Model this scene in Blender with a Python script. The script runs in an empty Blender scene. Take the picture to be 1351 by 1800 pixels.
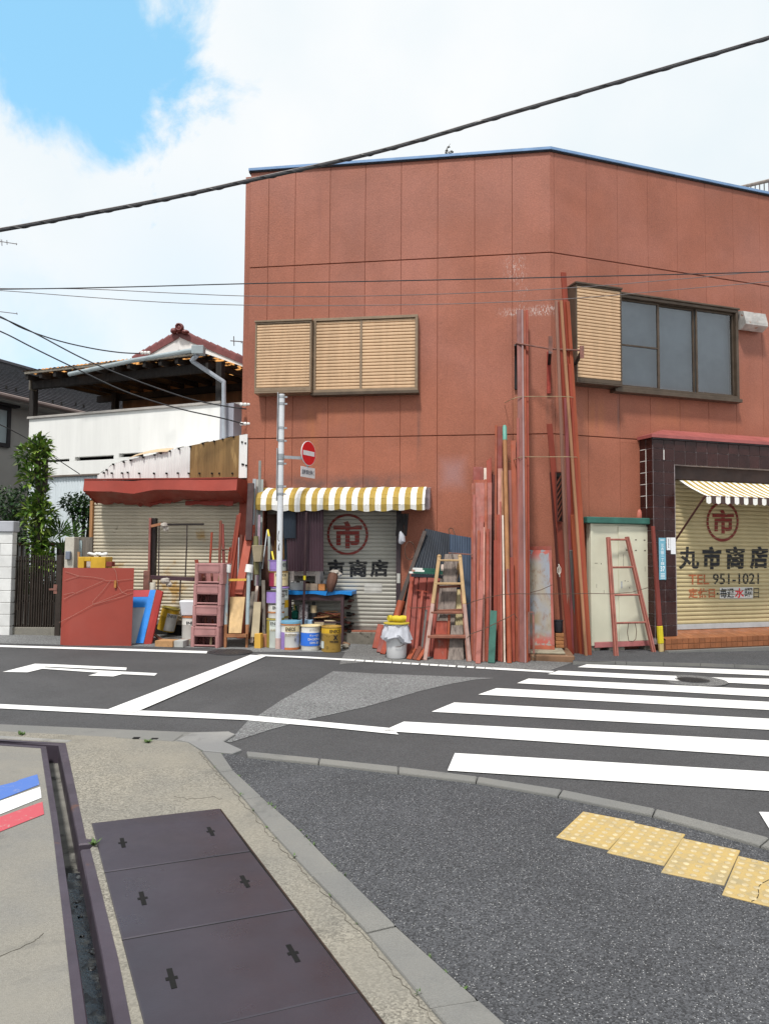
import bpy, bmesh, random
from math import sin, cos, tan, pi, radians, sqrt, atan2, floor, ceil, hypot
from mathutils import Vector as V, Matrix
random.seed(11)
S = bpy.context.scene
C = S.collection

# ---------------------------------------------------------------- camera
FPX, PITCH, ROLL, EYE, GTILT = 1299.6, 0.0555, 0.0064, 1.47, 0.02   # focal length (px of a 1351x1800 frame), eye height, street cross-fall
FW = V((0, cos(PITCH), sin(PITCH)))
_r, _u = V((1, 0, 0)), V((0, -sin(PITCH), cos(PITCH)))
RT = _r * cos(ROLL) + _u * sin(ROLL)
UP = _u * cos(ROLL) - _r * sin(ROLL)
EYEP = V((0, 0, EYE))
cd = bpy.data.cameras.new('camera')
cam = bpy.data.objects.new('camera', cd)
C.objects.link(cam)
cam.matrix_world = Matrix(((RT.x, UP.x, -FW.x, 0), (RT.y, UP.y, -FW.y, 0), (RT.z, UP.z, -FW.z, EYE), (0, 0, 0, 1)))
cd.sensor_fit = 'VERTICAL'
cd.sensor_height = 36
cd.lens = FPX * 36 / 1800
cd.clip_start, cd.clip_end = 0.05, 2000
S.camera = cam
S.render.resolution_x, S.render.resolution_y = 768, 1024

def ray(px, py):
    return (RT * (px - 675.5) - UP * (py - 900.0) + FW * FPX).normalized()
def at(px, py, y):
    """point of the line of sight through a photo pixel at world depth y"""
    d = ray(px, py)
    return EYEP + d * (y / d.y)
def gz(x):
    return -GTILT * x
def G(px, py, dz=0.0):
    """point of the street surface seen at a photo pixel"""
    d = ray(px, py)
    t = (dz - EYE) / (d.z + GTILT * d.x)
    return EYEP + d * t
def GD(x, y, dz=0.0):
    return V((x, y, gz(x) + dz))

# ---------------------------------------------------------------- sky, sun, exposure
SUN_EL, SUN_AZ = radians(60), radians(-20)      # high, over the photographer's left shoulder
W = bpy.data.worlds.new('World')
S.world = W
W.use_nodes = True
nt = W.node_tree
nt.nodes.clear()
def wn(t, **k):
    n = nt.nodes.new(t)
    for a, b in k.items():
        setattr(n, a, b)
    return n
wl = nt.links.new
wout, wbg = wn('ShaderNodeOutputWorld'), wn('ShaderNodeBackground')
sky = wn('ShaderNodeTexSky', sky_type='NISHITA', sun_disc=False)
sky.sun_elevation = SUN_EL
sky.sun_rotation = pi + SUN_AZ * -1
sky.air_density, sky.dust_density, sky.ozone_density = 1.0, 0.6, 1.6
tc = wn('ShaderNodeTexCoord')
def wnoise(scale, detail, rough, dist=0.0):
    n = wn('ShaderNodeTexNoise')
    n.inputs['Scale'].default_value, n.inputs['Detail'].default_value = scale, detail
    n.inputs['Roughness'].default_value, n.inputs['Distortion'].default_value = rough, dist
    wl(tc.outputs['Generated'], n.inputs['Vector'])
    return n
def wmath(op, a, b=None, c=None, clamp=False):
    n = wn('ShaderNodeMath', operation=op, use_clamp=clamp)
    for i, v in enumerate((a, b, c)):
        if v is None: continue
        if isinstance(v, (int, float)): n.inputs[i].default_value = v
        else: wl(v, n.inputs[i])
    return n.outputs[0]
def wgap(px, py, r, soft, nz, amt):
    d0 = ray(px, py)
    dist = wn('ShaderNodeVectorMath', operation='DISTANCE')
    wl(tc.outputs['Generated'], dist.inputs[0])
    dist.inputs[1].default_value = d0
    a = wmath('SUBTRACT', r, dist.outputs['Value'])
    a = wmath('ADD', a, wmath('MULTIPLY', wmath('SUBTRACT', nz, 0.5), amt))
    mr = wn('ShaderNodeMapRange', interpolation_type='SMOOTHSTEP')
    mr.inputs['From Min'].default_value, mr.inputs['From Max'].default_value = 0.0, soft
    wl(a, mr.inputs['Value'])
    return mr.outputs['Result']
n1 = wnoise(8.0, 10, 0.6, 0.35).outputs['Fac']
n2 = wnoise(3.1, 5, 0.5).outputs['Fac']
gap1 = wgap(110, 80, 0.168, 0.085, n1, 0.42)              # the blue break in the cloud
gap2 = wmath('MULTIPLY', wgap(60, 690, 0.19, 0.26, n1, 0.2), 0.75)   # thin pale blue low on the left
gap3 = wmath('MULTIPLY', wgap(330, 540, 0.2, 0.3, n2, 0.3), 0.28)
gap = wmath('MAXIMUM', gap1, wmath('MAXIMUM', gap2, gap3))
crv = wn('ShaderNodeMapRange')
crv.inputs['From Min'].default_value, crv.inputs['From Max'].default_value = 0.3, 0.75
crv.inputs['To Min'].default_value, crv.inputs['To Max'].default_value = 0.0, 1.0
wl(n2, crv.inputs['Value'])
cl = wn('ShaderNodeMix', data_type='RGBA')
wl(crv.outputs[0], cl.inputs['Factor'])
cl.inputs[6].default_value = (11.4, 12.7, 13.4, 1)
cl.inputs[7].default_value = (14.2, 14.2, 14.2, 1)
tint = wn('ShaderNodeMix', data_type='RGBA', blend_type='MULTIPLY')
tint.inputs['Factor'].default_value = 1
wl(sky.outputs[0], tint.inputs[6])
tint.inputs[7].default_value = (1.2, 1.5, 1.6, 1)
lift = wn('ShaderNodeMix', data_type='RGBA', blend_type='ADD')
lift.inputs['Factor'].default_value = 1
wl(tint.outputs[2], lift.inputs[6])
lift.inputs[7].default_value = (3.2, 6.8, 8.8, 1)
mx = wn('ShaderNodeMix', data_type='RGBA')
wl(gap, mx.inputs['Factor'])
wl(cl.outputs[2], mx.inputs[6])
wl(lift.outputs[2], mx.inputs[7])
wl(mx.outputs[2], wbg.inputs['Color'])
wbg.inputs['Strength'].default_value = 0.072
wl(wbg.outputs[0], wout.inputs[0])

sl = bpy.data.lights.new('sun', 'SUN')
sl.energy, sl.angle, sl.color = 3.9, radians(7), (1.0, 0.96, 0.9)
so = bpy.data.objects.new('sun', sl)
C.objects.link(so)
sdir = V((sin(SUN_AZ) * cos(SUN_EL), -cos(SUN_AZ) * cos(SUN_EL), sin(SUN_EL)))   # towards the sun
so.rotation_euler = sdir.to_track_quat('Z', 'Y').to_euler()
so.location = (0, -10, 20)
vs = S.view_settings
S.display_settings.display_device = 'sRGB'
vs.view_transform, vs.look, vs.exposure, vs.gamma = 'Standard', 'None', 0.0, 1.0
vs.use_curve_mapping = False

# ---------------------------------------------------------------- materials
def srgb(r, g, b):
    f = lambda c: (c / 255 / 12.92) if c < 10.3 else ((c / 255 + 0.055) / 1.055) ** 2.4
    return (f(r), f(g), f(b))
class NT:
    def __init__(s, m):
        s.m = m; s.t = m.node_tree; s.t.nodes.clear()
    def n(s, t, **k):
        x = s.t.nodes.new(t)
        for a, b in k.items(): setattr(x, a, b)
        return x
    def put(s, sock, v):
        if hasattr(v, 'is_output') or hasattr(v, 'links'): s.t.links.new(v, sock)
        elif isinstance(v, tuple) and len(v) == 3 and sock.type == 'RGBA': sock.default_value = (*v, 1)
        else: sock.default_value = v
    def math(s, op, a, b=0.0, c=0.0, clamp=False):
        x = s.n('ShaderNodeMath', operation=op, use_clamp=clamp)
        for i, v in enumerate((a, b, c)): s.put(x.inputs[i], v)
        return x.outputs[0]
    def mix(s, f, a, b, blend='MIX'):
        x = s.n('ShaderNodeMix', data_type='RGBA', blend_type=blend)
        s.put(x.inputs['Factor'], f); s.put(x.inputs[6], a); s.put(x.inputs[7], b)
        return x.outputs[2]
    def pos(s, scale=(1, 1, 1), obj=False):
        g = s.n('ShaderNodeTexCoord').outputs['Object'] if obj else s.n('ShaderNodeNewGeometry').outputs['Position']
        v = s.n('ShaderNodeVectorMath', operation='MULTIPLY')
        s.put(v.inputs[0], g); v.inputs[1].default_value = scale
        return v.outputs[0]
    def noise(s, vec, scale, detail=4, rough=0.55, dist=0.0):
        x = s.n('ShaderNodeTexNoise')
        s.put(x.inputs['Vector'], vec); x.inputs['Scale'].default_value = scale; x.inputs['Detail'].default_value = detail
        x.inputs['Roughness'].default_value = rough; x.inputs['Distortion'].default_value = dist
        return x.outputs['Fac']
    def ramp(s, v, a, b, lo=0.0, hi=1.0):
        x = s.n('ShaderNodeMapRange', interpolation_type='SMOOTHSTEP')
        s.put(x.inputs['Value'], v)
        for k, q in (('From Min', a), ('From Max', b), ('To Min', lo), ('To Max', hi)): x.inputs[k].default_value = q
        return x.outputs['Result']
    def boxmask(s, c, h, soft, T=None):
        """1 inside a soft box round the point c (a stain with a place of its own)"""
        g = s.n('ShaderNodeNewGeometry').outputs['Position']
        a = s.n('ShaderNodeVectorMath', operation='SUBTRACT'); s.put(a.inputs[0], g); a.inputs[1].default_value = c
        b = s.n('ShaderNodeVectorMath', operation='ABSOLUTE'); s.put(b.inputs[0], a.outputs[0])
        d = s.n('ShaderNodeVectorMath', operation='DIVIDE'); s.put(d.inputs[0], b.outputs[0]); d.inputs[1].default_value = h
        q = s.n('ShaderNodeSeparateXYZ'); s.put(q.inputs[0], d.outputs[0])
        m = s.math('MAXIMUM', q.outputs[0], s.math('MAXIMUM', q.outputs[1], q.outputs[2]))
        return s.ramp(m, 1.0 - soft, 1.0, 1.0, 0.0)
    def hsv(s, col, val):
        x = s.n('ShaderNodeHueSaturation'); s.put(x.inputs['Color'], col); s.put(x.inputs['Value'], val)
        return x.outputs[0]
    def out(s, col, rough, bump=None, bstr=0.3, bdist=0.01, met=0.0, spec=0.4, normal=None, **kw):
        b = s.n('ShaderNodeBsdfPrincipled'); o = s.n('ShaderNodeOutputMaterial')
        s.put(b.inputs['Base Color'], col); s.put(b.inputs['Roughness'], rough); s.put(b.inputs['Metallic'], met)
        b.inputs['Specular IOR Level'].default_value = spec
        for k, v in kw.items(): s.put(b.inputs[k], v)
        if bump is not None:
            x = s.n('ShaderNodeBump'); x.inputs['Strength'].default_value = bstr; x.inputs['Distance'].default_value = bdist
            s.put(x.inputs['Height'], bump); s.put(b.inputs['Normal'], x.outputs[0])
        s.t.links.new(b.outputs[0], o.inputs[0])
        return b
def newmat(name):
    m = bpy.data.materials.new(name); m.use_nodes = True
    return m, NT(m)
MATS = {}
def M(key, col=None, r=0.65, var=0.16, sc=4.0, stk=0.0, dirt=None, bump=0.0, bs=90.0, met=0.0, spec=0.35, rnd=0.07, fine=0.0, bd=0.004):
    """painted / weathered surface: base colour with blotches, optional streaks along z, dirt=(colour, amount, scale), fine relief"""
    if key in MATS: return MATS[key]
    m, t = newmat(key)
    p = t.pos((1, 1, 0.1 if stk else 1))
    c = col
    f = t.ramp(t.noise(p, sc * (3 if stk else 1), 6, 0.6), 0.25, 0.75, 1 - var, 1 + var)
    if rnd:
        ri = t.n('ShaderNodeObjectInfo').outputs['Random']
        f = t.math('MULTIPLY', f, t.math('MULTIPLY_ADD', ri, 2 * rnd, 1 - rnd))
    if fine:
        f = t.math('MULTIPLY', f, t.ramp(t.noise(t.pos(), bs * 1.3, 3, 0.6), 0.3, 0.7, 1 - fine, 1 + fine))
    c = t.hsv(col, f)
    for dd in (dirt if isinstance(dirt, list) else [dirt] if dirt else []):
        dc, amt, ds = dd[:3]
        q = t.pos((1, 1, dd[3] if len(dd) > 3 else 1))
        k = t.noise(q, ds, 8, 0.65, 0.2)
        c = t.mix(t.ramp(k, 0.72 - amt * 0.42, 0.84 - amt * 0.42), c, dc)
    b = t.noise(t.pos(), bs, 4, 0.6) if bump else None
    rr = t.ramp(t.noise(t.pos(), sc * 2.2, 4), 0.3, 0.7, max(0.05, r - 0.1), min(1, r + 0.1))
    t.out(c, rr, b, bump, bd, met, spec)
    MATS[key] = m
    return m

# ---------------------------------------------------------------- mesh building
WM = {}
class MB:
    def __init__(s, T=None):
        s.v, s.f, s.mi, s.T = [], [], [], T
    def add(s, p):
        p = V(p)
        s.v.append(s.T @ p if s.T else p)
        return len(s.v) - 1
    def face(s, ids, mi=0):
        s.f.append(list(ids)); s.mi.append(mi)
    def poly(s, pts, mi=0):
        s.face([s.add(p) for p in pts], mi)
    def hexa(s, b, t, mi=0):
        """closed solid from a bottom ring and a top ring"""
        B = [s.add(p) for p in b]; T = [s.add(p) for p in t]; n = len(B)
        s.face(B[::-1], mi); s.face(T, mi)
        for i in range(n): s.face([B[i], B[(i + 1) % n], T[(i + 1) % n], T[i]], mi)
    def box(s, x0, x1, y0, y1, z0, z1, mi=0):
        s.hexa([(x0, y0, z0), (x1, y0, z0), (x1, y1, z0), (x0, y1, z0)], [(x0, y0, z1), (x1, y0, z1), (x1, y1, z1), (x0, y1, z1)], mi)
    def beam(s, p, q, w, d, ax=(1, 0, 0), mi=0, w2=None, d2=None):
        p, q = V(p), V(q); L = (q - p).normalized(); a = V(ax); a = (a - L * a.dot(L)).normalized(); n = L.cross(a)
        w2 = w if w2 is None else w2; d2 = d if d2 is None else d2
        ring = lambda c, w, d: [c + a * (-w / 2) + n * (-d / 2), c + a * (w / 2) + n * (-d / 2), c + a * (w / 2) + n * (d / 2), c + a * (-w / 2) + n * (d / 2)]
        s.hexa(ring(p, w, d), ring(q, w2, d2), mi)
    def tube(s, pts, r, n=8, mi=0, caps=True):
        pts = [V(p) for p in pts]; R = r if isinstance(r, (list, tuple)) else [r] * len(pts)
        prev, a = None, V((0.31, 0.17, 0.93))
        for i, p in enumerate(pts):
            t = (pts[min(i + 1, len(pts) - 1)] - pts[max(i - 1, 0)]).normalized()
            if i == 0 and abs(t.dot(a)) > 0.93: a = V((1, 0.1, 0))
            a = (a - t * a.dot(t)).normalized(); b = t.cross(a)
            ring = [s.add(p + (a * cos(2 * pi * k / n) + b * sin(2 * pi * k / n)) * R[i]) for k in range(n)]
            if prev:
                for k in range(n): s.face([prev[k], prev[(k + 1) % n], ring[(k + 1) % n], ring[k]], mi)
            elif caps: s.face(ring[::-1], mi)
            prev = ring
        if caps: s.face(prev, mi)
    def lathe(s, prof, c=(0, 0, 0), n=24, mi=0, M3=None):
        c = V(c); prev = None
        for (r, z) in prof:
            ring = []
            for k in range(n):
                p = V((r * cos(2 * pi * k / n), r * sin(2 * pi * k / n), z))
                ring.append(s.add(c + (M3 @ p if M3 else p)))
            if prev:
                for k in range(n): s.face([prev[k], prev[(k + 1) % n], ring[(k + 1) % n], ring[k]], mi)
            else: s.face(ring[::-1], mi)
            prev = ring
        s.face(prev, mi)
    def grid(s, fn, nu, nv, mi=0, mfn=None):
        ids = [[s.add(fn(i / nu, j / nv)) for i in range(nu + 1)] for j in range(nv + 1)]
        for j in range(nv):
            for i in range(nu):
                s.face([ids[j][i], ids[j][i + 1], ids[j + 1][i + 1], ids[j + 1][i]], mfn(i, j) if mfn else mi)
    def blob(s, c, rx, ry, rz, n=10, m=6, mi=0, wob=0.0):
        c = V(c); rows = []
        for j in range(1, m):
            a = pi * j / m
            row = []
            for i in range(n):
                k = 1 + random.uniform(-wob, wob)
                row.append(s.add(c + V((rx * sin(a) * cos(2 * pi * i / n) * k, ry * sin(a) * sin(2 * pi * i / n) * k, rz * cos(a) * k))))
            rows.append(row)
        t, b = s.add(c + V((0, 0, rz))), s.add(c - V((0, 0, rz)))
        for i in range(n):
            s.face([t, rows[0][i], rows[0][(i + 1) % n]], mi); s.face([b, rows[-1][(i + 1) % n], rows[-1][i]], mi)
            for j in range(m - 2): s.face([rows[j][i], rows[j + 1][i], rows[j + 1][(i + 1) % n], rows[j][(i + 1) % n]], mi)
    def mesh(s, name, mats, bev=0.0, smooth=False, solid=0.0, inv=None, recalc=True, ang=35):
        me = bpy.data.meshes.new(name)
        vv = [inv @ p for p in s.v] if inv else s.v
        me.from_pydata([tuple(p) for p in vv], [], s.f)
        mats = mats if isinstance(mats, (list, tuple)) else [mats]
        for m in mats: me.materials.append(m)
        me.polygons.foreach_set('material_index', s.mi)
        if bev or solid or recalc:
            bm = bmesh.new(); bm.from_mesh(me)
            if recalc: bmesh.ops.recalc_face_normals(bm, faces=bm.faces)
            if solid: bmesh.ops.solidify(bm, geom=bm.faces[:], thickness=solid)
            if bev: bmesh.ops.bevel(bm, geom=[e for e in bm.edges if len(e.link_faces) == 2 and e.calc_face_angle(0) > 0.5], offset=bev, segments=1, affect='EDGES', clamp_overlap=True)
            bm.to_mesh(me); bm.free()
        if smooth:
            me.polygons.foreach_set('use_smooth', [True] * len(me.polygons))
            me.set_sharp_from_angle(angle=radians(ang))
        return me
    def build(s, name, mats, parent=None, origin=None, rot=0.0, **k):
        if parent is not None:
            m = WM[parent.name]
            me = s.mesh(name, mats, inv=m.inverted(), **k)
            o = bpy.data.objects.new(name, me); C.objects.link(o); o.parent = parent; WM[o.name] = m
        else:
            m = Matrix.Translation(V(origin)) @ Matrix.Rotation(rot, 4, 'Z') if origin is not None else Matrix()
            me = s.mesh(name, mats, inv=m.inverted() if origin is not None else None, **k)
            o = bpy.data.objects.new(name, me); C.objects.link(o); o.matrix_world = m; WM[o.name] = m
        return o
def inst(me, name, parent, mw):
    """one more piece that shares its mesh: mw is its place in the world"""
    o = bpy.data.objects.new(name, me); C.objects.link(o); o.parent = parent
    o.matrix_local = WM[parent.name].inverted() @ mw
    WM[o.name] = mw
    return o
def tag(o, label=None, cat=None, group=None, kind=None):
    for k, v in (('label', label), ('category', cat), ('group', group), ('kind', kind)):
        if v: o[k] = v
    return o
def thing(name, label, cat, loc, rot=0.0, group=None):
    o = bpy.data.objects.new(name, None); C.objects.link(o)
    o.empty_display_size = 0.1
    m = Matrix.Translation(V(loc)) @ Matrix.Rotation(rot, 4, 'Z')
    o.matrix_world = m; WM[o.name] = m
    return tag(o, label, cat, group)
def struct(o): return tag(o, kind='structure')
def stuff(o): return tag(o, kind='stuff')

class Fr:
    """a vertical wall plane: s runs along it to the right, o out of it towards the street, z up"""
    def __init__(f, O, th):
        f.O, f.th = V((O[0], O[1], 0)), th
        f.ex, f.en = V((cos(th), sin(th), 0)), V((sin(th), -cos(th), 0))
        f.T = Matrix(((f.ex.x, -f.en.x, 0, O[0]), (f.ex.y, -f.en.y, 0, O[1]), (0, 0, 1, 0), (0, 0, 0, 1)))
    def P(f, s, o, z): return f.O + f.ex * s + f.en * o + V((0, 0, z))
    def pt(f, px, py, o=0.0):
        d = ray(px, py); base = f.O + f.en * o
        return EYEP + d * ((base - EYEP).dot(f.en) / d.dot(f.en))
    def hit(f, px, py, o=0.0):
        p = f.pt(px, py, o)
        return (p - f.O).dot(f.ex), p.z
    def off(f, p): return (V(p) - f.O).dot(f.en)

# ---------------------------------------------------------------- lettering
_TX = {}
def glyphs(body, bold=0.0):
    k = (body, bold)
    if k not in _TX:
        cu = bpy.data.curves.new('t', 'FONT'); cu.body = body; cu.offset = bold; cu.resolution_u = 3
        o = bpy.data.objects.new('t', cu); C.objects.link(o)
        dg = bpy.context.evaluated_depsgraph_get()
        me = bpy.data.meshes.new_from_object(o.evaluated_get(dg))
        vs = [(v.co.x, v.co.y) for v in me.vertices]; fs = [list(p.vertices) for p in me.polygons]
        bpy.data.objects.remove(o); bpy.data.curves.remove(cu); bpy.data.meshes.remove(me)
        if vs:
            x0, x1 = min(v[0] for v in vs), max(v[0] for v in vs); y0, y1 = min(v[1] for v in vs), max(v[1] for v in vs)
            vs = [((a - x0) / max(1e-6, x1 - x0), (b - y0) / max(1e-6, y1 - y0)) for a, b in vs]
            _TX[k] = (vs, fs, (x1 - x0) / max(1e-6, y1 - y0))
        else: _TX[k] = ([], [], 1)
    return _TX[k]
def text(mb, body, fn, bold=0.0, mi=0):
    """lays the body's glyphs on a surface: fn(u, v) for u, v in 0..1 gives the point"""
    vs, fs, _ = glyphs(body, bold)
    ids = [mb.add(fn(a, b)) for a, b in vs]
    for f in fs: mb.face([ids[i] for i in f], mi)
def quadfn(p00, p10, p01, p11):
    a, b, c, d = V(p00), V(p10), V(p01), V(p11)
    return lambda u, v: (a * (1 - u) + b * u) * (1 - v) + (c * (1 - u) + d * u) * v
def ringpoly(mb, fn, r0, r1, n=40, mi=0):
    A = [mb.add(fn(0.5 + r1 * cos(2 * pi * k / n), 0.5 + r1 * sin(2 * pi * k / n))) for k in range(n)]
    B = [mb.add(fn(0.5 + r0 * cos(2 * pi * k / n), 0.5 + r0 * sin(2 * pi * k / n))) for k in range(n)]
    for k in range(n): mb.face([A[k], A[(k + 1) % n], B[(k + 1) % n], B[k]], mi)
def cut_bands(mb, z0, pitch, half):
    """opens the lettering where the grooves between the slats run"""
    bm = bmesh.new()
    vs = [bm.verts.new(p) for p in mb.v]
    for f, m in zip(mb.f, mb.mi):
        try: bm.faces.new([vs[i] for i in f]).material_index = m
        except ValueError: pass
    lo = min(p.z for p in mb.v); hi = max(p.z for p in mb.v)
    k = int(floor((lo - z0) / pitch))
    while z0 + k * pitch < hi + pitch:
        for dz in (-half, half):
            bmesh.ops.bisect_plane(bm, geom=bm.verts[:] + bm.edges[:] + bm.faces[:], plane_co=(0, 0, z0 + k * pitch + dz), plane_no=(0, 0, 1))
        k += 1
    kill = []
    for f in bm.faces:
        q = (f.calc_center_median().z - z0) / pitch
        if abs(q - round(q)) * pitch < half: kill.append(f)
    bmesh.ops.delete(bm, geom=kill, context='FACES')
    bm.verts.index_update()
    mb.v = [v.co.copy() for v in bm.verts]; mb.f = [[v.index for v in f.verts] for f in bm.faces]; mb.mi = [f.material_index for f in bm.faces]
    bm.free()
# ---------------------------------------------------------------- street surfaces
def asphalt(key, base, pale, share, scale, rough=0.85, blot=0.12, bump=0.35, cell=0.5):
    m, t = newmat(key)
    p = t.pos()
    vo = t.n('ShaderNodeTexVoronoi'); t.put(vo.inputs['Vector'], p); vo.inputs['Scale'].default_value = scale
    sp = t.n('ShaderNodeSeparateColor'); t.put(sp.inputs[0], vo.outputs['Color'])
    grain = t.ramp(sp.outputs[0], 0, 1, 1 - cell, 1 + cell)
    c = t.hsv(base, t.math('MULTIPLY', grain, t.ramp(t.noise(p, 0.9, 7, 0.62), 0.25, 0.75, 1 - blot, 1 + blot)))
    c = t.mix(t.math('MULTIPLY', t.ramp(sp.outputs[1], 1 - share, 1 - share * 0.7), t.ramp(vo.outputs['Distance'], 0.25, 0.55, 1, 0)), c, pale)
    c = t.mix(t.ramp(t.noise(p, 14, 5, 0.6), 0.66, 0.74, 0, 0.35), c, tuple(x * 0.5 for x in base))
    c = t.mix(t.ramp(t.noise(p, 0.45, 6, 0.7, 0.8), 0.5, 0.72, 0, 0.3), c, tuple(x * 1.7 for x in base))
    c = t.mix(t.ramp(t.noise(t.pos((1, 0.25, 1)), 1.7, 7, 0.7, 0.4), 0.6, 0.75, 0, 0.3), c, tuple(x * 0.55 for x in base))
    t.out(c, rough, vo.outputs['Distance'], bump, 0.006, 0, 0.3)
    MATS[key] = m
    return m
asphalt('road', (0.064, 0.064, 0.067), (0.115, 0.115, 0.12), 0.12, 150, 0.8, 0.12, 0.25, 0.25)
asphalt('road_old', (0.15, 0.15, 0.153), (0.36, 0.41, 0.39), 0.2, 95, 0.85, 0.14, 0.35, 0.4)
asphalt('side', (0.064, 0.066, 0.072), (0.36, 0.36, 0.36), 0.1, 160, 0.8, 0.16, 0.6, 0.5)
asphalt('apron', (0.13, 0.13, 0.13), (0.4, 0.39, 0.37), 0.2, 90, 0.85, 0.16, 0.35, 0.4)
def concrete(key, base, warm, ag=0.25, scale=170):
    m, t = newmat(key)
    p = t.pos()
    c = t.mix(t.ramp(t.noise(p, 1.3, 6, 0.6), 0.35, 0.65), base, warm)
    c = t.mix(t.ramp(t.noise(p, 2.3, 7, 0.7, 0.4), 0.56, 0.7, 0, 0.5), c, tuple(x * 0.62 for x in base))
    vo = t.n('ShaderNodeTexVoronoi'); t.put(vo.inputs['Vector'], p); vo.inputs['Scale'].default_value = scale
    sp = t.n('ShaderNodeSeparateColor'); t.put(sp.inputs[0], vo.outputs['Color'])
    rough_zone = t.ramp(t.noise(p, 0.8, 4), 0.4, 0.6, 0.35, 1.0)
    c = t.hsv(c, t.math('MULTIPLY_ADD', t.math('SUBTRACT', sp.outputs[0], 0.5), t.math('MULTIPLY', rough_zone, ag * 2), 1.0))
    t.out(c, 0.9, t.math('MULTIPLY', vo.outputs['Distance'], rough_zone), 0.4, 0.006, 0, 0.25)
    MATS[key] = m
    return m
concrete('conc', (0.2, 0.19, 0.166), (0.24, 0.222, 0.185), 0.42, 130)
concrete('slab', (0.195, 0.191, 0.18), (0.235, 0.222, 0.194), 0.14, 230)
concrete('kerb', (0.17, 0.17, 0.165), (0.2, 0.196, 0.183), 0.14, 220)
concrete('kerb_dark', (0.2, 0.2, 0.2), (0.26, 0.255, 0.245), 0.15, 220)
concrete('pale_conc', (0.23, 0.23, 0.225), (0.28, 0.272, 0.255), 0.14, 200)
def paintmat():
    m, t = newmat('road_paint')
    p = t.pos()
    vo = t.n('ShaderNodeTexVoronoi'); t.put(vo.inputs['Vector'], p); vo.inputs['Scale'].default_value = 120
    wear = t.ramp(t.noise(p, 5, 8, 0.7), 0.7, 0.8, 0, 0.5)
    c = t.mix(wear, (0.8, 0.8, 0.79), (0.3, 0.3, 0.3))
    c = t.hsv(c, t.ramp(t.noise(p, 2.2, 5), 0.3, 0.7, 0.93, 1.03))
    t.out(c, 0.6, vo.outputs['Distance'], 0.15, 0.003, 0, 0.4)
    MATS['road_paint'] = m
paintmat()
M('steel_cover', (0.05, 0.043, 0.057), 0.36, 0.16, 2.0, dirt=[((0.16, 0.075, 0.04), 0.1, 3), ((0.2, 0.18, 0.18), 0.06, 40)], bump=0.12, bs=180, met=0.3, spec=0.6, rnd=0.03)
M('steel_edge', (0.066, 0.053, 0.07), 0.45, 0.16, 4, dirt=((0.17, 0.075, 0.04), 0.18, 5), bump=0.12, bs=160, met=0.2, rnd=0.02)
M('dark_hole', (0.004, 0.004, 0.004), 0.9, 0.1)
M('wet_mud', (0.018, 0.019, 0.02), 0.25, 0.4, 9, bump=0.5, bs=35, spec=0.6)

def ext(a, b, L):
    a, b = V(a), V(b)
    return b + (b - a).normalized() * L
def ground_sheet(name, pts, mat, kind='structure', parent=None):
    mb = MB(); mb.poly(pts)
    o = mb.build(name, MATS[mat], parent, recalc=False)
    if o.data.polygons[0].normal.z < 0: o.data.flip_normals()
    if not parent: o['kind'] = kind
    return o
def gp(pts, dz): return [G(x, y, dz) for x, y in pts]
def slabs(mb, pts, h, dz0=-0.03, ch=0.005):
    """paving piece: closed polygon of surface points, top at dz h with a small chamfer"""
    c = sum(pts, V()) / len(pts)
    lo = [V((p.x, p.y, gz(p.x) + dz0)) for p in pts]
    mid = [V((p.x, p.y, gz(p.x) + h - ch)) for p in pts]
    top = [V((p.x, p.y, gz(p.x) + h)) + (c - p).normalized() * ch * 1.4 for p in pts]
    for t in top: t.z = gz(t.x) + h
    n = len(pts)
    B, Mi, T = [[mb.add(p) for p in r] for r in (lo, mid, top)]
    mb.face(T)
    for i in range(n):
        j = (i + 1) % n
        mb.face([B[i], B[j], Mi[j], Mi[i]]); mb.face([Mi[i], Mi[j], T[j], T[i]])

# road sheet out to the horizon, open under the forecourt's drain
mb = MB()
X0, X1, Y0, Y1 = -6.5, -0.7, 0.7, 5.95
R_ = 300.0
for (a, b, c, d) in ((-R_, X0, -R_, R_), (X1, R_, -R_, R_), (X0, X1, -R_, Y0), (X0, X1, Y1, R_), (-1.9, X1, 5.0, Y1), (-1.35, X1, 3.7, 5.0)):
    mb.poly([GD(a, c), GD(b, c), GD(b, d), GD(a, d)])
struct(mb.build('road', MATS['road'], recalc=False))

# lighter old asphalt left between the resurfaced strips
ground_sheet('old_asphalt', gp([(585.5, 1179.6), (660, 1184), (870, 1192), (834, 1194.5), (783, 1204), (740, 1214), (700, 1226), (640, 1243), (549, 1263), (480, 1281), (405, 1305), (392, 1303), (414, 1290), (435, 1268), (456, 1256), (497, 1229), (545, 1203)], 0.004), 'road_old')
ground_sheet('verge', gp([(596, 1168), (640, 1164), (700, 1166), (800, 1170), (870, 1174), (967, 1178), (1008, 1164), (1008, 1140), (900, 1128), (720, 1120), (640, 1128), (606, 1146)], 0.004), 'apron')
ground_sheet('forecourt_strip', gp([(-500, 1128), (0, 1131), (363, 1139), (450, 1146), (606, 1146), (640, 1128), (600, 1112), (300, 1095), (-500, 1090)], 0.004), 'road_old')

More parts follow.
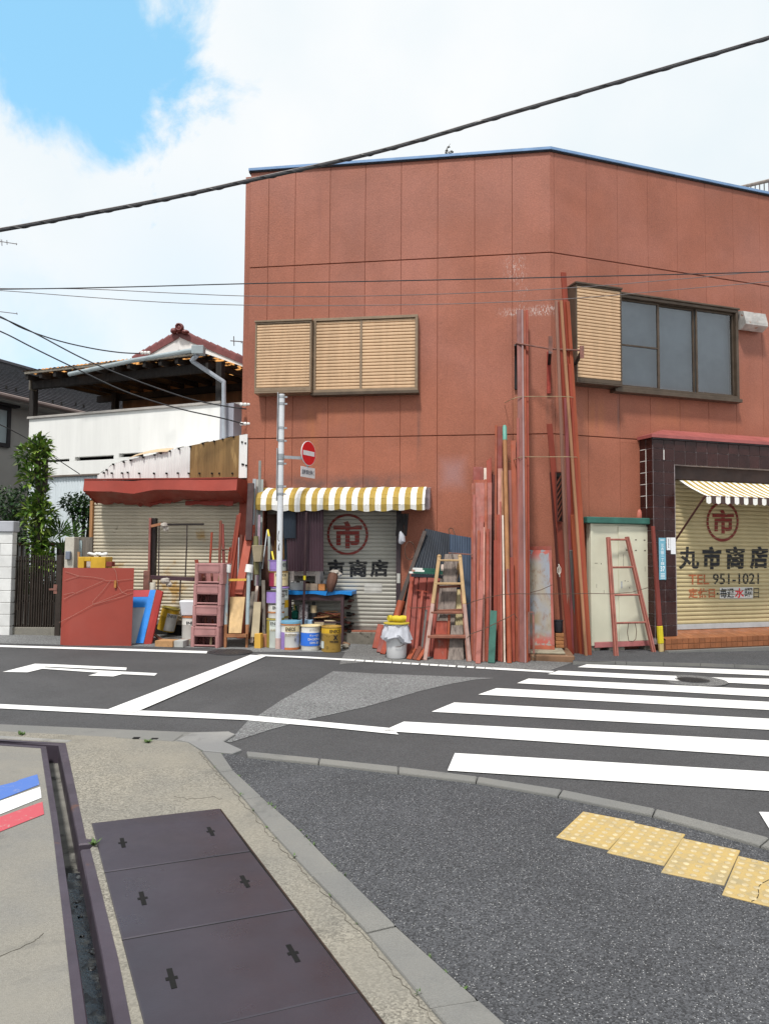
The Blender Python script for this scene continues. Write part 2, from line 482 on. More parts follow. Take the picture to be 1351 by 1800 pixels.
# painted markings
def marking(pts, dz=0.008, name='road_marking'):
    return ground_sheet(name, gp(pts, dz), 'road_paint')
marking([(-400, 1121), (0, 1133.8), (180, 1139), (365, 1144.5), (363, 1148.5), (180, 1142.5), (0, 1137.2), (-400, 1125)])
marking([(451, 1150), (540, 1154), (626, 1159), (622, 1161.6), (540, 1157), (469, 1153.5)])
for i in range(15):                                             # worn edge line broken into dashes
    x0 = 626 + i * 16.2; x1 = x0 + random.uniform(12.5, 15.6)
    f = lambda x: 1160.4 + (x - 626) * (1174.8 - 1160.4) / 240
    marking([(x0, f(x0) - 1.2), (x1, f(x1) - 1.2), (x1 - 1, f(x1) + 1.6), (x0 - 1, f(x0) + 1.6)])
marking([(866, 1173.2), (974, 1179.6), (968, 1182.4), (862, 1176.4)])
marking([(440, 1151), (469, 1152.6), (238, 1252), (186.5, 1248)], 0.012)
marking([(-400, 1214), (0, 1237.5), (186, 1246.5), (330, 1252), (435, 1257), (560, 1268), (690, 1280), (700, 1291), (560, 1277), (430, 1265.5), (238, 1257), (0, 1245), (-400, 1221)])
marking([(5, 1181), (62, 1166.6), (96, 1167.6), (223, 1173.4), (222, 1178), (80, 1171.8), (78, 1173), (179, 1178.5), (277, 1183.4), (272, 1187.6), (215, 1185), (199.5, 1189), (155.5, 1187.4), (174, 1182.4), (75, 1175.4), (49, 1181.7)])
# crosswalk
def right_of(a, b, L):
    return ext(G(*a, 0.008), G(*b, 0.008), L)
def stripe(tl, bl, tr, br, L=9.0):
    p = gp([tl, bl], 0.008)
    q = [right_of(bl, br, L), right_of(tl, tr, L)] if L else gp([br, tr], 0.008)
    ground_sheet('crosswalk_stripe', p + q, 'road_paint')
stripe((1030.8, 1167.6), (1014.5, 1172.7), (1351, 1178.8), (1351, 1187.5))
stripe((981, 1178.8), (962, 1185), (1187, 1188), (1194.5, 1196.7), 0)
stripe((1230, 1190), (1238, 1198), (1351, 1193), (1351, 1203.5))
stripe((928.5, 1192.6), (908, 1200.8), (1351, 1212), (1351, 1224.9))
stripe((872, 1209.5), (840, 1220.8), (1351, 1233.6), (1351, 1247.9))
stripe((798, 1234.6), (758, 1251), (1351, 1263.2), (1351, 1282.7))
stripe((709.6, 1268.3), (672, 1284.5), (1351, 1301.6), (1351, 1329.7))
stripe((799, 1323.6), (786, 1354.3), (1351, 1356.3), (1351, 1390))
marking([(1333, 1427), (1420, 1429), (1424, 1480), (1352, 1458)])

# manholes
M('iron', (0.06, 0.06, 0.065), 0.5, 0.2, 6, met=0.4, bump=0.2, bs=120)
def manhole(px, py, r, label, rim=0.0):
    c = G(px, py, 0.004)
    t = thing('manhole', label, 'manhole cover', c)
    mb = MB(); T = Matrix.Translation(c)
    if rim:
        a = MB(T); a.lathe([(r + rim, 0.0), (r + rim, 0.003), (r + 0.01, 0.003)], n=32); a.build('surround', MATS['apron'], t)
    a = MB(T); a.lathe([(r, -0.02), (r, 0.008), (r * 0.93, 0.008), (r * 0.92, 0.004), (r * 0.9, 0.004)], n=32); a.build('rim', MATS['iron'], t)
    a = MB(T); a.lathe([(r * 0.9, -0.01), (r * 0.9, 0.008)], n=32)
    for k in range(-4, 5):
        w = sqrt(max(0, (r * 0.8) ** 2 - (k * r * 0.17) ** 2))
        a.box(k * r * 0.17 - r * 0.05, k * r * 0.17 + r * 0.05, -w, w, 0.008, 0.013)
    a.build('cover', MATS['iron'], t)
manhole(405, 1146.5, 0.31, 'round iron manhole cover beside the stop line near the red crates')
manhole(1216, 1196, 0.2, 'round iron manhole cover set in the gap of a crosswalk stripe', 0.2)

# photographer's forecourt: concrete with the steel-edged drain
far_l = lambda a, b: ext(G(*a, 0.01), G(*b, 0.01), 6.0)
drain_in_l = [(82.4, 1311.8), (101, 1430), (127, 1606.6), (156, 1800)]
drain_out_l = [(72, 1314.7), (92.5, 1453), (112.7, 1626.8), (131.5, 1800)]
slab_pts = gp(drain_out_l, 0.01) + [ext(G(112.7, 1626.8, 0.01), G(131.5, 1800, 0.01), 1.5), GD(-6.3, 0.9, 0.01), far_l((72, 1314.7), (0, 1309.8))]
ground_sheet('forecourt_slab', slab_pts, 'slab')
rail_out = [(115.6, 1306), (133, 1386), (151.7, 1475), (166, 1478), (168, 1483), (159, 1492), (179, 1569), (208, 1684.6), (231, 1800)]
kerb_l = [(355, 1321), (386, 1357), (430, 1404), (477, 1461), (549, 1539), (645, 1638.5), (757, 1770)]
kerb_r = [(388.6, 1324), (409, 1354), (458.5, 1400), (523, 1456), (596, 1531), (694, 1627), (838, 1757)]
apr = [far_l((115.6, 1306), (0, 1299.5))] + gp(rail_out, 0.01) + [ext(G(208, 1684.6, 0.01), G(231, 1800, 0.01), 1.5), ext(G(645, 1638.5, 0.01), G(757, 1770, 0.01), 1.9)] + gp(kerb_l[::-1] + [(330, 1305), (250, 1297.5), (127, 1292), (0, 1285)], 0.01) + [far_l((127, 1292), (0, 1285))]
ground_sheet('forecourt_concrete', apr, 'conc')
def side_l(a, b): return ext(G(*a), G(*b), 6.0)
gutter = gp([(0, 1285), (127, 1292), (250, 1297.5), (330, 1305), (352, 1318), (372, 1300), (404, 1285.5), (337, 1287), (202, 1281.6), (0, 1273)], 0.009)
ground_sheet('gutter', gutter + [far_l((202, 1281.6), (0, 1273)), far_l((127, 1292), (0, 1285))], 'kerb')
mb = MB()
slabs(mb, gp([(337, 1288), (402, 1286), (414, 1290.5), (393, 1303), (425, 1318), (409, 1324), (388.6, 1322), (357, 1319), (332, 1304), (312, 1300)], 0.018), 0.02)
struct(mb.build('broken_kerb_patch', MATS['kerb_dark']))
mb = MB(); slabs(mb, gp([(0, 1293), (127, 1300.8), (118, 1304.5), (0, 1297.5)], 0.014), 0.014); struct(mb.build('drain_edging', MATS['pale_conc']))

# gutter lid with two lifting holes
gb = G(265, 1295, 0.012)
t = thing('drain_cover', 'rectangular concrete gutter lid with two lifting holes at the forecourt edge', 'drain lid', gb)
mb = MB(); slabs(mb, gp([(222, 1285.5), (322, 1291), (305, 1302.5), (203, 1296)], 0.014), 0.016); mb.build('lid', MATS['kerb'], t)
mb = MB()
for x, y in ((240, 1296.5), (272, 1298)):
    c = G(x, y, 0.018); mb.box(c.x - 0.025, c.x + 0.025, c.y - 0.02, c.y + 0.02, c.z - 0.004, c.z)
mb.build('lifting_hole', MATS['dark_hole'], t)

# the drain: steel edge rails, floor, water
dt = thing('drain_channel', 'open steel edged drain channel with dark water across the concrete forecourt', 'drain', G(120, 1560))
def rail(outer, inner, name='edge_rail', extend=1.5, deep=0.15):
    mb = MB()
    O, I = gp(outer, 0.013), gp(inner, 0.013)
    if extend:
        O.append(ext(O[-2], O[-1], extend)); I.append(ext(I[-2], I[-1], extend))
    dn = V((0, 0, -deep))
    rows = []
    for o, i in zip(O, I):
        e = (i - o).normalized()
        rows.append([mb.add(p) for p in (o + V((0, 0, -0.03)), o, i - e * 0.006, i + V((0, 0, -0.007)), i + dn, i + dn - e * 0.01)])
    for a, b in zip(rows, rows[1:]):
        for k in range(5): mb.face([a[k], b[k], b[k + 1], a[k + 1]])
    mb.build(name, MATS['steel_edge'], dt)
rail(drain_out_l, drain_in_l)
rail([(115.6, 1306), (133, 1386), (151.7, 1475)], [(103, 1309), (120, 1391), (138.7, 1483.7)], extend=0)
rail([(151.7, 1475), (167.6, 1475)], [(138.7, 1483.7), (167.6, 1481)], extend=0)
rail([(159, 1492), (179, 1569), (208, 1684.6), (231, 1800)], [(141.6, 1493.9), (155, 1560), (178, 1673), (202, 1800)])
pA, pB = G(72, 1314.7, 0.013), G(0, 1309.8, 0.013)
def rail_w(outer, inner):
    mb = MB(); rows = []
    for o, i in zip(outer, inner):
        e = (i - o).normalized()
        rows.append([mb.add(p) for p in (o + V((0, 0, -0.03)), o, i - e * 0.006, i + V((0, 0, -0.007)), i + V((0, 0, -0.15)))])
    for a, b in zip(rows, rows[1:]):
        for k in range(4): mb.face([a[k], b[k], b[k + 1], a[k + 1]])
    mb.build('edge_rail', MATS['steel_edge'], dt)
i0, i1 = G(82.4, 1311.8, 0.013), G(0, 1306.8, 0.013)
rail_w([pA, ext(pA, pB, 6)], [i0, ext(i0, i1, 6)])
o0, o1, j0, j1 = G(115.6, 1306, 0.013), G(0, 1299.3, 0.013), G(103, 1309, 0.013), G(0, 1301.9, 0.013)
rail_w([o0, ext(o0, o1, 6)], [j0, ext(j0, j1, 6)])
mb = MB()
fl = gp([(70, 1300), (125, 1300), (165, 1478), (170, 1490), (185, 1560), (240, 1800)], -0.12) + [ext(G(185, 1560, -0.12), G(240, 1800, -0.12), 1.5), ext(G(92, 1453, -0.12), G(120, 1800, -0.12), 1.5)] + gp([(120, 1800), (80, 1453), (65, 1320)], -0.12)
mb.poly(fl)
c0, c1 = G(60, 1316, -0.12), G(125, 1297, -0.12)
mb.poly([G(125, 1296, -0.121), G(70, 1320, -0.121), ext(G(70, 1320, -0.121), G(0, 1316, -0.121), 5), ext(G(125, 1296, -0.121), G(0, 1289, -0.121), 5)])
mb.build('channel_floor', M('drain_floor', (0.16, 0.155, 0.14), 0.85, 0.35, 6, dirt=((0.03, 0.03, 0.028), 0.55, 4), bump=0.4, bs=60), dt, recalc=False)
m, tt = newmat('drain_water')
pp = tt.pos()
tt.out(tt.mix(tt.ramp(tt.noise(pp, 14, 7, 0.7), 0.5, 0.6), (0.006, 0.007, 0.009), (0.03, 0.03, 0.028)), tt.ramp(tt.noise(pp, 9, 6, 0.7), 0.5, 0.6, 0.03, 0.5), tt.noise(pp, 22, 6, 0.7), 0.35, 0.01, 0, 0.6)
mb = MB()
wl_ = gp([(120, 1535), (146, 1535), (152, 1560), (210, 1800)], -0.1)
mb.poly([wl_[0], wl_[1], wl_[2], wl_[3], ext(wl_[2], wl_[3], 1.5), ext(G(118, 1560, -0.1), G(140, 1800, -0.1), 1.5), G(140, 1800, -0.1), G(118, 1560, -0.1)])
stuff(mb.build('water', m, dt, recalc=False))
mb = MB()
for i in range(9):                                               # silt and leaf litter lying in the water
    u = random.random(); x = 122 + u * 58 + random.uniform(-4, 18); y = 1530 + u * 260
    c = G(x, y, -0.1); r = random.uniform(0.006, 0.022)
    mb.blob(c, r, r * random.uniform(.6, 1.4), 0.006, 7, 4, 0, 0.4)
stuff(mb.build('silt', MATS['wet_mud'], dt))

# steel cover plates over the pit
plates = [[(161.7, 1446.8), (386, 1421), (439.4, 1495), (184, 1532.3)], [(184.6, 1534), (440.6, 1497), (518, 1597), (215, 1650.5)], [(215.6, 1652.5), (519.4, 1599), (629.5, 1742.7), (254, 1800)]]
slots = [[(216, 1481), (370.5, 1461)], [(251, 1578.5), (430.5, 1549)], [(302, 1719), (515, 1675)]]
bed_ = None
words_ = ['farthest, by the end of the drain rail', 'second from the far end, with the open slots', 'third from the far end, large in the foreground', 'nearest, cut off by the bottom edge of the view']
p3a, p3b, p3c, p3d = [G(x, y, 0.016) for x, y in plates[2]]
W3 = [gp(p, 0.016) for p in plates]
e1, e2 = (p3d - p3a).normalized(), (p3c - p3b).normalized()
W3[2][3] = p3a + e1 * (p3c - p3b).length
W3.append([W3[2][3] + e1 * 0.003, p3c + e2 * 0.003, p3c + e2 * 0.75, W3[2][3] + e1 * 0.75])
for i, w in enumerate(W3):
    c = sum(w, V()) / 4
    t = thing('steel_cover_plate', 'dark brown steel pit cover plate, ' + words_[i], 'cover plate', c, 0, 'steel cover plates over the pit')
    mb = MB(); slabs(mb, w, 0.016, -0.0, 0.004); mb.build('plate', MATS['steel_cover'], t)
    ax = (w[1] - w[0]).normalized(); ay = V((-ax.y, ax.x, 0))
    if i < 3:
        for (sx, sy) in slots[i]:
            q = G(sx, sy, 0.0175); L = 0.062
            mb = MB()
            n = 0.0012
            for a0, a1, b0, b1 in ((-0.0095, 0.0095, -L, L), (-0.02, -0.01, -0.009, 0.009), (0.01, 0.02, -0.009, 0.009)):
                mb.hexa([q + ax * a + ay * b + V((0, 0, gz((ax * a + ay * b).x) - 0.002)) for a, b in ((a0, b0), (a1, b0), (a1, b1), (a0, b1))], [q + ax * a + ay * b + V((0, 0, gz((ax * a + ay * b).x))) for a, b in ((a0, b0), (a1, b0), (a1, b1), (a0, b1))])
            mb.build('lifting_slot', MATS['dark_hole'], t)
mb = MB(); q4 = [W3[0][0], W3[0][1], W3[3][2], W3[3][3]]; mb.poly([V((p.x, p.y, gz(p.x) + 0.0125)) for p in q4]); struct(mb.build('dark_seam_sheet', MATS['dark_hole'], recalc=False))  # dark sheet added beneath the plates to darken their seams
# rust line the plates have left in the concrete round them
mb = MB()
fr_ = [W3[0][0], W3[0][1], W3[3][2], W3[3][3]]
for a, b in ((0, 1), (1, 2)):
    d = (fr_[b] - fr_[a]).normalized(); n = V((d.y, -d.x, 0)) * (-1 if a == 0 else 1)
    if n.dot(fr_[a] - sum(fr_, V()) / 4) < 0: n = -n
    for q in (fr_[a], fr_[b]): pass
    p = [fr_[a] + V((0, 0, -0.003)), fr_[b] + V((0, 0, -0.003)), fr_[b] + n * 0.007 + V((0, 0, -0.003)), fr_[a] + n * 0.007 + V((0, 0, -0.003))]
    mb.poly(p)
struct(mb.build('pit_frame', M('rust_line', (0.035, 0.02, 0.014), 0.9, 0.4, 20)))

# kerb between forecourt and pavement
kb = thing('kerb', 'straight grey concrete kerb between forecourt and dark pavement', None, G(500, 1480)); struct(kb)
kl, kr = gp(kerb_l, 0.02), gp(kerb_r, 0.02)
kl += [ext(kl[-2], kl[-1], 0.62), ext(kl[-2], kl[-1], 1.24)]; kr += [ext(kr[-2], kr[-1], 0.62), ext(kr[-2], kr[-1], 1.24)]
for i in range(len(kl) - 1):
    g = 0.004
    d1, d2 = (kl[i + 1] - kl[i]).normalized() * g, (kr[i + 1] - kr[i]).normalized() * g
    mb = MB(); slabs(mb, [kl[i] + d1, kr[i] + d2, kr[i + 1] - d2, kl[i + 1] - d1], 0.022 + random.uniform(-.002, .002), -0.03, 0.006)
    mb.build('kerb_stone', MATS['kerb'], kb)
mb = MB()
for i in range(len(kl) - 1):
    mb.poly([kl[i], kr[i], kr[i + 1], kl[i + 1]])
for v in mb.v: v.z -= 0.012
mb.build('kerb_bed', MATS['kerb_dark'], kb, recalc=False)

# pavement on the near corner and its kerb to the road
k2t = [(432.6, 1321), (562, 1333.5), (700, 1348), (839, 1365.5), (987, 1388.5), (1151, 1422), (1351, 1473)]
k2b = [(435, 1329), (559.6, 1341.8), (700, 1358), (836, 1374.5), (980, 1399), (1146, 1433), (1335, 1486)]
kt, kbm = gp(k2t, 0.028), gp(k2b, 0.028)
kt += [ext(kt[-2], kt[-1], 0.7), ext(kt[-2], kt[-1], 1.6)]; kbm += [ext(kbm[-2], kbm[-1], 0.7), ext(kbm[-2], kbm[-1], 1.6)]
k2 = thing('corner_kerb', 'curved low kerb between pavement and crosswalk', None, G(839, 1370)); struct(k2)
for i in range(len(kt) - 1):
    d1, d2 = (kt[i + 1] - kt[i]).normalized() * 0.004, (kbm[i + 1] - kbm[i]).normalized() * 0.004
    mb = MB(); slabs(mb, [kt[i] + d1, kbm[i] + d2, kbm[i + 1] - d2, kt[i + 1] - d1], 0.03, -0.02, 0.006); mb.build('kerb_stone', MATS['kerb'], k2)
sw = gp(kerb_r, 0.014) + [ext(kr[-3], kr[-1], 0.5), GD(4.5, 0.9, 0.014)] + [V((p.x, p.y, gz(p.x) + 0.014)) for p in kbm[::-1]] + gp([(412, 1326.5)], 0.014)
ground_sheet('pavement', sw, 'side')

# yellow tactile tiles
def tactmat():
    m, t = newmat('tactile')
    p = t.pos()
    c = t.mix(t.ramp(t.noise(p, 9, 7, 0.65), 0.45, 0.75), (0.46, 0.33, 0.125), (0.4, 0.3, 0.145))
    c = t.mix(t.ramp(t.noise(p, 6, 8, 0.7, 0.5), 0.45, 0.68, 0, 0.85), c, (0.31, 0.26, 0.155))
    c = t.mix(t.ramp(t.noise(p, 70, 5, 0.7), 0.68, 0.74, 0, 0.7), c, (0.2, 0.18, 0.13))
    t.out(c, 0.75, t.noise(p, 120, 4), 0.2, 0.004)
    MATS['tactile'] = m
tactmat()
M('dome', (0.47, 0.385, 0.23), 0.7, 0.25, 30, dirt=((0.3, 0.28, 0.2), 0.3, 60))
tiles = [[(977, 1470.5), (1024, 1426), (1115, 1443.5), (1068.6, 1492.5)], [(1066, 1497.5), (1111.5, 1445.5), (1203.5, 1466), (1166.5, 1520.5)], [(1161, 1532), (1198.5, 1473), (1300, 1494.5), (1272, 1555)], [(1268, 1571.5), (1296.5, 1504), (1398, 1526.5), (1375, 1598)], [(1374, 1610), (1400, 1537), (1500, 1560), (1480, 1640)]]
tw = ['at the left end of the stepped row on the dark pavement', 'second from the left end of the stepped row', 'middle of the stepped row, fullest in view', 'with the long crack, at the right edge of the view', 'beyond the cracked tile']
dome = MB(); dome.lathe([(0.016, 0.0), (0.0155, 0.0025), (0.012, 0.0045), (0.006, 0.005)], n=12)
dome_me = dome.mesh('dome', MATS['dome'], smooth=True)
for i, q in enumerate(tiles[:4]):
    w = gp(q, 0.02)
    t = thing('tactile_tile', 'yellow tactile tile ' + tw[i], 'tactile tile', sum(w, V()) / 4, 0, 'yellow tactile tiles stepped across the pavement')
    mb = MB()
    a = quadfn(w[0], w[3], w[1], w[2])
    slabs(mb, [w[0], w[3], w[2], w[1]], 0.02, 0.0, 0.003); mb.build('tile', MATS['tactile'], t)
    for r_ in range(8):
        for c_ in range(5):
            p = a((c_ + 0.5) / 5, (r_ + 0.5) / 8)
            inst(dome_me, 'dome', t, Matrix.Translation(V((p.x, p.y, gz(p.x) + 0.0195))))
    if i == 3:
        mb = MB(); cr = [a(.5 + .05 * sin(k * .8) + .012 * k + random.uniform(-.01, .01), k / 16) for k in range(17)]
        for p_, q_ in zip(cr, cr[1:]): mb.beam(p_ + V((0, 0, .0005)), q_ + V((0, 0, .0005)), 0.003, 0.0015)
        mb.build('crack', MATS['dark_hole'], t)

# painted tricolour stripes on the slab
def flagpaint(key, col):
    m, t = newmat(key); p = t.pos()
    w = t.ramp(t.noise(p, 16, 8, 0.75, 0.4), 0.56, 0.66)
    c = t.mix(w, col, (0.38, 0.35, 0.31)); t.out(c, 0.7, None); MATS[key] = m
flagpaint('flag_blue', (0.075, 0.16, 0.46)); flagpaint('flag_white', (0.7, 0.71, 0.72)); flagpaint('flag_red', (0.46, 0.08, 0.1))
for k, q in (('flag_blue', [(66, 1361), (70, 1379), (0, 1406), (-160, 1462), (-160, 1432), (0, 1381), (28, 1374), (36, 1370)]), ('flag_white', [(71, 1383), (73.5, 1402), (0, 1431.5), (-160, 1498), (-160, 1470), (0, 1408)]), ('flag_red', [(75, 1409), (78, 1431), (0, 1462), (-160, 1530), (-160, 1503), (0, 1436)])):
    ground_sheet('painted_stripe', gp(q, 0.0135), k)

# raised pavement in front of the right-hand shop
rk_t = [(1006, 1162.5), (1081, 1162), (1100, 1163.5), (1230, 1165.5), (1351, 1170)]
rk_b = [(1008, 1168), (1081, 1168), (1100, 1168.8), (1230, 1171.2), (1351, 1175.7)]
a, b = gp(rk_t, 0.045), gp(rk_b, 0.0)
a.append(ext(a[-2], a[-1], 8)); b.append(ext(b[-2], b[-1], 8))
k3 = thing('far_kerb', 'low kerb along the far pavement', None, a[2]); struct(k3)
for i in range(len(a) - 1):
    n = max(1, int((a[i + 1] - a[i]).length / 0.6 + 0.5))
    for j in range(n):
        A, B, Cc, D = a[i].lerp(a[i + 1], j / n), a[i].lerp(a[i + 1], (j + 1) / n), b[i].lerp(b[i + 1], (j + 1) / n), b[i].lerp(b[i + 1], j / n)
        g_ = (B - A).normalized() * 0.003
        mb = MB(); slabs(mb, [D + g_, Cc - g_, B - g_, A + g_], 0.045, -0.02, 0.005); mb.build('kerb_stone', MATS['kerb'], k3)
ground_sheet('far_pavement', [V((p.x, p.y, gz(p.x) + 0.04)) for p in a] + [GD(12, 19, 0.04), GD(3.2, 12.4, 0.04)], 'side')
# weeds in the joints
def weed(mb, c, r, n):
    for i in range(n):
        a = random.uniform(0, 2 * pi); l = r * random.uniform(.5, 1.2); d = V((cos(a), sin(a), random.uniform(.4, 1.2))).normalized()
        s = V((-sin(a), cos(a), 0)) * l * 0.16
        mb.poly([c - s * .4, c + d * l * .5 + s, c + d * l, c + d * l * .5 - s])
M('weed', (0.07, 0.13, 0.03), 0.7, 0.4, 30)
mb = MB()
for i in range(46):
    u = random.random(); k = u * 5.99; j = int(k)
    src = kl if random.random() < .55 else kr
    if src is kl and k > 2.2 and random.random() < .7: continue
    weed(mb, src[j].lerp(src[j + 1], k - j) + V((0, 0, -0.008)), random.uniform(.008, .028), 7)
for x, y in ((164, 1487), (166, 1485), (258, 1306), (262, 1305), (36, 1292), (42, 1292)):
    weed(mb, G(x, y, 0.01), 0.04, 14)
for i in range(14):
    weed(mb, G(random.uniform(350, 400), 1300 + random.uniform(-3, 30), 0.012), 0.012, 5)
stuff(mb.build('weeds', MATS['weed'], recalc=False))
# fine cracks in the concrete
mb = MB()
for path in ([(390, 1405), (372, 1399), (352, 1403), (330, 1404), (300, 1398)], [(78, 1640), (60, 1655), (20, 1672), (-20, 1690)]):
    pts = []
    for (x0, y0), (x1, y1) in zip(path, path[1:]):
        for k in range(5): pts.append(G(x0 + (x1 - x0) * k / 5 + random.uniform(-2, 2), y0 + (y1 - y0) * k / 5 + random.uniform(-1.5, 1.5), 0.0112))
    for p_, q_ in zip(pts, pts[1:]): mb.beam(p_, q_, random.uniform(.0012, .0025), 0.0012)
pts = [kl[0].lerp(kl[1], 0)]
for i in range(len(kl) - 2):
    for k in range(16):
        p = kl[i].lerp(kl[i + 1], k / 16); n = (kl[i] - kr[i]).normalized()
        pts.append(V((p.x, p.y, gz(p.x) + 0.0115)) + n * random.uniform(.006, .03))
for p_, q_ in zip(pts, pts[1:]): mb.beam(p_, q_, random.uniform(.001, .003), 0.0012)
stuff(mb.build('concrete_cracks', M('crack', (0.09, 0.08, 0.065), 0.95, 0.3)))
# ---------------------------------------------------------------- the red corner shop
fA = Fr((2.619, 11.5526), -0.1472)      # facade on the side street
fB = Fr((2.619, 11.5526), 0.3259)       # facade on the crossing
J1, J2, TOP = 3.362, 6.281, 7.945
SL = fA.hit(438.5, 471, 0)[0]
def wallmat():
    m, t = newmat('red_wall')
    p = t.pos()
    base = (0.318, 0.109, 0.066)
    c = t.mix(t.ramp(t.noise(p, 0.55, 5, 0.6), 0.35, 0.7), base, (0.318, 0.12, 0.083))
    # lower wall mixed more orange, painting in the pinker sky sheen above
    z = t.n('ShaderNodeSeparateXYZ'); t.put(z.inputs[0], t.pos())
    c = t.mix(t.math('MULTIPLY', t.ramp(z.outputs[2], 4.6, 3.6), 0.6), c, (0.31, 0.103, 0.057))
    c = t.hsv(c, t.ramp(t.noise(t.pos((1, 1, 0.12)), 3.2, 6, 0.65), 0.3, 0.7, 0.965, 1.03))
    c = t.hsv(c, t.ramp(t.noise(p, 60, 3, 0.6), 0.3, 0.7, 0.86, 1.14))
    ri = t.n('ShaderNodeObjectInfo').outputs['Random']
    c = t.hsv(c, t.math('MULTIPLY_ADD', ri, 0.09, 0.955))
    c = t.hsv(c, t.ramp(t.noise(p, 1.1, 7, .65, .5), .3, .7, .9, 1.08))
    c = t.mix(t.ramp(t.noise(t.pos((1, 1, .3)), 1.6, 6, .6), .55, .75, 0, .3), c, (.345, .14, .095))
    c = t.mix(t.ramp(t.noise(t.pos((1, 1, .07)), 7, 6, .65), .58, .75, 0, .22), c, (.2, .07, .055))
    dark = lambda c, k, col: t.mix(k, c, col)
    # soot above the awning, run marks under the window corners, rubbed white scratches by the rack, grey splash
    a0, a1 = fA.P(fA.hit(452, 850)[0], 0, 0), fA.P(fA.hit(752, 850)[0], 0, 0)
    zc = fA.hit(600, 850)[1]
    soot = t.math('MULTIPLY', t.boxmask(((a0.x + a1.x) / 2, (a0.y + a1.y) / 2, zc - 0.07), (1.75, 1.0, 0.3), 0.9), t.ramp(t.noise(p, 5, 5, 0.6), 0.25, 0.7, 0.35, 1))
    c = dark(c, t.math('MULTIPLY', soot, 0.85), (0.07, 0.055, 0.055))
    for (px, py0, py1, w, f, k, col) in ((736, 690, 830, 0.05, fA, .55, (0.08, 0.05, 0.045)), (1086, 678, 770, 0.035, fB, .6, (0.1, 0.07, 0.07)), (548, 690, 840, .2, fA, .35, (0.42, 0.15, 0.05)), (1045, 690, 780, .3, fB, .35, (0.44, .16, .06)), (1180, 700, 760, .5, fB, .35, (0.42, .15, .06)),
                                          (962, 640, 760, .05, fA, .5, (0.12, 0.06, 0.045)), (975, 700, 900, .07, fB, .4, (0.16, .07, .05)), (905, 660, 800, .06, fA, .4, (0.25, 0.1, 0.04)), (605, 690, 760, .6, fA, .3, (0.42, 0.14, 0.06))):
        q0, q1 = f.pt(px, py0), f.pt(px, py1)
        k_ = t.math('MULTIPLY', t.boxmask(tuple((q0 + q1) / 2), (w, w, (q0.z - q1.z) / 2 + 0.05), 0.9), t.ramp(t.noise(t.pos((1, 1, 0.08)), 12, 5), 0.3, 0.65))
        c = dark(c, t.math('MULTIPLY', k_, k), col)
    for (px, py, w, h, thr, amt) in ((905, 470, .22, .28, 0.52, .8), (918, 520, .16, .5, 0.56, .7), (925, 548, .55, .09, 0.5, .9), (960, 545, .3, .12, 0.5, .85), (860, 720, .3, .35, 0.66, .7), (945, 770, .3, .12, 0.6, .8), (972, 715, .08, .25, 0.58, .7)):
        q = fA.pt(px, py)
        s_ = t.noise(t.pos((1.4, 1.4, 0.5)), 34, 8, 0.75, 0.6)
        k_ = t.math('MULTIPLY', t.boxmask(tuple(q), (w, w, h), 0.85), t.ramp(s_, thr, thr + 0.09))
        c = dark(c, t.math('MULTIPLY', k_, amt), (0.58, 0.5, 0.47))
    q = fA.pt(795, 832)
    c = dark(c, t.math('MULTIPLY', t.boxmask(tuple(q), (.3, .3, .36), 0.95), 0.35), (0.36, 0.26, 0.29))
    bmp = t.math('ADD', t.noise(p, 45, 3, 0.5), t.math('MULTIPLY', t.noise(p, 150, 3, 0.5), 0.4))
    t.out(c, 0.62, bmp, 0.32, 0.012, 0, 0.38)
    MATS['wall'] = m
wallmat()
M('joint', (0.25, 0.085, 0.055), 0.9, 0.3, 8)
M('joint_pale', (0.34, 0.17, 0.14), 0.8, 0.3, 8)
M('void', (0.012, 0.011, 0.01), 0.9, 0.2)
M('blue_cap', (0.2, 0.33, 0.55), 0.45, 0.14, 4, dirt=((0.32, 0.34, 0.36), 0.2, 4), met=0.1)
M('black_trim', (0.025, 0.022, 0.025), 0.6, 0.2)

shop = thing('corner_shop', 'two storey red panelled corner shop with shutters, awnings and a blue roof edge', 'building', fA.P(0, 0, 0))

def cutrects(r, holes):
    out = [r]
    for h in holes:
        nxt = []
        for (a, b, c, d) in out:
            if h[0] >= b or h[1] <= a or h[2] >= d or h[3] <= c: nxt.append((a, b, c, d)); continue
            if h[2] > c: nxt.append((a, b, c, h[2]))
            if h[3] < d: nxt.append((a, b, h[3], d))
            lo, hi = max(c, h[2]), min(d, h[3])
            if h[0] > a: nxt.append((a, h[0], lo, hi))
            if h[1] < b: nxt.append((h[1], b, lo, hi))
        out = nxt
    return [q for q in out if q[1] - q[0] > 0.004 and q[3] - q[2] > 0.004]
def panel(f, a, b, c, d, holes):
    rs = cutrects((a, b, c, d), holes)
    if not rs: return
    for (x0, x1, z0, z1) in rs:
        mb = MB(f.T)
        k = 0.004
        back = [(x0, 0.03, z0), (x1, 0.03, z0), (x1, 0.03, z1), (x0, 0.03, z1)]
        mid = [(x0, k, z0), (x1, k, z0), (x1, k, z1), (x0, k, z1)]
        fr = [(x0 + k, 0, z0 + k), (x1 - k, 0, z0 + k), (x1 - k, 0, z1 - k), (x0 + k, 0, z1 - k)]
        ids = [[mb.add(p) for p in r] for r in (back, mid, fr)]
        mb.face(ids[2])
        for u, v in ((0, 1), (1, 2)):
            for i in range(4): mb.face([ids[u][i], ids[u][(i + 1) % 4], ids[v][(i + 1) % 4], ids[v][i]])
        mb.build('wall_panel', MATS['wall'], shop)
ROWS = [(-0.35, J1 - 0.008), (J1 + 0.008, J2 - 0.008), (J2 + 0.008, TOP)]
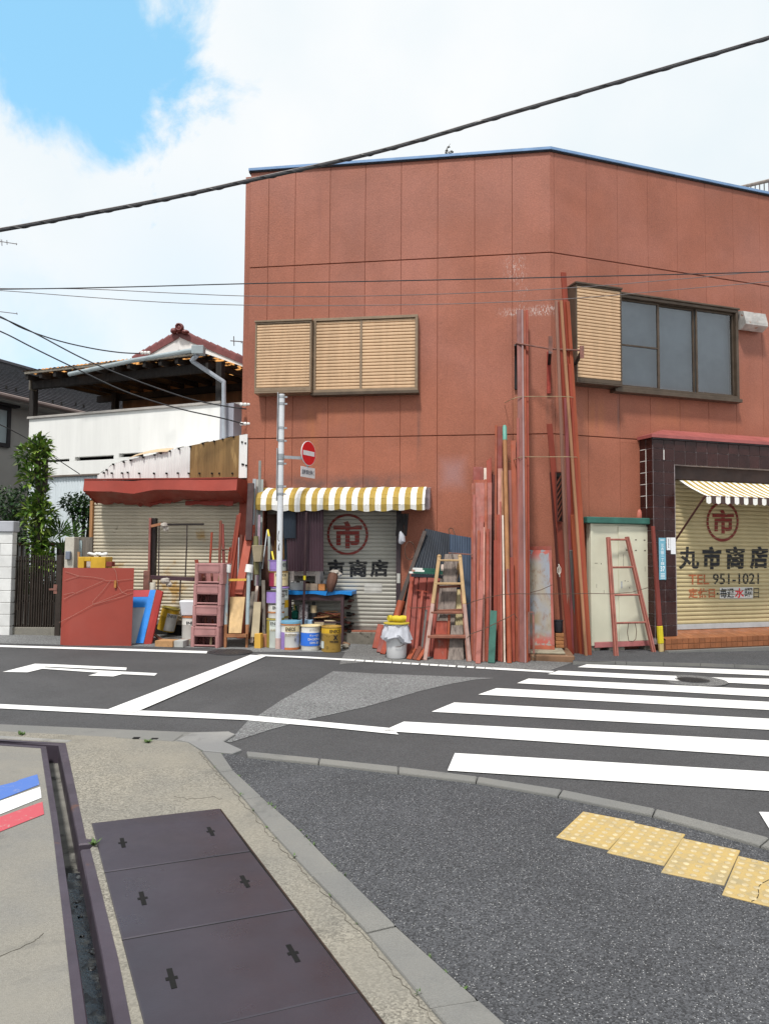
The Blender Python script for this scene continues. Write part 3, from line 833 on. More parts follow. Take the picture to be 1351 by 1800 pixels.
# openings
hA = (fA.hit(462, 1000)[0], fA.hit(701, 1000)[0], fA.hit(650, 1109)[1], fA.hit(650, 888)[1])
OPJ = 0.32
sP0 = fB.hit(1125, 900, 0)[0]                        # left side of the tiled surround
wB0, wB1 = fB.hit(1090, 600, 0.05)[0], fB.hit(1294, 600, 0.05)[0]
zB0, zB1 = fB.hit(1200, 688, 0.05)[1], fB.hit(1200, 534, 0.05)[1]
hB_win = (wB0, wB1, zB0, zB1)
hB_shop = (sP0 + 0.06, 9.2, -0.4, fB.hit(1160, 776, OPJ)[1])
# A: joints every 0.6 m from the corner
ja = [SL] + [fA.hit(470.7, 469.5)[0]] + [-0.6 * k for k in range(7, 0, -1)] + [0.0]
for r, (z0, z1) in enumerate(ROWS):
    for a, b in zip(ja, ja[1:]):
        panel(fA, a + 0.002, b - (0.002 if b < 0 else 0.0), z0, z1, [hA])
jb = [0.0, 0.0735] + [0.6735 + 0.6 * k for k in range(15)]
for r, (z0, z1) in enumerate(ROWS):
    for a, b in zip(jb, jb[1:]):
        panel(fB, a + (0.002 if a > 0 else 0.0), b - 0.002, z0, z1, [hB_win, hB_shop])
SBE = jb[-1]
# backing wall behind the joints, side and rear walls, roof deck
mb = MB(fA.T)
for q in cutrects((SL, 0, -0.4, TOP - 0.01), [hA]): mb.box(q[0], q[1], 0.022, 0.14, q[2], q[3])
mb.build('wall_core', MATS['joint'], shop)
mb = MB(fB.T)
for q in cutrects((0, SBE, -0.4, TOP - 0.01), [hB_win, hB_shop]): mb.box(q[0], q[1], 0.022, 0.14, q[2], q[3])
mb.build('wall_core', MATS['joint'], shop)
pL, pC, pR = fA.P(SL, 0, 0), fA.P(0, 0, 0), fB.P(SBE, 0, 0)
bkL, bkR = fA.P(SL, -9, 0), fB.P(SBE, -7, 0)
mb = MB()
def wallseg(a, b, th, z0, z1, mb=mb):
    a, b = V(a), V(b); d = (b - a).normalized(); n = V((-d.y, d.x, 0)) * th
    mb.hexa([a + V((0, 0, z0)), b + V((0, 0, z0)), b + n + V((0, 0, z0)), a + n + V((0, 0, z0))], [a + V((0, 0, z1)), b + V((0, 0, z1)), b + n + V((0, 0, z1)), a + n + V((0, 0, z1))])
wallseg(bkL, fA.P(SL, -0.142, 0), -0.14, -0.4, TOP)
wallseg(fB.P(SBE, -0.142, 0), bkR, -0.14, -0.4, TOP); wallseg(bkR, bkL, -0.14, -0.4, TOP)
mb.build('side_wall', MATS['wall'], shop)
mb = MB()
zr = TOP - 0.35
mb.poly([fA.P(SL, -0.15, zr), fA.P(0, -0.15, zr), fB.P(SBE, -0.15, zr), bkR + V((0, 0, zr)), bkL + V((0, 0, zr))])
mb.build('roof', M('roof_deck', (0.25, 0.26, 0.27), 0.8), shop, recalc=False)
# blue sheet-metal coping with its dark drip edge
def coping(mb, o0, o1, z0, z1):
    a, b, c = fA.P(SL - 0.03, o1, 0), fA.P(0, 0, 0), fB.P(SBE, o1, 0)
    k = (fA.en + fB.en).normalized(); k = k / k.dot(fA.en)
    out = [fA.P(SL - 0.03, o1, 0), fA.P(0, 0, 0) + k * o1, fB.P(SBE, o1, 0)]
    inn = [fA.P(SL - 0.03, o0, 0), fA.P(0, 0, 0) + k * o0, fB.P(SBE, o0, 0)]
    for i in range(2):
        q = [out[i], out[i + 1], inn[i + 1], inn[i]]
        mb.hexa([p + V((0, 0, z0)) for p in q], [p + V((0, 0, z1)) for p in q])
mb = MB(); coping(mb, -0.22, 0.045, TOP + 0.012, TOP + 0.054); mb.build('roof_edge', MATS['blue_cap'], shop)
mb = MB(); coping(mb, -0.2, 0.022, TOP - 0.012, TOP + 0.012); mb.build('drip_edge', MATS['black_trim'], shop)
# small weed on the parapet
b_ = fA.pt(783, 272, -0.05)
t = thing('parapet_weed', 'small dry weed growing on the blue roof edge above the left facade', 'weed', b_)
mb = MB()
for dx, dz in ((0.02, 0.13), (0.075, 0.19), (0.09, 0.07), (-0.015, 0.06), (0.13, 0.04)):
    mb.tube([b_ + V((0.01 * dx, 0, -0.02)), b_ + V((dx * .4, 0, dz * .6)), b_ + V((dx, 0, dz))], [0.008, 0.006, 0.002], 5)
for dx, dz in ((0.05, 0.13), (0.09, 0.06), (0.11, 0.045), (0.02, 0.07), (0.07, 0.03)):
    mb.blob(b_ + V((dx, 0, dz)), 0.025, 0.015, 0.014, 6, 4, 0, 0.4)
mb.build('stem', M('dry_weed', (0.06, 0.055, 0.04), 0.8), t)

# ---- shutters
M('amado', (0.57, 0.385, 0.235), 0.5, 0.1, 3, stk=1, dirt=((0.36, 0.16, 0.06), 0.12, 5, 0.4), rnd=0.02)
M('bronze', (0.085, 0.062, 0.045), 0.45, 0.2, 6, met=0.3)
M('bronze_light', (0.24, 0.175, 0.12), 0.45, 0.15, 6, met=0.3)
def slatbank(f, parent, s0, s1, o, z0, z1, n, mat, depth=0.02, name='slat'):
    p = (z1 - z0) / n
    mb = MB()
    prof = [(depth, 0.0), (0.001, p * .14), (0.0, p * .3), (0.0, p * .62), (0.002, p * .8), (depth, p * .97)]
    L = s1 - s0
    a = [mb.add((0, y, z)) for y, z in prof]; b = [mb.add((L, y, z)) for y, z in prof]
    for i in range(len(prof) - 1): mb.face([a[i], b[i], b[i + 1], a[i + 1]])
    mb.face(a[::-1]); mb.face(b)
    me = mb.mesh(name, mat, recalc=True)
    for k in range(n): inst(me, name, parent, f.T @ Matrix.Translation((s0, -o, z0 + k * p)))
    return p
def framebox(mb, a, b, z0, z1, o0, o1, w):
    mb.box(a, b, -o1, -o0, z0, z0 + w); mb.box(a, b, -o1, -o0, z1 - w, z1)
    mb.box(a, a + w, -o1, -o0, z0 + w, z1 - w); mb.box(b - w, b, -o1, -o0, z0 + w, z1 - w)
# first-floor window on the side street, its shutters closed
def px_box(f, xa, xb, yt, yb, o):
    ym = (yt + yb) / 2
    s0, s1 = f.hit(xa, ym, o)[0], f.hit(xb, ym, o)[0]
    xm = (xa + xb) / 2
    return s0, s1, f.hit(xm, yb, o)[1], f.hit(xm, yt, o)[1]
w1 = MB(fA.T)
a, b, c, d = px_box(fA, 448, 547, 565.5, 690.5, 0.24)
w1.box(a, b, -0.215, -0.001, c, d)
framebox(w1, a, b, c, d, 0.2155, 0.245, 0.028); w1.box(a - .01, b + .01, -.265, -.001, d + .001, d + 0.03)
w1.box(a, b, -.246, -.216, c + .029, c + 0.09)
win = w1.build('shuttered_window', MATS['bronze_light'], shop, bev=0.003)
slatbank(fA, win, a + 0.03, b - 0.03, 0.236, c + 0.095, d - 0.03, 22, MATS['amado'])
e, g, h, k = px_box(fA, 547, 734, 556.5, 688, 0.13)
mb = MB(fA.T); e = b + 0.004
framebox(mb, e, g, h, k, 0.001, 0.14, 0.045); mid = fA.hit(634, 620, .13)[0]
mb.box(mid - .018, mid + .018, -.125, -.02, h + .046, k - .046)
mb.build('frame', MATS['bronze_light'], win, bev=0.003)
mb = MB(fA.T); mb.box(e - 0.03, g + .02, -.16, -.001, h - 0.05, h - 0.001); mb.build('sill', MATS['bronze'], win, bev=0.003)
slatbank(fA, win, e + .047, mid - .02, .118, h + .047, k - .047, 21, MATS['amado'])
slatbank(fA, win, mid + .02, g - .047, .116, h + .047, k - .047, 21, MATS['amado'])

# first-floor window on the crossing side: shutter box and sliding glass
a, b, c, d = px_box(fB, 1012, 1092, 504, 675.5, 0.25)
mb = MB(fB.T)
mb.box(a, b, -.225, -.001, c, d); framebox(mb, a, b, c, d, 0.2255, .255, .02)
mb.box(a - .012, b + .012, -.275, -.001, d + .001, d + .03); mb.box(a, b, -.256, -.226, c + .021, c + .08)
win2 = mb.build('sliding_window', MATS['bronze'], shop, bev=0.003)
slatbank(fB, win2, a + .022, b - .022, .246, c + .085, d - .022, 28, MATS['amado'])
e, g, h, k = px_box(fB, 1093, 1297, 531.5, 693, 0.1)
e = b + .004
mb = MB(fB.T)
framebox(mb, e, g, h, k, -0.06, .11, .05)
mb.box(e - .06, g + .02, -.15, -.001, h - .06, h - .001); mb.box(e - .01, g + .02, -.135, -.001, k + .001, k + .03)
mb.build('frame', MATS['bronze'], win2, bev=0.004)
m, tt = newmat('glass')
gl, tr, mxs = tt.n('ShaderNodeBsdfGlossy'), tt.n('ShaderNodeBsdfTransparent'), tt.n('ShaderNodeMixShader')
gl.inputs['Roughness'].default_value = 0.02; gl.inputs['Color'].default_value = (.95, .97, 1, 1); tr.inputs['Color'].default_value = (.84, .9, .94, 1)
lw = tt.n('ShaderNodeLayerWeight'); lw.inputs['Blend'].default_value = .5
tt.put(mxs.inputs[0], tt.math('MULTIPLY_ADD', tt.math('POWER', lw.outputs['Facing'], 2.5), .5, .1)); tt.put(mxs.inputs[1], tr.outputs[0]); tt.put(mxs.inputs[2], gl.outputs[0])
tt.put(tt.n('ShaderNodeOutputMaterial').inputs[0], mxs.outputs[0]); MATS['glass'] = m
M('blind', (0.2, 0.225, 0.25), 0.6, 0.22, 1.6)
s1_, s2_ = fB.hit(1158.5, 610, .06)[0], fB.hit(1223, 610, .06)[0]
spans = [(e + .051, s1_, .035), (s1_, s2_, .0), (s2_, g - .051, .035)]
for i, (x0, x1, o) in enumerate(spans):
    mb = MB(fB.T); framebox(mb, x0 + .002, x1 - .002, h + .052, k - .052, o - .012, o + .02, .032)
    sash = mb.build('sash', MATS['bronze'], win2, bev=0.003)
    mb = MB(fB.T); mb.poly([(x0 + .03, -o, h + .08), (x1 - .03, -o, h + .08), (x1 - .03, -o, k - .08), (x0 + .03, -o, k - .08)]); mb.build('pane', MATS['glass'], win2, recalc=False)
    if i == 0:
        mb = MB(fB.T); zz = h + (k - h) * .47; mb.box(x0 + .034, x1 - .034, -o - .016, -o + .01, zz, zz + .025); mb.build('rail', MATS['bronze'], win2)
mb = MB(fB.T); n = 46; zb = h + 0.12
for i in range(n):
    z = zb + (k - zb - .03) * i / n; q = (k - zb) / n
    if True:
        mb.poly([(e + .06, .088, z), (g - .06, .088, z), (g - .06, .066, z + q * .8), (e + .06, .066, z + q * .8)])
mb.poly([(e + .04, .09, h + .05), (g - .04, .09, h + .05), (g - .04, .09, k - .02), (e + .04, .09, k - .02)])
stuff(mb.build('blinds', MATS['blind'], win2, recalc=False))
mb = MB(fB.T); mb.box(e, g, .3, .32, h - .1, k + .1); mb.box(e - .02, e, .02, .3, h - .1, k + .1); mb.box(g, g + .02, .02, .3, h - .1, k + .1); mb.box(e, g, .02, .3, h - .1, h); mb.box(e, g, .02, .3, k, k + .1)
mb.build('dark_room', MATS['void'], win2)
# things standing on the inner sill: pale rolls
mb = MB(fB.T)
for x in (0.75, 1.05, 1.3, 1.62, 1.86): mb.box(e + x, e + x + random.uniform(.1, .2), .1, .16, h + .05, h + random.uniform(.09, .14))
mb.build('sill_clutter', M('grey_clutter', (.3, .32, .34), .7, .4, 9), win2)

# extract hood beside it
a, b, c, d = px_box(fB, 1308, 1347, 545.5, 579, 0.2)
mb = MB(fB.T)
pr = [(0.0, c + .1), (-.03, c + .02), (-.1, c), (-.22, c + .07), (-.22, c + .12), (-.17, d - .03), (-.08, d), (0.0, d)]
A = [mb.add((a, y, z)) for y, z in pr]; B = [mb.add((b, y, z)) for y, z in pr]
mb.face(A[::-1]); mb.face(B)
for i in range(len(pr)): mb.face([A[i], A[(i + 1) % len(pr)], B[(i + 1) % len(pr)], B[i]])
hood = mb.build('vent_hood', M('hood', (.42, .4, .38), .45, .25, 8, dirt=[((.3, .12, .06), .35, 11), ((.7, .6, .4), .15, 16)], met=.3), shop)

# ---- tiled surround of the right-hand shop front
OP = 0.32
M('grout', (0.3, 0.26, 0.27), 0.9, 0.35, 9)
M('grout_white', (0.7, 0.69, 0.66), 0.8, 0.15)
M('tile_brown', (0.034, 0.0115, 0.0105), 0.22, 0.22, 5, dirt=[((0.13, 0.1, 0.1), 0.1, 7, .3)], spec=0.3, rnd=0.2, bump=0.05, bs=14)
zt, zb_ = fB.hit(1160, 768, OP)[1], fB.hit(1165, 1121, OP)[1]
sj = fB.hit(1186, 950, OP)[0]                        # jamb of the opening
zl = fB.hit(1190, 817, OP)[1]                        # underside of the lintel
mb = MB(fB.T)
mb.box(sP0, sj, -OP + .006, 0.02, zb_ - .1, zt); mb.box(sj, SBE, -OP + .006, 0.02, zl, zt)
mb.box(sj + .001, sj + .02, -OP + .01, .12, zb_ - .1, zl)
portal = mb.build('tiled_surround', MATS['grout'], shop)
def tilemesh(w, h, nm='tile'):
    q = MB(); q.box(.004, w - .004, -.008, .002, .004, h - .004); return q.mesh(nm, MATS['tile_brown'], bev=.003)
nr = 17; rh = (zt - zb_) / nr; tw_ = (sj - sP0) / 2
tm = tilemesh(tw_, rh)
for c_ in range(2):
    for r_ in range(nr): inst(tm, 'tile', portal, fB.T @ Matrix.Translation((sP0 + c_ * tw_, -OP, zb_ + r_ * rh)))
tm2 = tilemesh(OP / 2, rh)
side = fB.T @ Matrix.Translation((sP0, 0, 0)) @ Matrix.Rotation(-pi / 2, 4, 'Z')
for c_ in range(2):
    for r_ in range(nr): inst(tm2, 'tile', portal, side @ Matrix.Translation((c_ * OP / 2, 0, zb_ + r_ * rh)))
nl = 2; lh = (zt - zl) / nl; lw = fB.hit(1351, 800, OP)[0] - sj; ncol = 9; lw /= 9.0
tm3 = tilemesh(lw, lh)
for c_ in range(int((SBE - sj) / lw)):
    for r_ in range(nl): inst(tm3, 'tile', portal, fB.T @ Matrix.Translation((sj + c_ * lw, -OP, zl + r_ * lh)))
mb = MB(side)
x_ = OP / 2
mb.box(x_ - .006, x_ + .006, -.012, 0, zt - rh * 6.1, zt - rh * 1.05)
for r_ in (1, 2, 3, 4, 5): mb.box(x_ * .1, x_ - .008, -.0105, 0, zt - rh * (r_ + .03), zt - rh * (r_ - .02))
mb.build('grout_repair', MATS['grout_white'], portal)
mb = MB(fB.T); mb.box(sP0 + tw_ - .006, sP0 + tw_ + .006, -OP - .012, -OP, zt - rh * 1.95, zt - rh * 1.1); mb.build('grout_repair', MATS['grout_white'], portal)
# sloped metal cap over the tiles
e0 = fB.hit(1155, 755, 0)
mb = MB(fB.T); q = .05
zlo = zt + .03
s_h = e0[0]
mb.poly([(sP0 - q, -OP - q, zlo), (SBE, -OP - q, zlo), (SBE, -.002, e0[1]), (s_h + .1, -.002, e0[1])]); mb.poly([(sP0 - q, -.002, zlo), (sP0 - q, -OP - q, zlo), (s_h + .1, -.002, e0[1])])
mb.poly([(sP0 - q, -OP - q, zlo - .05), (SBE, -OP - q, zlo - .05), (SBE, -OP - q, zlo), (sP0 - q, -OP - q, zlo)]); mb.poly([(sP0 - q, 0, zlo - .05), (sP0 - q, -OP - q, zlo - .05), (sP0 - q, -OP - q, zlo), (sP0 - q, 0, zlo)])
mb.poly([(sP0 - q, 0, zlo - .05), (SBE, 0, zlo - .05), (SBE, -OP - q, zlo - .05), (sP0 - q, -OP - q, zlo - .05)])
mb.build('metal_cap', M('cap_red', (0.3, 0.085, 0.08), 0.4, 0.14, 3, dirt=((.12, .04, .04), .15, 5)), shop, recalc=False)
mb = MB(fB.T); mb.box(sP0 - q + .012, SBE, -OP - q + .012, -OP - q + .03, zlo - .075, zlo - .051); mb.build('cap_lip', MATS['black_trim'], shop)

# ---- right-hand roller shutter with lettering
OS = 0.04
zs0 = fB.hit(1190, 1107, OS)[1]; zs1 = zl - .02
PITCH_S = 0.0685
M('shutter_tan', (0.5, 0.415, 0.235), 0.5, 0.12, 1.6, dirt=[((0.3, 0.2, 0.08), 0.16, 2.2, 2)], rnd=0.03)
shut = MB(fB.T); shut.box(sj + .02, SBE, -OS - .012, -OS + .02, zs0, zs0 + .085)
sh = shut.build('roller_shutter', M('alu', (.5, .51, .52), .4, .1, 5, met=.3), shop, bev=.004)
n = int((zs1 - zs0 - .085) / PITCH_S)
mb = MB()
def slatmesh(L, p, mat, depth=.02):
    q = MB(); prof = [(depth, 0.0), (.006, p * .08), (0.0, p * .3), (0.0, p * .62), (.006, p * .82), (depth, p * .9), (depth, p)]
    a = [q.add((0, y, z)) for y, z in prof]; b = [q.add((L, y, z)) for y, z in prof]
    for i in range(len(prof) - 1): q.face([a[i], b[i], b[i + 1], a[i + 1]])
    return q.mesh('slat', mat, recalc=False)
me = slatmesh(SBE - sj - .02, PITCH_S, MATS['shutter_tan'])
zS = zs0 + .086
for i in range(n + 1): inst(me, 'slat', sh, fB.T @ Matrix.Translation((sj + .02, -OS, zS + i * PITCH_S)))
mb = MB(fB.T)
mb.box(sj + .021, SBE, -.2, -.06, fB.hit(1200, 843, .2)[1], zl + .03)
mb.build('shutter_box', M('box_brown', (.045, .026, .022), .5, .3, 4), sh, bev=.006)
mb = MB(fB.T); mb.box(sj + .021, sj + .06, -.1, .02, zs0, zl); mb.build('guide_rail', M('guide', (.12, .04, .035), .5, .3, 6), sh)
mb = MB(fB.T); zy = fB.hit(1190, 1072, .11)[1]; mb.box(sj + .022, sj + .05, -.112, -.1005, zs0 - .01, zy); mb.build('warning_tape', M('tape_yellow', (.62, .5, .02), .5, .3, 14, dirt=((.1, .08, .02), .3, 20)), sh)
M('ink_black', (0.012, 0.012, 0.016), 0.55, 0.25, 30); M('ink_red', (0.2, 0.022, 0.016), 0.55, 0.25, 20); M('ink_faded', (0.42, 0.12, 0.045), 0.6, 0.35, 30); M('ink_bright', (0.62, 0.03, 0.04), 0.5, 0.1); M('ink_white', (0.62, 0.61, 0.58), 0.6, 0.1)
OT = OS + .0025
def ptfn(f, x0, x1, y0, y1, o, slope=0.0):
    a, b, c, d = f.pt(x0, y1, o), f.pt(x1, y1 + slope * (x1 - x0), o), f.pt(x0, y0, o), f.pt(x1, y0 + slope * (x1 - x0), o)
    return quadfn(a, b, c, d)
def letters(parent, f, items, zref, pitch, half, name='lettering'):
    groups = {}
    for body, x0, x1, y0, y1, mat, bold, o, sl in items:
        mb = MB(); text(mb, body, ptfn(f, x0, x1, y0, y1, o, sl), bold); groups.setdefault(mat, []).append(mb)
    for mat, ms in groups.items():
        q = MB()
        for mb in ms:
            k = len(q.v); q.v += mb.v; q.f += [[i + k for i in f_] for f_ in mb.f]; q.mi += mb.mi
        if half: cut_bands(q, zref, pitch, half)
        q.build(name, MATS[mat], parent, recalc=False)
it = [('丸', 1192, 1228, 961, 1001, 'ink_black', .03, OT, -.012), ('市', 1233.5, 1267, 960.5, 1001, 'ink_black', .05, OT, -.012), ('商', 1275, 1308, 960.5, 1000.5, 'ink_black', .042, OT, -.012), ('店', 1317, 1349, 960.5, 1000.5, 'ink_black', .042, OT, -.012),
      ('TEL', 1209.5, 1245.5, 1010, 1027.5, 'ink_faded', .016, OT, -.01), ('951-1021', 1252, 1333, 1008, 1027.5, 'ink_black', .014, OT, -.01),
      ('定休日', 1209, 1256, 1034, 1051.5, 'ink_faded', .03, OT, -.01), ('・', 1258.5, 1262, 1042, 1045, 'ink_black', .0, OT, -.01), ('毎週', 1265, 1289, 1034, 1051, 'ink_black', .02, OT + .002, -.01), ('水', 1290.5, 1307, 1034, 1051, 'ink_bright', .03, OT + .002, -.01), ('曜', 1308, 1321.5, 1034, 1051, 'ink_black', .01, OT + .002, -.01), ('日', 1323.5, 1333, 1034, 1051, 'ink_black', .0, OT, -.01),
      ('市', 1251, 1289, 896, 939, 'ink_red', .04, OT, -.01)]
letters(sh, fB, it, zS, PITCH_S, .0042)
mb = MB(); ringpoly(mb, ptfn(fB, 1240.5, 1297.5, 881.5, 952.5, OT, -.01), .43, .5, 48); cut_bands(mb, zS, PITCH_S, .0042); mb.build('emblem_ring', MATS['ink_red'], sh, recalc=False)
mb = MB(); q = ptfn(fB, 1264, 1322.5, 1032.5, 1053, OT + .001, -.01); mb.poly([q(0, 0), q(1, 0), q(1, 1), q(0, 1)]); cut_bands(mb, zS, PITCH_S, .0042); mb.build('white_patch', MATS['ink_white'], sh, recalc=False)

# ---- doorstep of orange tiles
OD = 0.45
zd = zb_ - .004
M('step_tile', (0.27, 0.1, 0.042), 0.4, 0.18, 6, dirt=((.2, .07, .03), .25, 8), rnd=0.12)
mb = MB(fB.T); sd0 = fB.hit(1169, 1135, OD)[0]
mb.box(sd0 + .01, SBE, -OD + .006, .1, -.35, zd - .012)
rise = atan2(zs0 - .004 - zd, OD - OS)
mb.hexa([(sj - .02, -OD + .01, zd - .011), (SBE, -OD + .01, zd - .011), (SBE, .06, zd - .011), (sj - .02, .06, zd - .011)], [(sj - .02, -OD + .01, zd - .008), (SBE, -OD + .01, zd - .008), (SBE, -OS, zs0 - .012), (sj - .02, -OS, zs0 - .012)])
step = mb.build('doorstep', M('step_grout', (.22, .1, .055), .85, .2), shop)
zg0 = fB.hit(1200, 1141, OD)[1]
th_ = (zd - zg0) / 2; tw3 = .108
q = MB(); q.box(.004, tw3 - .004, -.007, .002, .004, th_ - .004); ft = q.mesh('tile', MATS['step_tile'], bev=.002)
q = MB(); q.box(.0015, tw3 - .0015, .0015, .1085, -.006, .001); tt_ = q.mesh('tile', MATS['step_tile'], bev=.002)
for i in range(26):
    for r_ in range(2): inst(ft, 'tile', step, fB.T @ Matrix.Translation((sd0 + i * tw3, -OD, zg0 + r_ * th_)))
    for r_ in range(4):
        if sd0 + (i + .5) * tw3 > sj + .03 or r_ == 0: inst(tt_, 'tile', step, fB.T @ Matrix.Translation((sd0 + i * tw3, -OD, zd - .001)) @ Matrix.Rotation(rise, 4, 'X') @ Matrix.Translation((0, r_ * .11, 0)))
mb = MB(fB.T); mb.box(sd0 - .02, SBE, -OD - .09, -OD, -.3, zg0 - .01); mb.build('step_base', MATS['kerb'], shop)

# ---- the right-hand awning
M('cloth_white', (0.78, 0.77, 0.74), 0.75, 0.06, 5, rnd=0, dirt=((.5, .46, .36), .08, 5)); M('cloth_gold', (0.38, 0.26, 0.055), 0.75, 0.1, 5, rnd=0); M('cloth_under', (0.07, 0.05, 0.05), 0.8, 0.2)
sA0 = fB.hit(1193, 844, .2)[0]; zA0 = fB.hit(1193, 844, .2)[1]
oA = .2
for _ in range(60):
    if fB.hit(1240, 871, oA)[0] > sA0: oA += .02
oA = max(oA, .5)
zA1 = fB.hit(1240, 871, oA)[1]; zA2 = fB.hit(1240, 885.5, oA)[1]
aw = thing('lowered_awning', 'gold and white striped awning let down over the tan shutter with brown valance blocks painted shadow dark', 'awning', fB.P(sA0, oA, zA1), fB.th)
mb = MB(fB.T); W_ = .068; k = 0; s = sA0
while s < SBE - .05:
    for j in range(4):
        u0, u1 = j / 4, (j + 1) / 4
        f_ = lambda u: (-(.2 + (oA - .2) * u), zA0 + (zA1 - zA0) * u - .02 * sin(pi * u))
        (y0, z0), (y1, z1) = f_(u0), f_(u1)
        mb.poly([(s, y0, z0), (s, y1, z1), (s + W_, y1, z1), (s + W_, y0, z0)], k % 2)
    s += W_; k += 1
mb.build('canopy', [MATS['cloth_white'], MATS['cloth_gold']], aw, solid=.003)
mb = MB(fB.T); s = sA0; k = 0; VW = .092
while s < SBE - .1:
    for j in range(6):
        u0, u1 = j / 6, (j + 1) / 6; dz = lambda u: (zA1 - zA2) * (.82 + .18 * sin(pi * u))
        mb.poly([(s + VW * u0, -oA, zA1 - dz(u0)), (s + VW * u1, -oA - .004 * (k % 2), zA1 - dz(u1)), (s + VW * u1, -oA, zA1), (s + VW * u0, -oA, zA1)], 0 if k % 2 == 0 else 1)
    s += VW; k += 1
mb.build('valance', [MATS['cloth_white'], M('cloth_shadow_brown', (.055, .035, .03), .8, .2)], aw, solid=.003)  # brown blocks carry the valance's shadow in their colour
mb = MB(fB.T); mb.tube([(sA0 - .03, -oA + .01, zA1 - .012), (SBE - .1, -oA + .01, zA1 - .012)], .014, 8); mb.build('front_bar', M('arm_brown', (.09, .035, .03), .5, .2, met=.2), aw)
zq = fB.hit(1190, 952, .1)[1]
mb = MB(fB.T); mb.beam((sA0 - .02, -oA + .01, zA1 - .01), (sA0 - .02, -.09, zq), .025, .02); mb.build('support_arm', MATS['arm_brown'], aw)

# signs on the tiled pillar
def plate(name, label, cat, f, x0, x1, y0, y1, o, mat, th=.006, group=None):
    s0, s1, z0, z1 = px_box(f, x0, x1, y0, y1, o)
    t = thing(name, label, cat, f.P((s0 + s1) / 2, o, z0), f.th, group)
    mb = MB(f.T); mb.box(s0, s1, -o - th, -o, z0, z1); mb.build('plate', mat, t, bev=.001)
    return t, (s0, s1, z0, z1)
M('plate_blue', (0.17, 0.4, 0.52), 0.35, 0.08, 5, dirt=((.4, .5, .55), .1, 8)); M('paper', (.74, .75, .78), .7, .05); M('print_white', (.82, .84, .86), .5, .05)
t, (s0, s1, z0, z1) = plate('address_plate', 'pale blue vertical street address plate on the dark tiled pillar', 'sign', fB, 1157, 1169, 945.5, 1019, OP + .012, MATS['plate_blue'])
mb = MB(fB.T); H = z1 - z0; w = s1 - s0
for i, ch in enumerate('江古田二丁目'):
    zc = z1 - H * (.14 + .088 * i); hh = .068 * H if ch not in '二' else .04 * H
    text(mb, ch, (lambda zc, hh: lambda u, v: V((s0 + w * (.3 + .4 * u), -OP - .0195, zc - hh + hh * v)))(zc, hh), .01)
text(mb, '37', lambda u, v: V((s0 + w * (.18 + .64 * u), -OP - .0195, z1 - H * .8 + H * .12 * v)), .01)
for i in range(4): mb.poly([(s0 + w * .2, -OP - .0195, z0 + H * (.03 + .035 * i)), (s0 + w * .8, -OP - .0195, z0 + H * (.03 + .035 * i)), (s0 + w * .8, -OP - .0195, z0 + H * (.042 + .035 * i)), (s0 + w * .2, -OP - .0195, z0 + H * (.042 + .035 * i))])
mb.poly([(s0 + w * .2, -OP - .0195, z1 - H * .06), (s0 + w * .8, -OP - .0195, z1 - H * .06), (s0 + w * .8, -OP - .0195, z1 - H * .045), (s0 + w * .2, -OP - .0195, z1 - H * .045)])
mb.build('lettering', MATS['print_white'], t, recalc=False)
plate('paper_notice', 'long white paper notice on the tiled pillar beside the tan shutter', 'notice', fB, 1178, 1186.5, 945, 974, OP + .013, MATS['paper'], .002)
t, (s0, s1, z0, z1) = plate('paper_notice', 'short white paper with small dark marks between the address plate and the long notice', 'notice', fB, 1170.5, 1177.6, 945, 967, OP + .013, MATS['paper'], .002)
mb = MB(fB.T)
for i in range(7):
    z = z1 - (z1 - z0) * (.12 + i * .11); x = (s0 + s1) / 2; mb.poly([(x - .01, -OP - .0155, z - .008), (x + .006, -OP - .0155, z - .008), (x + .008, -OP - .0155, z + .006), (x - .006, -OP - .0155, z + .006)])
mb.build('print', MATS['ink_black'], t, recalc=False)

# ---- side-street shutter, recessed under the left awning
OR = -0.16
zsh0 = fA.hit(650, 1106, OR)[1]; PA = .0655
M('shutter_grey', (0.4, 0.385, 0.34), 0.5, 0.14, 1.8, dirt=[((0.3, 0.2, 0.1), 0.14, 3, 2)], rnd=.03)
mb = MB(fA.T); mb.box(hA[0], hA[1], .16 - .01, .19, zsh0 - .05, zsh0 + .03)
sh2 = mb.build('side_shutter', M('shutter_bar', (.22, .2, .18), .5, .2), shop)
me = slatmesh(hA[1] - hA[0] - .05, PA, MATS['shutter_grey'])
n = int((hA[3] - zsh0) / PA)
for i in range(n + 1): inst(me, 'slat', sh2, fA.T @ Matrix.Translation((hA[0] + .01, -OR, zsh0 + .03 + i * PA)))
OQ = OR + .0025
letters(sh2, fA, [('丸', 541, 570, 983.5, 1014, 'ink_black', .03, OQ, .0), ('市', 576, 605, 983, 1014, 'ink_black', .05, OQ, 0), ('商', 613, 645, 983.5, 1014.5, 'ink_black', .042, OQ, 0), ('店', 650, 682, 983.5, 1014.5, 'ink_black', .042, OQ, 0), ('市', 586, 636, 916, 964, 'ink_red', .04, OQ, 0)], zsh0 + .03, PA, .004)
mb = MB(); ringpoly(mb, ptfn(fA, 574.5, 647, 903, 976, OQ, 0), .44, .5, 48); cut_bands(mb, zsh0 + .03, PA, .004); mb.build('emblem_ring', MATS['ink_red'], sh2, recalc=False)
mb = MB(); q = ptfn(fA, 640, 671, 1025, 1042, OQ, 0); mb.poly([q(0, 0), q(1, 0), q(1, 1), q(0, 1)]); cut_bands(mb, zsh0 + .03, PA, .004); mb.build('pale_patch', M('patch_grey', (.5, .49, .46), .6, .15, 9), sh2, recalc=False)
mb = MB(fA.T)
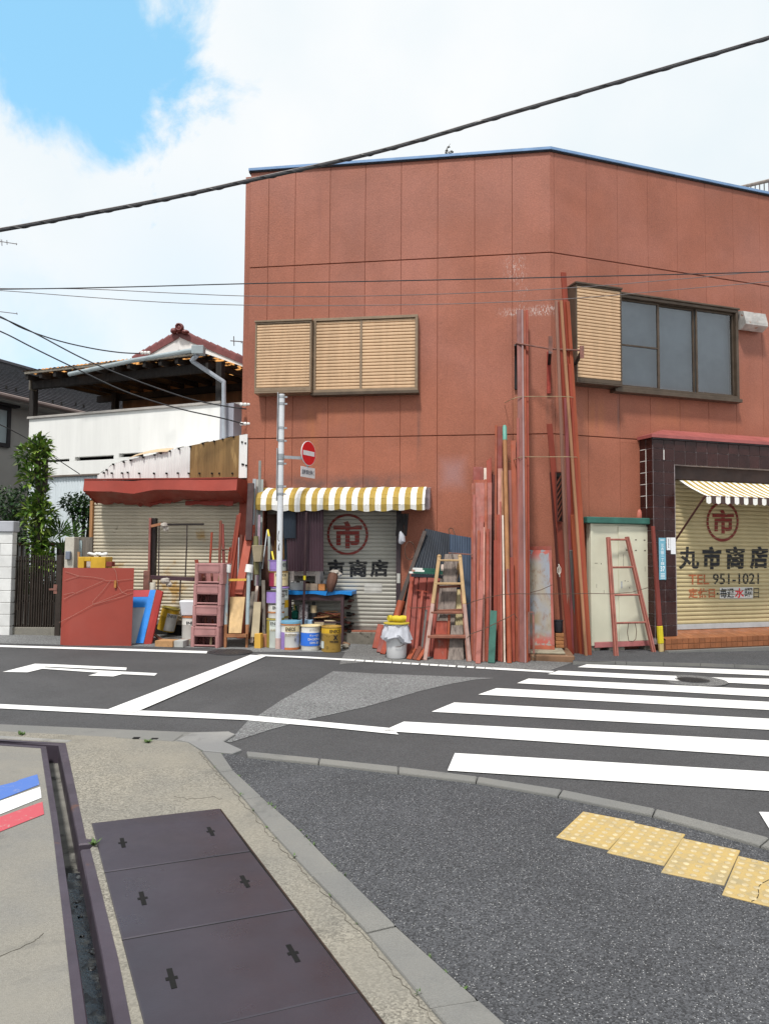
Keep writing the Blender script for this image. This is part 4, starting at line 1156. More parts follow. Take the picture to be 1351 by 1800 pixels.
mb.box(hA[1] - .045, hA[1] + .03, -.02, .16, zsh0 - .1, hA[3]); mb.build('guide_rail', M('jamb', (.05, .033, .04), .5, .3), sh2)
mb = MB(fA.T); mb.box(hA[1] - .03, hA[1] + .02, -.024, -.0205, fA.hit(700, 1025, .02)[1], fA.hit(700, 1008, .02)[1]); mb.build('sticker', MATS['patch_grey'], sh2)
# recess side, soffit and concrete sill
mb = MB(fA.T); mb.box(hA[0] - .3, hA[0] - .001, -.0, .6, -.3, hA[3] + .2); mb.box(hA[0], hA[1], .03, .6, hA[3], hA[3] + .1); mb.build('reveal', MATS['joint'], shop)
mb = MB(fA.T); mb.box(hA[0] - .1, hA[1] + .05, -.06, .3, -.4, hA[2] - .02); mb.build('concrete_sill', M('sill_conc', (.17, .155, .13), .9, .3, 5, dirt=((.04, .035, .03), .4, 5), bump=.3), shop, bev=.01)

# ---- left awning, rolled with a scalloped front
zt_ = fA.hit(600, 857, .03)[1]
OW = .42
sa0, sa1 = fA.hit(448, 880, OW)[0], fA.hit(746, 880, OW)[0]
zf = fA.hit(600, 898, OW)[1]
aw2 = thing('rolled_awning', 'gold and white striped awning with scalloped edge above the lettered grey shutter', 'awning', fA.P((sa0 + sa1) / 2, OW, zf), fA.th)
prof = [(.01, zt_), (.14, zt_ - .02), (.27, zt_ - .075), (.36, zt_ - .14), (.4, zt_ - .2), (OW, zf + .1)]
mb = MB(fA.T)
npair = 15; sw_ = (sa1 - sa0) / (2 * npair - .6)
s = sa0; k = 0
while s < sa1 - .01:
    e = min(sa1, s + sw_)
    for jx in range(3):
        x0, x1 = s + (e - s) * jx / 3, s + (e - s) * (jx + 1) / 3
        rip = lambda x, j: .0035 * sin(x * 9 + j) + .002 * sin(x * 23 + 2 * j)
        sc = lambda x: zf + .0 - .022 * abs(sin((x - sa0) / (sw_ * 3) * pi * 1.0)) + .02 + .012 * sin(x * 5.1)
        for j in range(len(prof) - 1):
            (o0, z0), (o1, z1) = prof[j], prof[j + 1]
            mb.poly([(x0, -o1 - rip(x0, j + 1), z1 + rip(x0, j + 1)), (x1, -o1 - rip(x1, j + 1), z1 + rip(x1, j + 1)), (x1, -o0 - rip(x1, j), z0 + rip(x1, j)), (x0, -o0 - rip(x0, j), z0 + rip(x0, j))], k % 2)
        o1, z1 = prof[-1]; j = len(prof) - 1
        mb.poly([(x0, -o1 + .02 + rip(x0, 9), sc(x0)), (x1, -o1 + .02 + rip(x1, 9), sc(x1)), (x1, -o1 - rip(x1, j), z1 + rip(x1, j)), (x0, -o1 - rip(x0, j), z1 + rip(x0, j))], k % 2)
    s = e; k += 1
mb.build('canopy', [MATS['cloth_gold'], MATS['cloth_white']], aw2, solid=.004)
mb = MB(fA.T)
for i in range(5):
    x = sa1 + .004 + i * .014
    mb.poly([(x, -.02, zt_), (x, -.3, zt_ - .07), (x + .006, -.4 + .012 * i, zt_ - .2), (x, -.4, zf + .015 + .01 * (i % 2)), (x + .004, -.2, zf + .05), (x, -.02, zf + .09)])
mb.build('folded_side_cloth', M('cloth_mauve', (.4, .33, .35), .8, .25, 9), aw2, solid=.003)
mb = MB(fA.T); mb.poly([(sa0 + .01, -.02, zt_ - .01), (sa0 + .01, -.3, zt_ - .09), (sa0 + .01, -.4, zt_ - .22), (sa0 + .01, -.4, zf + .03), (sa0 + .01, -.02, zf + .1)]); mb.build('left_side_cloth', MATS['cloth_gold'], aw2, solid=.003)
mb = MB(fA.T); mb.tube([(sa0 + .02, -.38, zf + .06), (sa1 - .02, -.38, zf + .06)], .012, 6)
for s in (sa0 + .25, sa1 - .25): mb.beam((s, -.02, zt_ - .2), (s, -.38, zf + .06), .03, .012)
mb.build('awning_frame', MATS['arm_brown'], aw2)

# rust-brown steel rack bracket fixed high on the corner
M('rack_steel', (.2, .09, .07), .6, .35, 9, dirt=((.12, .09, .09), .4, 12), rnd=0); M('rack_black', (.015, .013, .014), .6, .2)
rk = thing('wall_rack', 'rusty steel rack bracket holding tall planks against the corner of the red wall', 'bracket', fA.pt(965, 640, .01))
r0, r1, r2 = fA.pt(905, 603, .2), fA.pt(966, 613.5, .5), fB.pt(1021, 616, .62)
r0 = fA.pt(906, 603, .3)
mb = MB(); mb.beam(r0, r1, .02, .04, (0, 0, 1)); mb.beam(r1, r2, .02, .04, (0, 0, 1)); mb.build('front_rail', MATS['rack_steel'], rk, bev=.003)
for p, w in ((r0, fA.pt(907, 622, .01)), (r1, fA.pt(964, 628, .01)), (r2, fB.pt(1006, 630, .01))):
    mb = MB(); mb.beam(p + V((0, 0, -.03)), V((w.x, w.y, p.z - .12)), .03, .05, (0, 0, 1)); mb.build('bracket_arm', MATS['rack_black'], rk)
mb = MB(); mb.box(r2.x - .03, r2.x + .03, r2.y - .04, r2.y - .022, r2.z - .13, r2.z + .06); mb.build('end_plate', MATS['rack_steel'], rk)
mb = MB(); mb.beam(r1 + V((0, -.03, -.08)), r1 + V((0, -.03, .19)), .06, .014, (1, 0, 0)); mb.build('end_plate', MATS['rack_steel'], rk)
M('bar_red', (.32, .05, .035), .55, .3, 8, dirt=((.1, .05, .05), .2, 9))
for (x, y0, y1, f) in ((964, 618, 692, fA), (907, 615, 685, fA)):
    mb = MB(); mb.beam(f.pt(x, y1, .03), f.pt(x, y0, .03), .06, .03); mb.build('wall_bar', MATS['bar_red'] if x == 964 else MATS['rack_black'], rk, bev=.004)

# roof railing further right
M('rail_steel', (.25, .2, .17), .5, .3, 9)
ra, rb_ = at(1306, 328, 15.0), at(1351, 317.5, 14.0)
rb2 = ra + (rb_ - ra) * 3
t = thing('roof_railing', 'thin brown steel railing on the roof above the right facade', 'railing', V((ra.x, ra.y, TOP)))
mb = MB(); mb.tube([ra - (rb_ - ra) * .8, rb2], .035, 8); mb.build('handrail', MATS['rail_steel'], t)
for i in range(-4, 22):
    p = ra + (rb_ - ra) * (i * .172 + .12); mb = MB(); mb.tube([V((p.x, p.y, TOP - .3)), p], .011, 6); mb.build('baluster', MATS['rail_steel'], t)
# ---------------------------------------------------------------- the low shed left of the shop
M('hood_red', (0.27, 0.042, 0.028), 0.5, 0.14, 2.5, dirt=[((.42, .16, .13), .2, 4), ((.06, .03, .025), .08, 6)], bump=.15, bs=8, bd=.02)
M('jamb_red', (0.3, 0.055, 0.03), .6, .2, 5)
M('shed_slat', (0.56, 0.5, 0.385), 0.5, 0.12, 1.6, dirt=[((.42, .25, .07), .3, 1.3), ((.2, .15, .1), .08, 5, .4)], rnd=.03)
M('corr_white', (0.72, 0.72, 0.71), .5, .07, 4, stk=1, dirt=((.5, .42, .33), .12, 5, .3), rnd=.02)
M('corr_rust', (0.2, 0.12, 0.045), .6, .28, 3, stk=1, dirt=((.34, .22, .09), .35, 6, .2))
M('post_tan', (.45, .23, .1), .6, .2, 5, stk=1)
OSH = -0.06
sh0, sh1 = fA.hit(163, 990, OSH)[0], fA.hit(421, 990, OSH)[0]
zt_s, zb_s = fA.hit(300, 880, OSH)[1], fA.hit(300, 1092, OSH)[1]
shed = thing('shutter_shed', 'low shed with dented red metal hood, stained cream shutter and corrugated sheets on top', 'shed', fA.P((sh0 + sh1) / 2, OSH, gz(-3.5)), fA.th)
me = slatmesh(sh1 - sh0, .0575, MATS['shed_slat'])
mb = MB(fA.T); mb.box(sh0, sh1, -OSH - .005, -OSH + .03, zb_s - .06, zb_s)
rs = mb.build('roller_shutter', MATS['shutter_bar'], shed)
for i in range(int((zt_s + .12 - zb_s) / .0575)): inst(me, 'slat', rs, fA.T @ Matrix.Translation((sh0, -OSH, zb_s + i * .0575)))
mb = MB(fA.T); mb.box(sh0 - .05, sh0 - .002, -OSH - .05, .1, -.3, zt_s); mb.build('door_post', MATS['post_tan'], shed)
e = fA.hit(434, 900, OSH)[0]
mb = MB(fA.T); mb.box(sh1 + .002, e, -OSH - .06, .1, -.3, zt_s + .2); mb.build('door_jamb', MATS['jamb_red'], shed)
mb = MB(fA.T); mb.box(sh0 - .05, e, .1, 3.0, -.3, zt_s + .1); mb.box(sh0 - .02, e, .03, .099, -.3, zb_s - .06); mb.build('shed_wall', MATS['void'], shed)
# dented hood
OHD = .5
zh1, zh2, zh3 = fA.hit(280, 842, OHD)[1], fA.hit(280, 862, OHD)[1], fA.hit(280, 884, .02)[1]
x0, x1 = fA.hit(147, 850, OHD)[0], fA.hit(416, 850, OHD)[0]
def hoodpt(u, v):
    s = x0 + (x1 - x0) * u
    if v < .5: k = v / .5; o, z = OHD - .03 * (1 - k), zh1 + (zh2 - zh1) * k
    else: k = (v - .5) / .5; o, z = OHD + (.04 - OHD) * k, zh2 + (zh3 - zh2) * k
    d = max(0, 1 - abs(u - .33) / .14)
    z -= .05 * d * (1 if v > .2 else .5) + .012 * sin(u * 9); o -= .05 * d * v
    if v > .95: z += random.uniform(-.03, .015) + (.05 if .55 < u < .8 else 0)
    o += .012 * sin(u * 21) * v
    return (s, -o, z)
hd = MB(fA.T); hd.grid(hoodpt, 42, 8)
hood_o = hd.build('hood', MATS['hood_red'], shed, smooth=True, solid=.004, ang=30)
mb = MB(fA.T)
e2 = fA.hit(433, 850, .02)[0]
mb.box(x0 + .0, e2, -OHD + .02, .05, zh1 + .001, zh1 + .018); mb.poly([(x1, -OHD + .028, zh1), (x1, -OHD, zh2), (x1 + .02, -.04, zh3 - .03), (x1 + .02, -.04, zh1)]); mb.poly([(x0, -OHD + .028, zh1), (x0, -OHD, zh2), (x0, -.04, zh3 - .03), (x0, -.04, zh1)])
mb.poly([(x1 + .02, -.04, zh1), (e2, .0, zh1), (e2, .0, zh3 - .3), (x1 + .02, -.04, zh3 - .3)])
mb.build('hood_cheek', MATS['hood_red'], shed, solid=.003)
for a_, b_, dz in ((.28, .52, .02), (.6, .93, .05)):
    mb = MB(fA.T)
    q = [(x0 + (x1 - x0) * (a_ + (b_ - a_) * i / 9), -.06 - .01 * i % 3, zh3 - dz + random.uniform(-.02, .02)) for i in range(10)]
    for p, r in zip(q, q[1:]): mb.poly([p, r, (r[0], r[1] + .02, zh3 + .03), (p[0], p[1] + .02, zh3 + .03)])
    mb.build('torn_hood_strip', MATS['hood_red'], shed, solid=.003)
# corrugated cladding above the hood
def corrwall(f, pts_top, xL, xR, zb, o, mat, name, parent, pitch=.046, amp=.006):
    sL_, sR_ = f.hit(xL, 830, o)[0], f.hit(xR, 830, o)[0]
    tp = [f.hit(x, y, o) for x, y in pts_top]
    def ztop(s):
        for (a, za), (b, zb2) in zip(tp, tp[1:]):
            if a <= s <= b: return za + (zb2 - za) * (s - a) / max(1e-6, b - a)
        return tp[0][1] if s < tp[0][0] else tp[-1][1]
    n = int((sR_ - sL_) / pitch * 4)
    mb = MB(f.T)
    mb.grid(lambda u, v: (sL_ + (sR_ - sL_) * u, -o - amp * cos(2 * pi * (sR_ - sL_) * u / pitch), zb + (ztop(sL_ + (sR_ - sL_) * u) - zb) * v), n, 2)
    return mb.build(name, mat, parent, smooth=True, recalc=False, ang=80), ztop
zb_c = fA.hit(300, 841.5, .0)[1]
top_l = [(171, 836), (187, 824.5), (200, 815), (231, 807), (262, 800.5), (295, 792), (336, 783), (380, 774), (421, 765), (436, 763)]
_, zt1 = corrwall(fA, top_l, 172, 335, zb_c, .0, MATS['corr_white'], 'corrugated_sheet', shed)
corrwall(fA, top_l, 334, 379, zb_c, .012, MATS['corr_rust'], 'corrugated_sheet', shed); corrwall(fA, top_l, 378, 420.5, zb_c, .02, MATS['corr_rust'], 'corrugated_sheet', shed)
corrwall(fA, top_l, 420, 434, zb_c, .03, MATS['corr_white'], 'corrugated_sheet', shed, .1)
mb = MB(fA.T)
for x, y in ((183, 831), (197, 831.5), (215, 831.5), (225, 830.5), (245, 832), (271, 832), (293, 832), (313, 831.5), (332, 832), (351, 832), (373, 832), (386, 832), (409, 832), (188, 826), (199.5, 816), (218, 812), (230, 809), (252, 804), (272, 799.5), (283, 796.5), (299, 793), (315, 789), (335, 785), (357, 780), (376.5, 775.5), (392, 772), (411, 768), (426, 777), (432, 779), (426.5, 816), (428.5, 816.5), (433, 818)):
    s, z = fA.hit(x, y, .02); mb.box(s - .014, s + .014, -.045, -.006, z - .016, z + .012)
mb.build('fixing_bolts', MATS['void'], shed, bev=.004)
stuff([o for o in shed.children if o.name.startswith('fixing')][0])
# its roof sheets running back
mb = MB(fA.T)
tp = [fA.hit(x, y, 0) for x, y in top_l]
for (a, za), (b, zb2) in zip(tp, tp[1:]):
    for j in range(3):
        q = lambda k: (a + (b - a) * k, 0, za + (zb2 - za) * k + (.012 if j == 1 else 0))
        p0, p1 = q(j / 3), q((j + 1) / 3)
        mb.poly([p0, p1, (p1[0] + .1, 1.6, p1[2] + .12), (p0[0] + .1, 1.6, p0[2] + .12)])
mb.build('roof_sheet', MATS['corr_white'], shed, recalc=False)
mb = MB(fA.T)
pA_, pB_, pC_, pD_ = fA.hit(226, 806, .03), fA.hit(295, 794, .03), fA.hit(289, 783.5, .03), fA.hit(222, 800, .03)
mb.grid(lambda u, v: (pA_[0] + (pB_[0] - pA_[0]) * u, -.03 - .02 * (1 - v) + v * .25, pA_[1] + (pB_[1] - pA_[1]) * u + (.1 + .0 * u) * v + .03 * sin(pi * u) ), 24, 2)
mb.build('loose_sheet', M('tan_sheet', (.56, .42, .27), .6, .12, 5), shed, recalc=False, solid=.003)

# ---------------------------------------------------------------- white house behind
fW = Fr((at(387, 712, 13.7).x, 13.7), -0.38)
zW1 = fW.hit(387, 710, 0)[1]; zW2 = fW.hit(130, 834, 0)[1]
sW0 = fW.hit(50.5, 780, 0)[0]
house = thing('white_house', 'old white house with timber balcony canopy, grey downpipe and red tiled gable roof', 'house', fW.P(sW0 / 2, 0, -.1), fW.th)
M('plaster', (.76, .76, .74), .8, .06, 1.5, stk=1, dirt=((.42, .4, .37), .14, 4, .25), bump=.12, bs=40, rnd=0)
M('cope_grey', (.36, .34, .32), .7, .15, 5); M('plaster_shaded', (.3, .31, .36), .7, .1, 3, rnd=0); M('corr_pale', (.62, .68, .72), .5, .07, 4, stk=1, rnd=0)
slots_ = [(fW.hit(a, 806, 0)[0], fW.hit(b, 806, 0)[0], fW.hit((a + b) / 2, y1, 0)[1], fW.hit((a + b) / 2, y0, 0)[1]) for a, b, y0, y1 in ((70, 122.5, 807.5, 812), (132, 200, 801.5, 808.5), (209, 252, 796, 803))]
mb = MB(fW.T)
for q in cutrects((sW0, 0, zW2, zW1), slots_): mb.box(q[0], q[1], 0, .14, q[2], q[3])
mb.build('parapet_wall', MATS['plaster'], house)
mb = MB(fW.T); mb.box(0.002, .3, .001, 6, -.3, zW1); mb.box(sW0, sW0 + .14, .15, 5, zW2, zW1); mb.build('side_wall', MATS['plaster_shaded'], house)  # side turned from the sun; its shade is painted as grey plaster
mb = MB(fW.T); mb.box(sW0 - .03, .03, -.04, .2, zW1 + .001, zW1 + .05); mb.box(.0, .33, .201, 6, zW1 + .001, zW1 + .05); mb.box(sW0 - .03, sW0 + .17, .201, 5, zW1 + .001, zW1 + .05); mb.build('coping', MATS['cope_grey'], house, bev=.006)
mb = MB(fW.T); mb.box(sW0, -.01, .141, 4.2, zW2 + .4, zW2 + .55); mb.box(sW0 + .2, -.2, .5, .6, zW2 - .2, zW2 + .4); mb.build('balcony_floor', MATS['void'], house)
mb = MB(fW.T); mb.box(sW0 + .0, 0, -.01, .13, zW2 - .035, zW2 - .002); mb.build('floor_trim', M('trim_dark', (.16, .13, .11), .7), house)
mb = MB(fW.T); L = -sW0
mb.grid(lambda u, v: (sW0 + L * u, .05 - .008 * cos(2 * pi * L * u / .075), -.4 + (zW2 - .036 + .4) * v), int(L / .075 * 4), 1)
mb.build('corrugated_wall', MATS['corr_pale'], house, recalc=False, smooth=True, ang=80)
# upper room behind the balcony
M('room_brown', (.2, .105, .05), .7, .25, 2.5, stk=1)
mb = MB(fW.T); a_ = fW.hit(216, 700, -1.9)[0]; zc_ = zW1 + 1.05
mb.box(a_, 1.4, 1.9, 5.6, zW1 - .6, zc_); mb.build('upper_room', MATS['room_brown'], house)
# timber canopy with corrugated sheet on rafters
M('timber_black', (.022, .019, .018), .85, .35, 7, stk=1, dirt=((.08, .075, .07), .15, 6, .3)); M('timber_rust', (.22, .09, .03), .85, .4, 6, dirt=((.03, .02, .018), .45, 7)); M('timber_pale', (.2, .18, .15), .85, .3, 8, stk=1)
def canopymat():
    m, t = newmat('canopy_sheet')
    k = t.ramp(t.noise(t.pos((.6, 1, 1)), 4.5, 5, .6), .5, .56)
    b, tr = t.n('ShaderNodeBsdfPrincipled'), t.n('ShaderNodeBsdfTranslucent')
    t.put(b.inputs['Base Color'], (.12, .05, .02)); b.inputs['Roughness'].default_value = .8; t.put(tr.inputs['Color'], (.62, .3, .1))
    mx_ = t.n('ShaderNodeMixShader'); t.put(mx_.inputs[0], k); t.put(mx_.inputs[1], b.outputs[0]); t.put(mx_.inputs[2], tr.outputs[0])
    t.put(t.n('ShaderNodeOutputMaterial').inputs[0], mx_.outputs[0])
    return m
OC = .34
cL, cR = fW.hit(36, 664, OC), fW.hit(347, 617, OC)
zc = cR[1] - .03
zcb = zc + .16                                                  # it rises a little towards the house
canL, canR = cL[0], cR[0]
cy = lambda y: zc + (zcb - zc) * (y + OC) / (OC + 3.4)
mb = MB(fW.T)
n = int((canR - canL) / .1)
mb.grid(lambda u, v: (canL + (canR - canL) * u, -OC + (OC + 3.4) * v, cy(-OC + (OC + 3.4) * v) + .03 + .008 * cos(2 * pi * n * u)), n * 4, 2)
mb.build('canopy_sheet', canopymat(), house, recalc=False)
for i in range(9):
    y = -OC + .02 + i * .42
    mb = MB(fW.T); mb.box(canL + random.uniform(-.08, .12), canR, y, y + .05, cy(y) - .035, cy(y) + .018); mb.build('purlin', MATS['timber_black' if i else 'timber_pale'], house)
for i in range(12):
    s = canL + .12 + (canR - canL - .25) * i / 11
    mb = MB(fW.T); mb.beam((s, -OC + .05, cy(-OC) - .09), (s, 3.3, cy(3.3) - .09), .07, .1); mb.build('rafter', MATS['timber_black'], house)
mb = MB(fW.T)
for i in range(90):                                             # orange patches painted in for daylight coming through the sheet
    s = random.uniform(canL + .2, canR - .2); y = random.uniform(-.3, 3.0); mb.box(s, s + random.uniform(.1, .25), y, y + .06, cy(y) + .0195, cy(y) + .022)
stuff(mb.build('daylight_patches', M('daylight_orange', (.5, .26, .1), .8, .4, 9), house))
for y, h_, nm in ((-.02, .16, 'front_beam'), (1.85, .14, 'rear_beam')):
    mb = MB(fW.T); mb.box(canL + .02, canR + .05, y - .05, y + .06, cy(y) - .3, cy(y) - .3 + h_); mb.build(nm, MATS['timber_black'], house)
mb = MB(fW.T); mb.box(canL - .02, canL + .0199, -.1, .07, cy(0) - .32, cy(0) - .12); mb.build('beam_end', MATS['timber_pale'], house)
for px, o in ((60, -.06), (203.5, -1.75), (387, -.06), (210, -.06)):
    if px == 210: continue
    s = fW.hit(px, 690, o)[0]
    mb = MB(fW.T); mb.box(s - .06, s + .06, -o - .06, -o + .06, zW1 - .3 if o < -1 else zW1 + .051, cy(-o) - .13); mb.build('post', MATS['timber_black'], house)
# gutter and downpipe
M('pvc_grey', (.3, .35, .37), .4, .1, 6); M('pvc_blue', (.33, .37, .42), .4, .1, 6)
gA, gB, gC = fW.pt(122, 658, OC + .08), fW.pt(232, 634, OC + .08), fW.pt(348, 614, OC + .08)
mb = MB(); mb.tube([gA, gB, gC], .042, 10); gut = mb.build('gutter', MATS['pvc_grey'], house, smooth=True)
mb = MB(); mb.box(gC.x - .1, gC.x + .12, gC.y - .08, gC.y + .1, gC.z - .1, gC.z + .06); mb.build('rain_head', MATS['pvc_grey'], house, bev=.01)
p0, p1, p2, p3 = gC + V((0, 0, -.1)), fW.pt(337, 634, OC), fW.pt(393.5, 671.5, .1), fW.pt(394, 775, .1)
mb = MB(); mb.tube([p0, p1, p1 + (p2 - p1) * .04, p1 + (p2 - p1) * .97, p2, p2 + (p3 - p2) * .05, p3], .042, 10); mb.build('downpipe', MATS['pvc_blue'], house, smooth=True)
# gable roof with round-ended tiles
M('white_board', (.8, .8, .78), .6, .05)
M('tile_red', (.19, .062, .06), .4, .2, 6, dirt=((.3, .16, .15), .2, 7), rnd=.1)
YG = 17.0
ap = at(317, 588, YG); lf = at(236, 634, YG); rt = at(452, 645, YG)
th_g = -.25; back = V((sin(-th_g) * 1, cos(th_g), 0)) * 5.0
mb = MB(); dn = V((0, 0, -.16))
mb.poly([ap + V((0, .12, -.12)), lf + V((.12, .12, -.1)), rt + V((-.12, .12, -.1))]); gab = mb.build('gable', M('gable_cream', (.6, .54, .44), .8, .08, 4), house, recalc=False)
for a, b in ((ap, lf), (ap, rt)):
    mb = MB(); d = V((0, -.12, 0)); k = .2
    q = [a + dn * .45, b + dn * .45, b + dn * 2.3, a + dn * 2.3]; q = [p + V((0, -.05, 0)) for p in q]; mb.hexa([p + V((0, .06, 0)) for p in q], q); mb.build('bargeboard', MATS['white_board'], house)
    mb = MB(); mb.hexa([a + V((0, -.06, -.07)), b + V((0, -.06, -.07)), b + back + V((0, 0, -.07)), a + back + V((0, 0, -.07))], [a + V((0, -.06, 0.03)), b + V((0, -.06, 0.03)), b + back + V((0, 0, .03)), a + back + V((0, 0, .03))]); mb.build('roof', MATS['tile_red'], house)
    n = int((b - a).length / .17)
    dd = (b - a).normalized(); nn = V((-dd.z, 0, dd.x)); nn = nn if nn.z > 0 else -nn
    q = MB(); q.tube([(0, 0, 0), (.16, 0, 0)], [.08, .062], 10); q.box(0, .172, -.075, -.06, -.12, .0)
    tme = q.mesh('rake_tile', MATS['tile_red'], smooth=True)
    R = Matrix((( dd.x, 0, nn.x, 0), (0, 1, 0, 0), (dd.z, 0, nn.z, 0), (0, 0, 0, 1)))
    if a is ap:
        for i in range(n): inst(tme, 'rake_tile', house, Matrix.Translation(a + dd * (i * .17 + .05) + nn * .045) @ R)
    q = MB()
    for i in range(1, 14):
        for j in (1,):
            p = a + back * (i / 14); q.tube([p + nn * .045, p + (b - a) + nn * .045], .05, 6)
    stuff(q.build('tile_rows', MATS['tile_red'], house, smooth=True))
mb = MB(); mb.tube([ap + V((0, -.05, .07)), ap + back + V((0, 0, .07))], .09, 10)
mb.build('ridge', MATS['tile_red'], house, smooth=True)
mb = MB(); c = ap + V((0.02, -.12, .12)); mb.blob(c, .1, .09, .11, 12, 8); mb.blob(c + V((-.14, 0, -.07)), .08, .07, .07, 10, 6); mb.blob(c + V((.13, -.02, -.1)), .1, .07, .05, 10, 6)
mb.tube([c + V((.07 * cos(a * .7), -.09, .075 * sin(a * .7))) for a in range(10)], .02, 6); mb.build('ridge_end_ornament', MATS['tile_red'], house, smooth=True)

# ---------------------------------------------------------------- grey house at the far left
dg = V((sin(radians(23)), cos(radians(23)), 0))
g0 = at(0, 693, 17.6); Ls = (lambda p: (p - V((g0.x, g0.y, p.z))).length)
gh = thing('grey_house', 'grey modern house with dark slate roof and black framed window at the far left', 'house', V((g0.x, g0.y, gz(g0.x))))
def onG(px, py, o=0.0):
    """point on the grey house's street-side wall plane"""
    n = V((dg.y, -dg.x, 0)); base = g0 + n * o; d = ray(px, py)
    return EYEP + d * ((base - EYEP).dot(n) / d.dot(n))
nG = V((dg.y, -dg.x, 0))
e1_, e0_ = onG(190, 740, .4), g0 - dg * 4
ze = onG(0, 693, 0.4).z
s1 = 11.0
M('wall_grey', (.36, .345, .32), .8, .06, 2, bump=.1, bs=30, rnd=0); M('slate', (.085, .08, .09), .55, .25, 4, bump=.1, bs=20)
base0 = V((g0.x, g0.y, 0)) - dg * 4
E1 = base0 + dg * (4 + s1)
mb = MB(); wallseg(base0, E1, .2, -.3, ze + .05, mb); wallseg(E1 , E1 - nG * 7, .2, -.3, ze + .05, mb); wallseg(base0, base0 - nG * 7, .2, -.3, ze, mb); mb.build('wall', MATS['wall_grey'], gh)
mb = MB()
for s in (4.6, 5.7, 8.0, 9.6): p = base0 + dg * s + nG * .001; mb.beam(p + V((0, 0, -.2)), p + V((0, 0, ze)), .012, .006, dg)
mb.build('wall_joints', MATS['cope_grey'], gh)
ev = lambda s, o, z: base0 + dg * s + nG * o + V((0, 0, z))
RZ, RB = 2.1, 4.2
roofpts = [ev(-.6, .45, ze), ev(4 + s1 + .4, .45, ze), ev(4 + s1 - 3.6, -RB, ze + RZ), ev(-.6, -RB, ze + RZ)]
mb = MB(); mb.poly(roofpts); mb.poly([roofpts[1], ev(4 + s1 + .4, -2 * RB, ze), roofpts[2]]); rf = mb.build('roof', MATS['slate'], gh, recalc=False, solid=.05)
mb = MB(); nrow = 22
for i in range(1, nrow):
    u = i / nrow; a = roofpts[0].lerp(roofpts[3], u); b = roofpts[1].lerp(roofpts[2], u); mb.beam(a + V((0, 0, .02)), b + V((0, 0, .02)), .03, .02, nG)
stuff(mb.build('slate_courses', M('slate_edge', (.02, .019, .022), .6), rf))
mb = MB(); mb.beam(roofpts[3] + V((0, 0, .05)), roofpts[2] + V((0, 0, .05)), .16, .08, nG); mb.beam(roofpts[2] + V((0, 0, .05)), roofpts[1] + V((0, 0, .05)), .12, .06, nG); mb.build('ridge_cap', MATS['slate'], rf)
M('gutter_brown', (.2, .15, .135), .5, .1)
mb = MB(); mb.tube([ev(-.6, .52, ze - .03), ev(4 + s1 + .4, .52, ze - .03)], .06, 8); mb.build('gutter', MATS['gutter_brown'], gh, smooth=True)
mb = MB(); mb.hexa([ev(-.6, 0, ze - .12), ev(4 + s1 + .3, 0, ze - .12), ev(4 + s1 + .3, .44, ze - .12), ev(-.6, .44, ze - .12)], [ev(-.6, 0, ze - .06), ev(4 + s1 + .3, 0, ze - .06), ev(4 + s1 + .3, .44, ze - .06), ev(-.6, .44, ze - .06)]); mb.build('soffit', MATS['wall_grey'], gh)
mb = MB()
for i in range(9):
    for du in (0, .28):
        p = ev(3.2 + i * 1.1 + du, .2 - .35 * (i % 2), ze + .13 + .17 * (i % 2)); mb.box(p.x - .02, p.x + .02, p.y - .02, p.y + .02, p.z, p.z + .09)
stuff(mb.build('snow_guards', MATS['void'], rf))
q0, q1, q2, q3 = onG(-60, 790, .03), onG(16.5, 787, .03), onG(-60, 690, .03), onG(24, 706, .03)
sA_ = lambda p: (p - base0).dot(dg)
w0, w1_ = sA_(q1) - 1.7, sA_(q1)
def gbox(mb, a, b, o0, o1, z0, z1): mb.hexa([ev(a, o0, z0), ev(b, o0, z0), ev(b, o1, z0), ev(a, o1, z0)], [ev(a, o0, z1), ev(b, o0, z1), ev(b, o1, z1), ev(a, o1, z1)])
zw0, zw1 = q1.z, onG(16, 716, .03).z
mb = MB(); t_ = .09
gbox(mb, w0, w1_, .001, .07, zw0, zw0 + t_); gbox(mb, w0, w1_, .001, .07, zw1 - t_, zw1); gbox(mb, w0, w0 + t_, .001, .07, zw0 + t_, zw1 - t_); gbox(mb, w1_ - t_, w1_, .001, .07, zw0 + t_, zw1 - t_); gbox(mb, w0 - .05, w1_ + .14, .001, .2, zw1 + .002, zw1 + .2)
wn_ = mb.build('window', MATS['black_trim'], gh)
mb = MB(); gbox(mb, w0 + t_, w1_ - t_, .01, .03, zw0 + t_, zw1 - t_); mb.build('pane', M('pane_pale', (.38, .45, .47), .15, .08, 2, spec=.6), wn_)

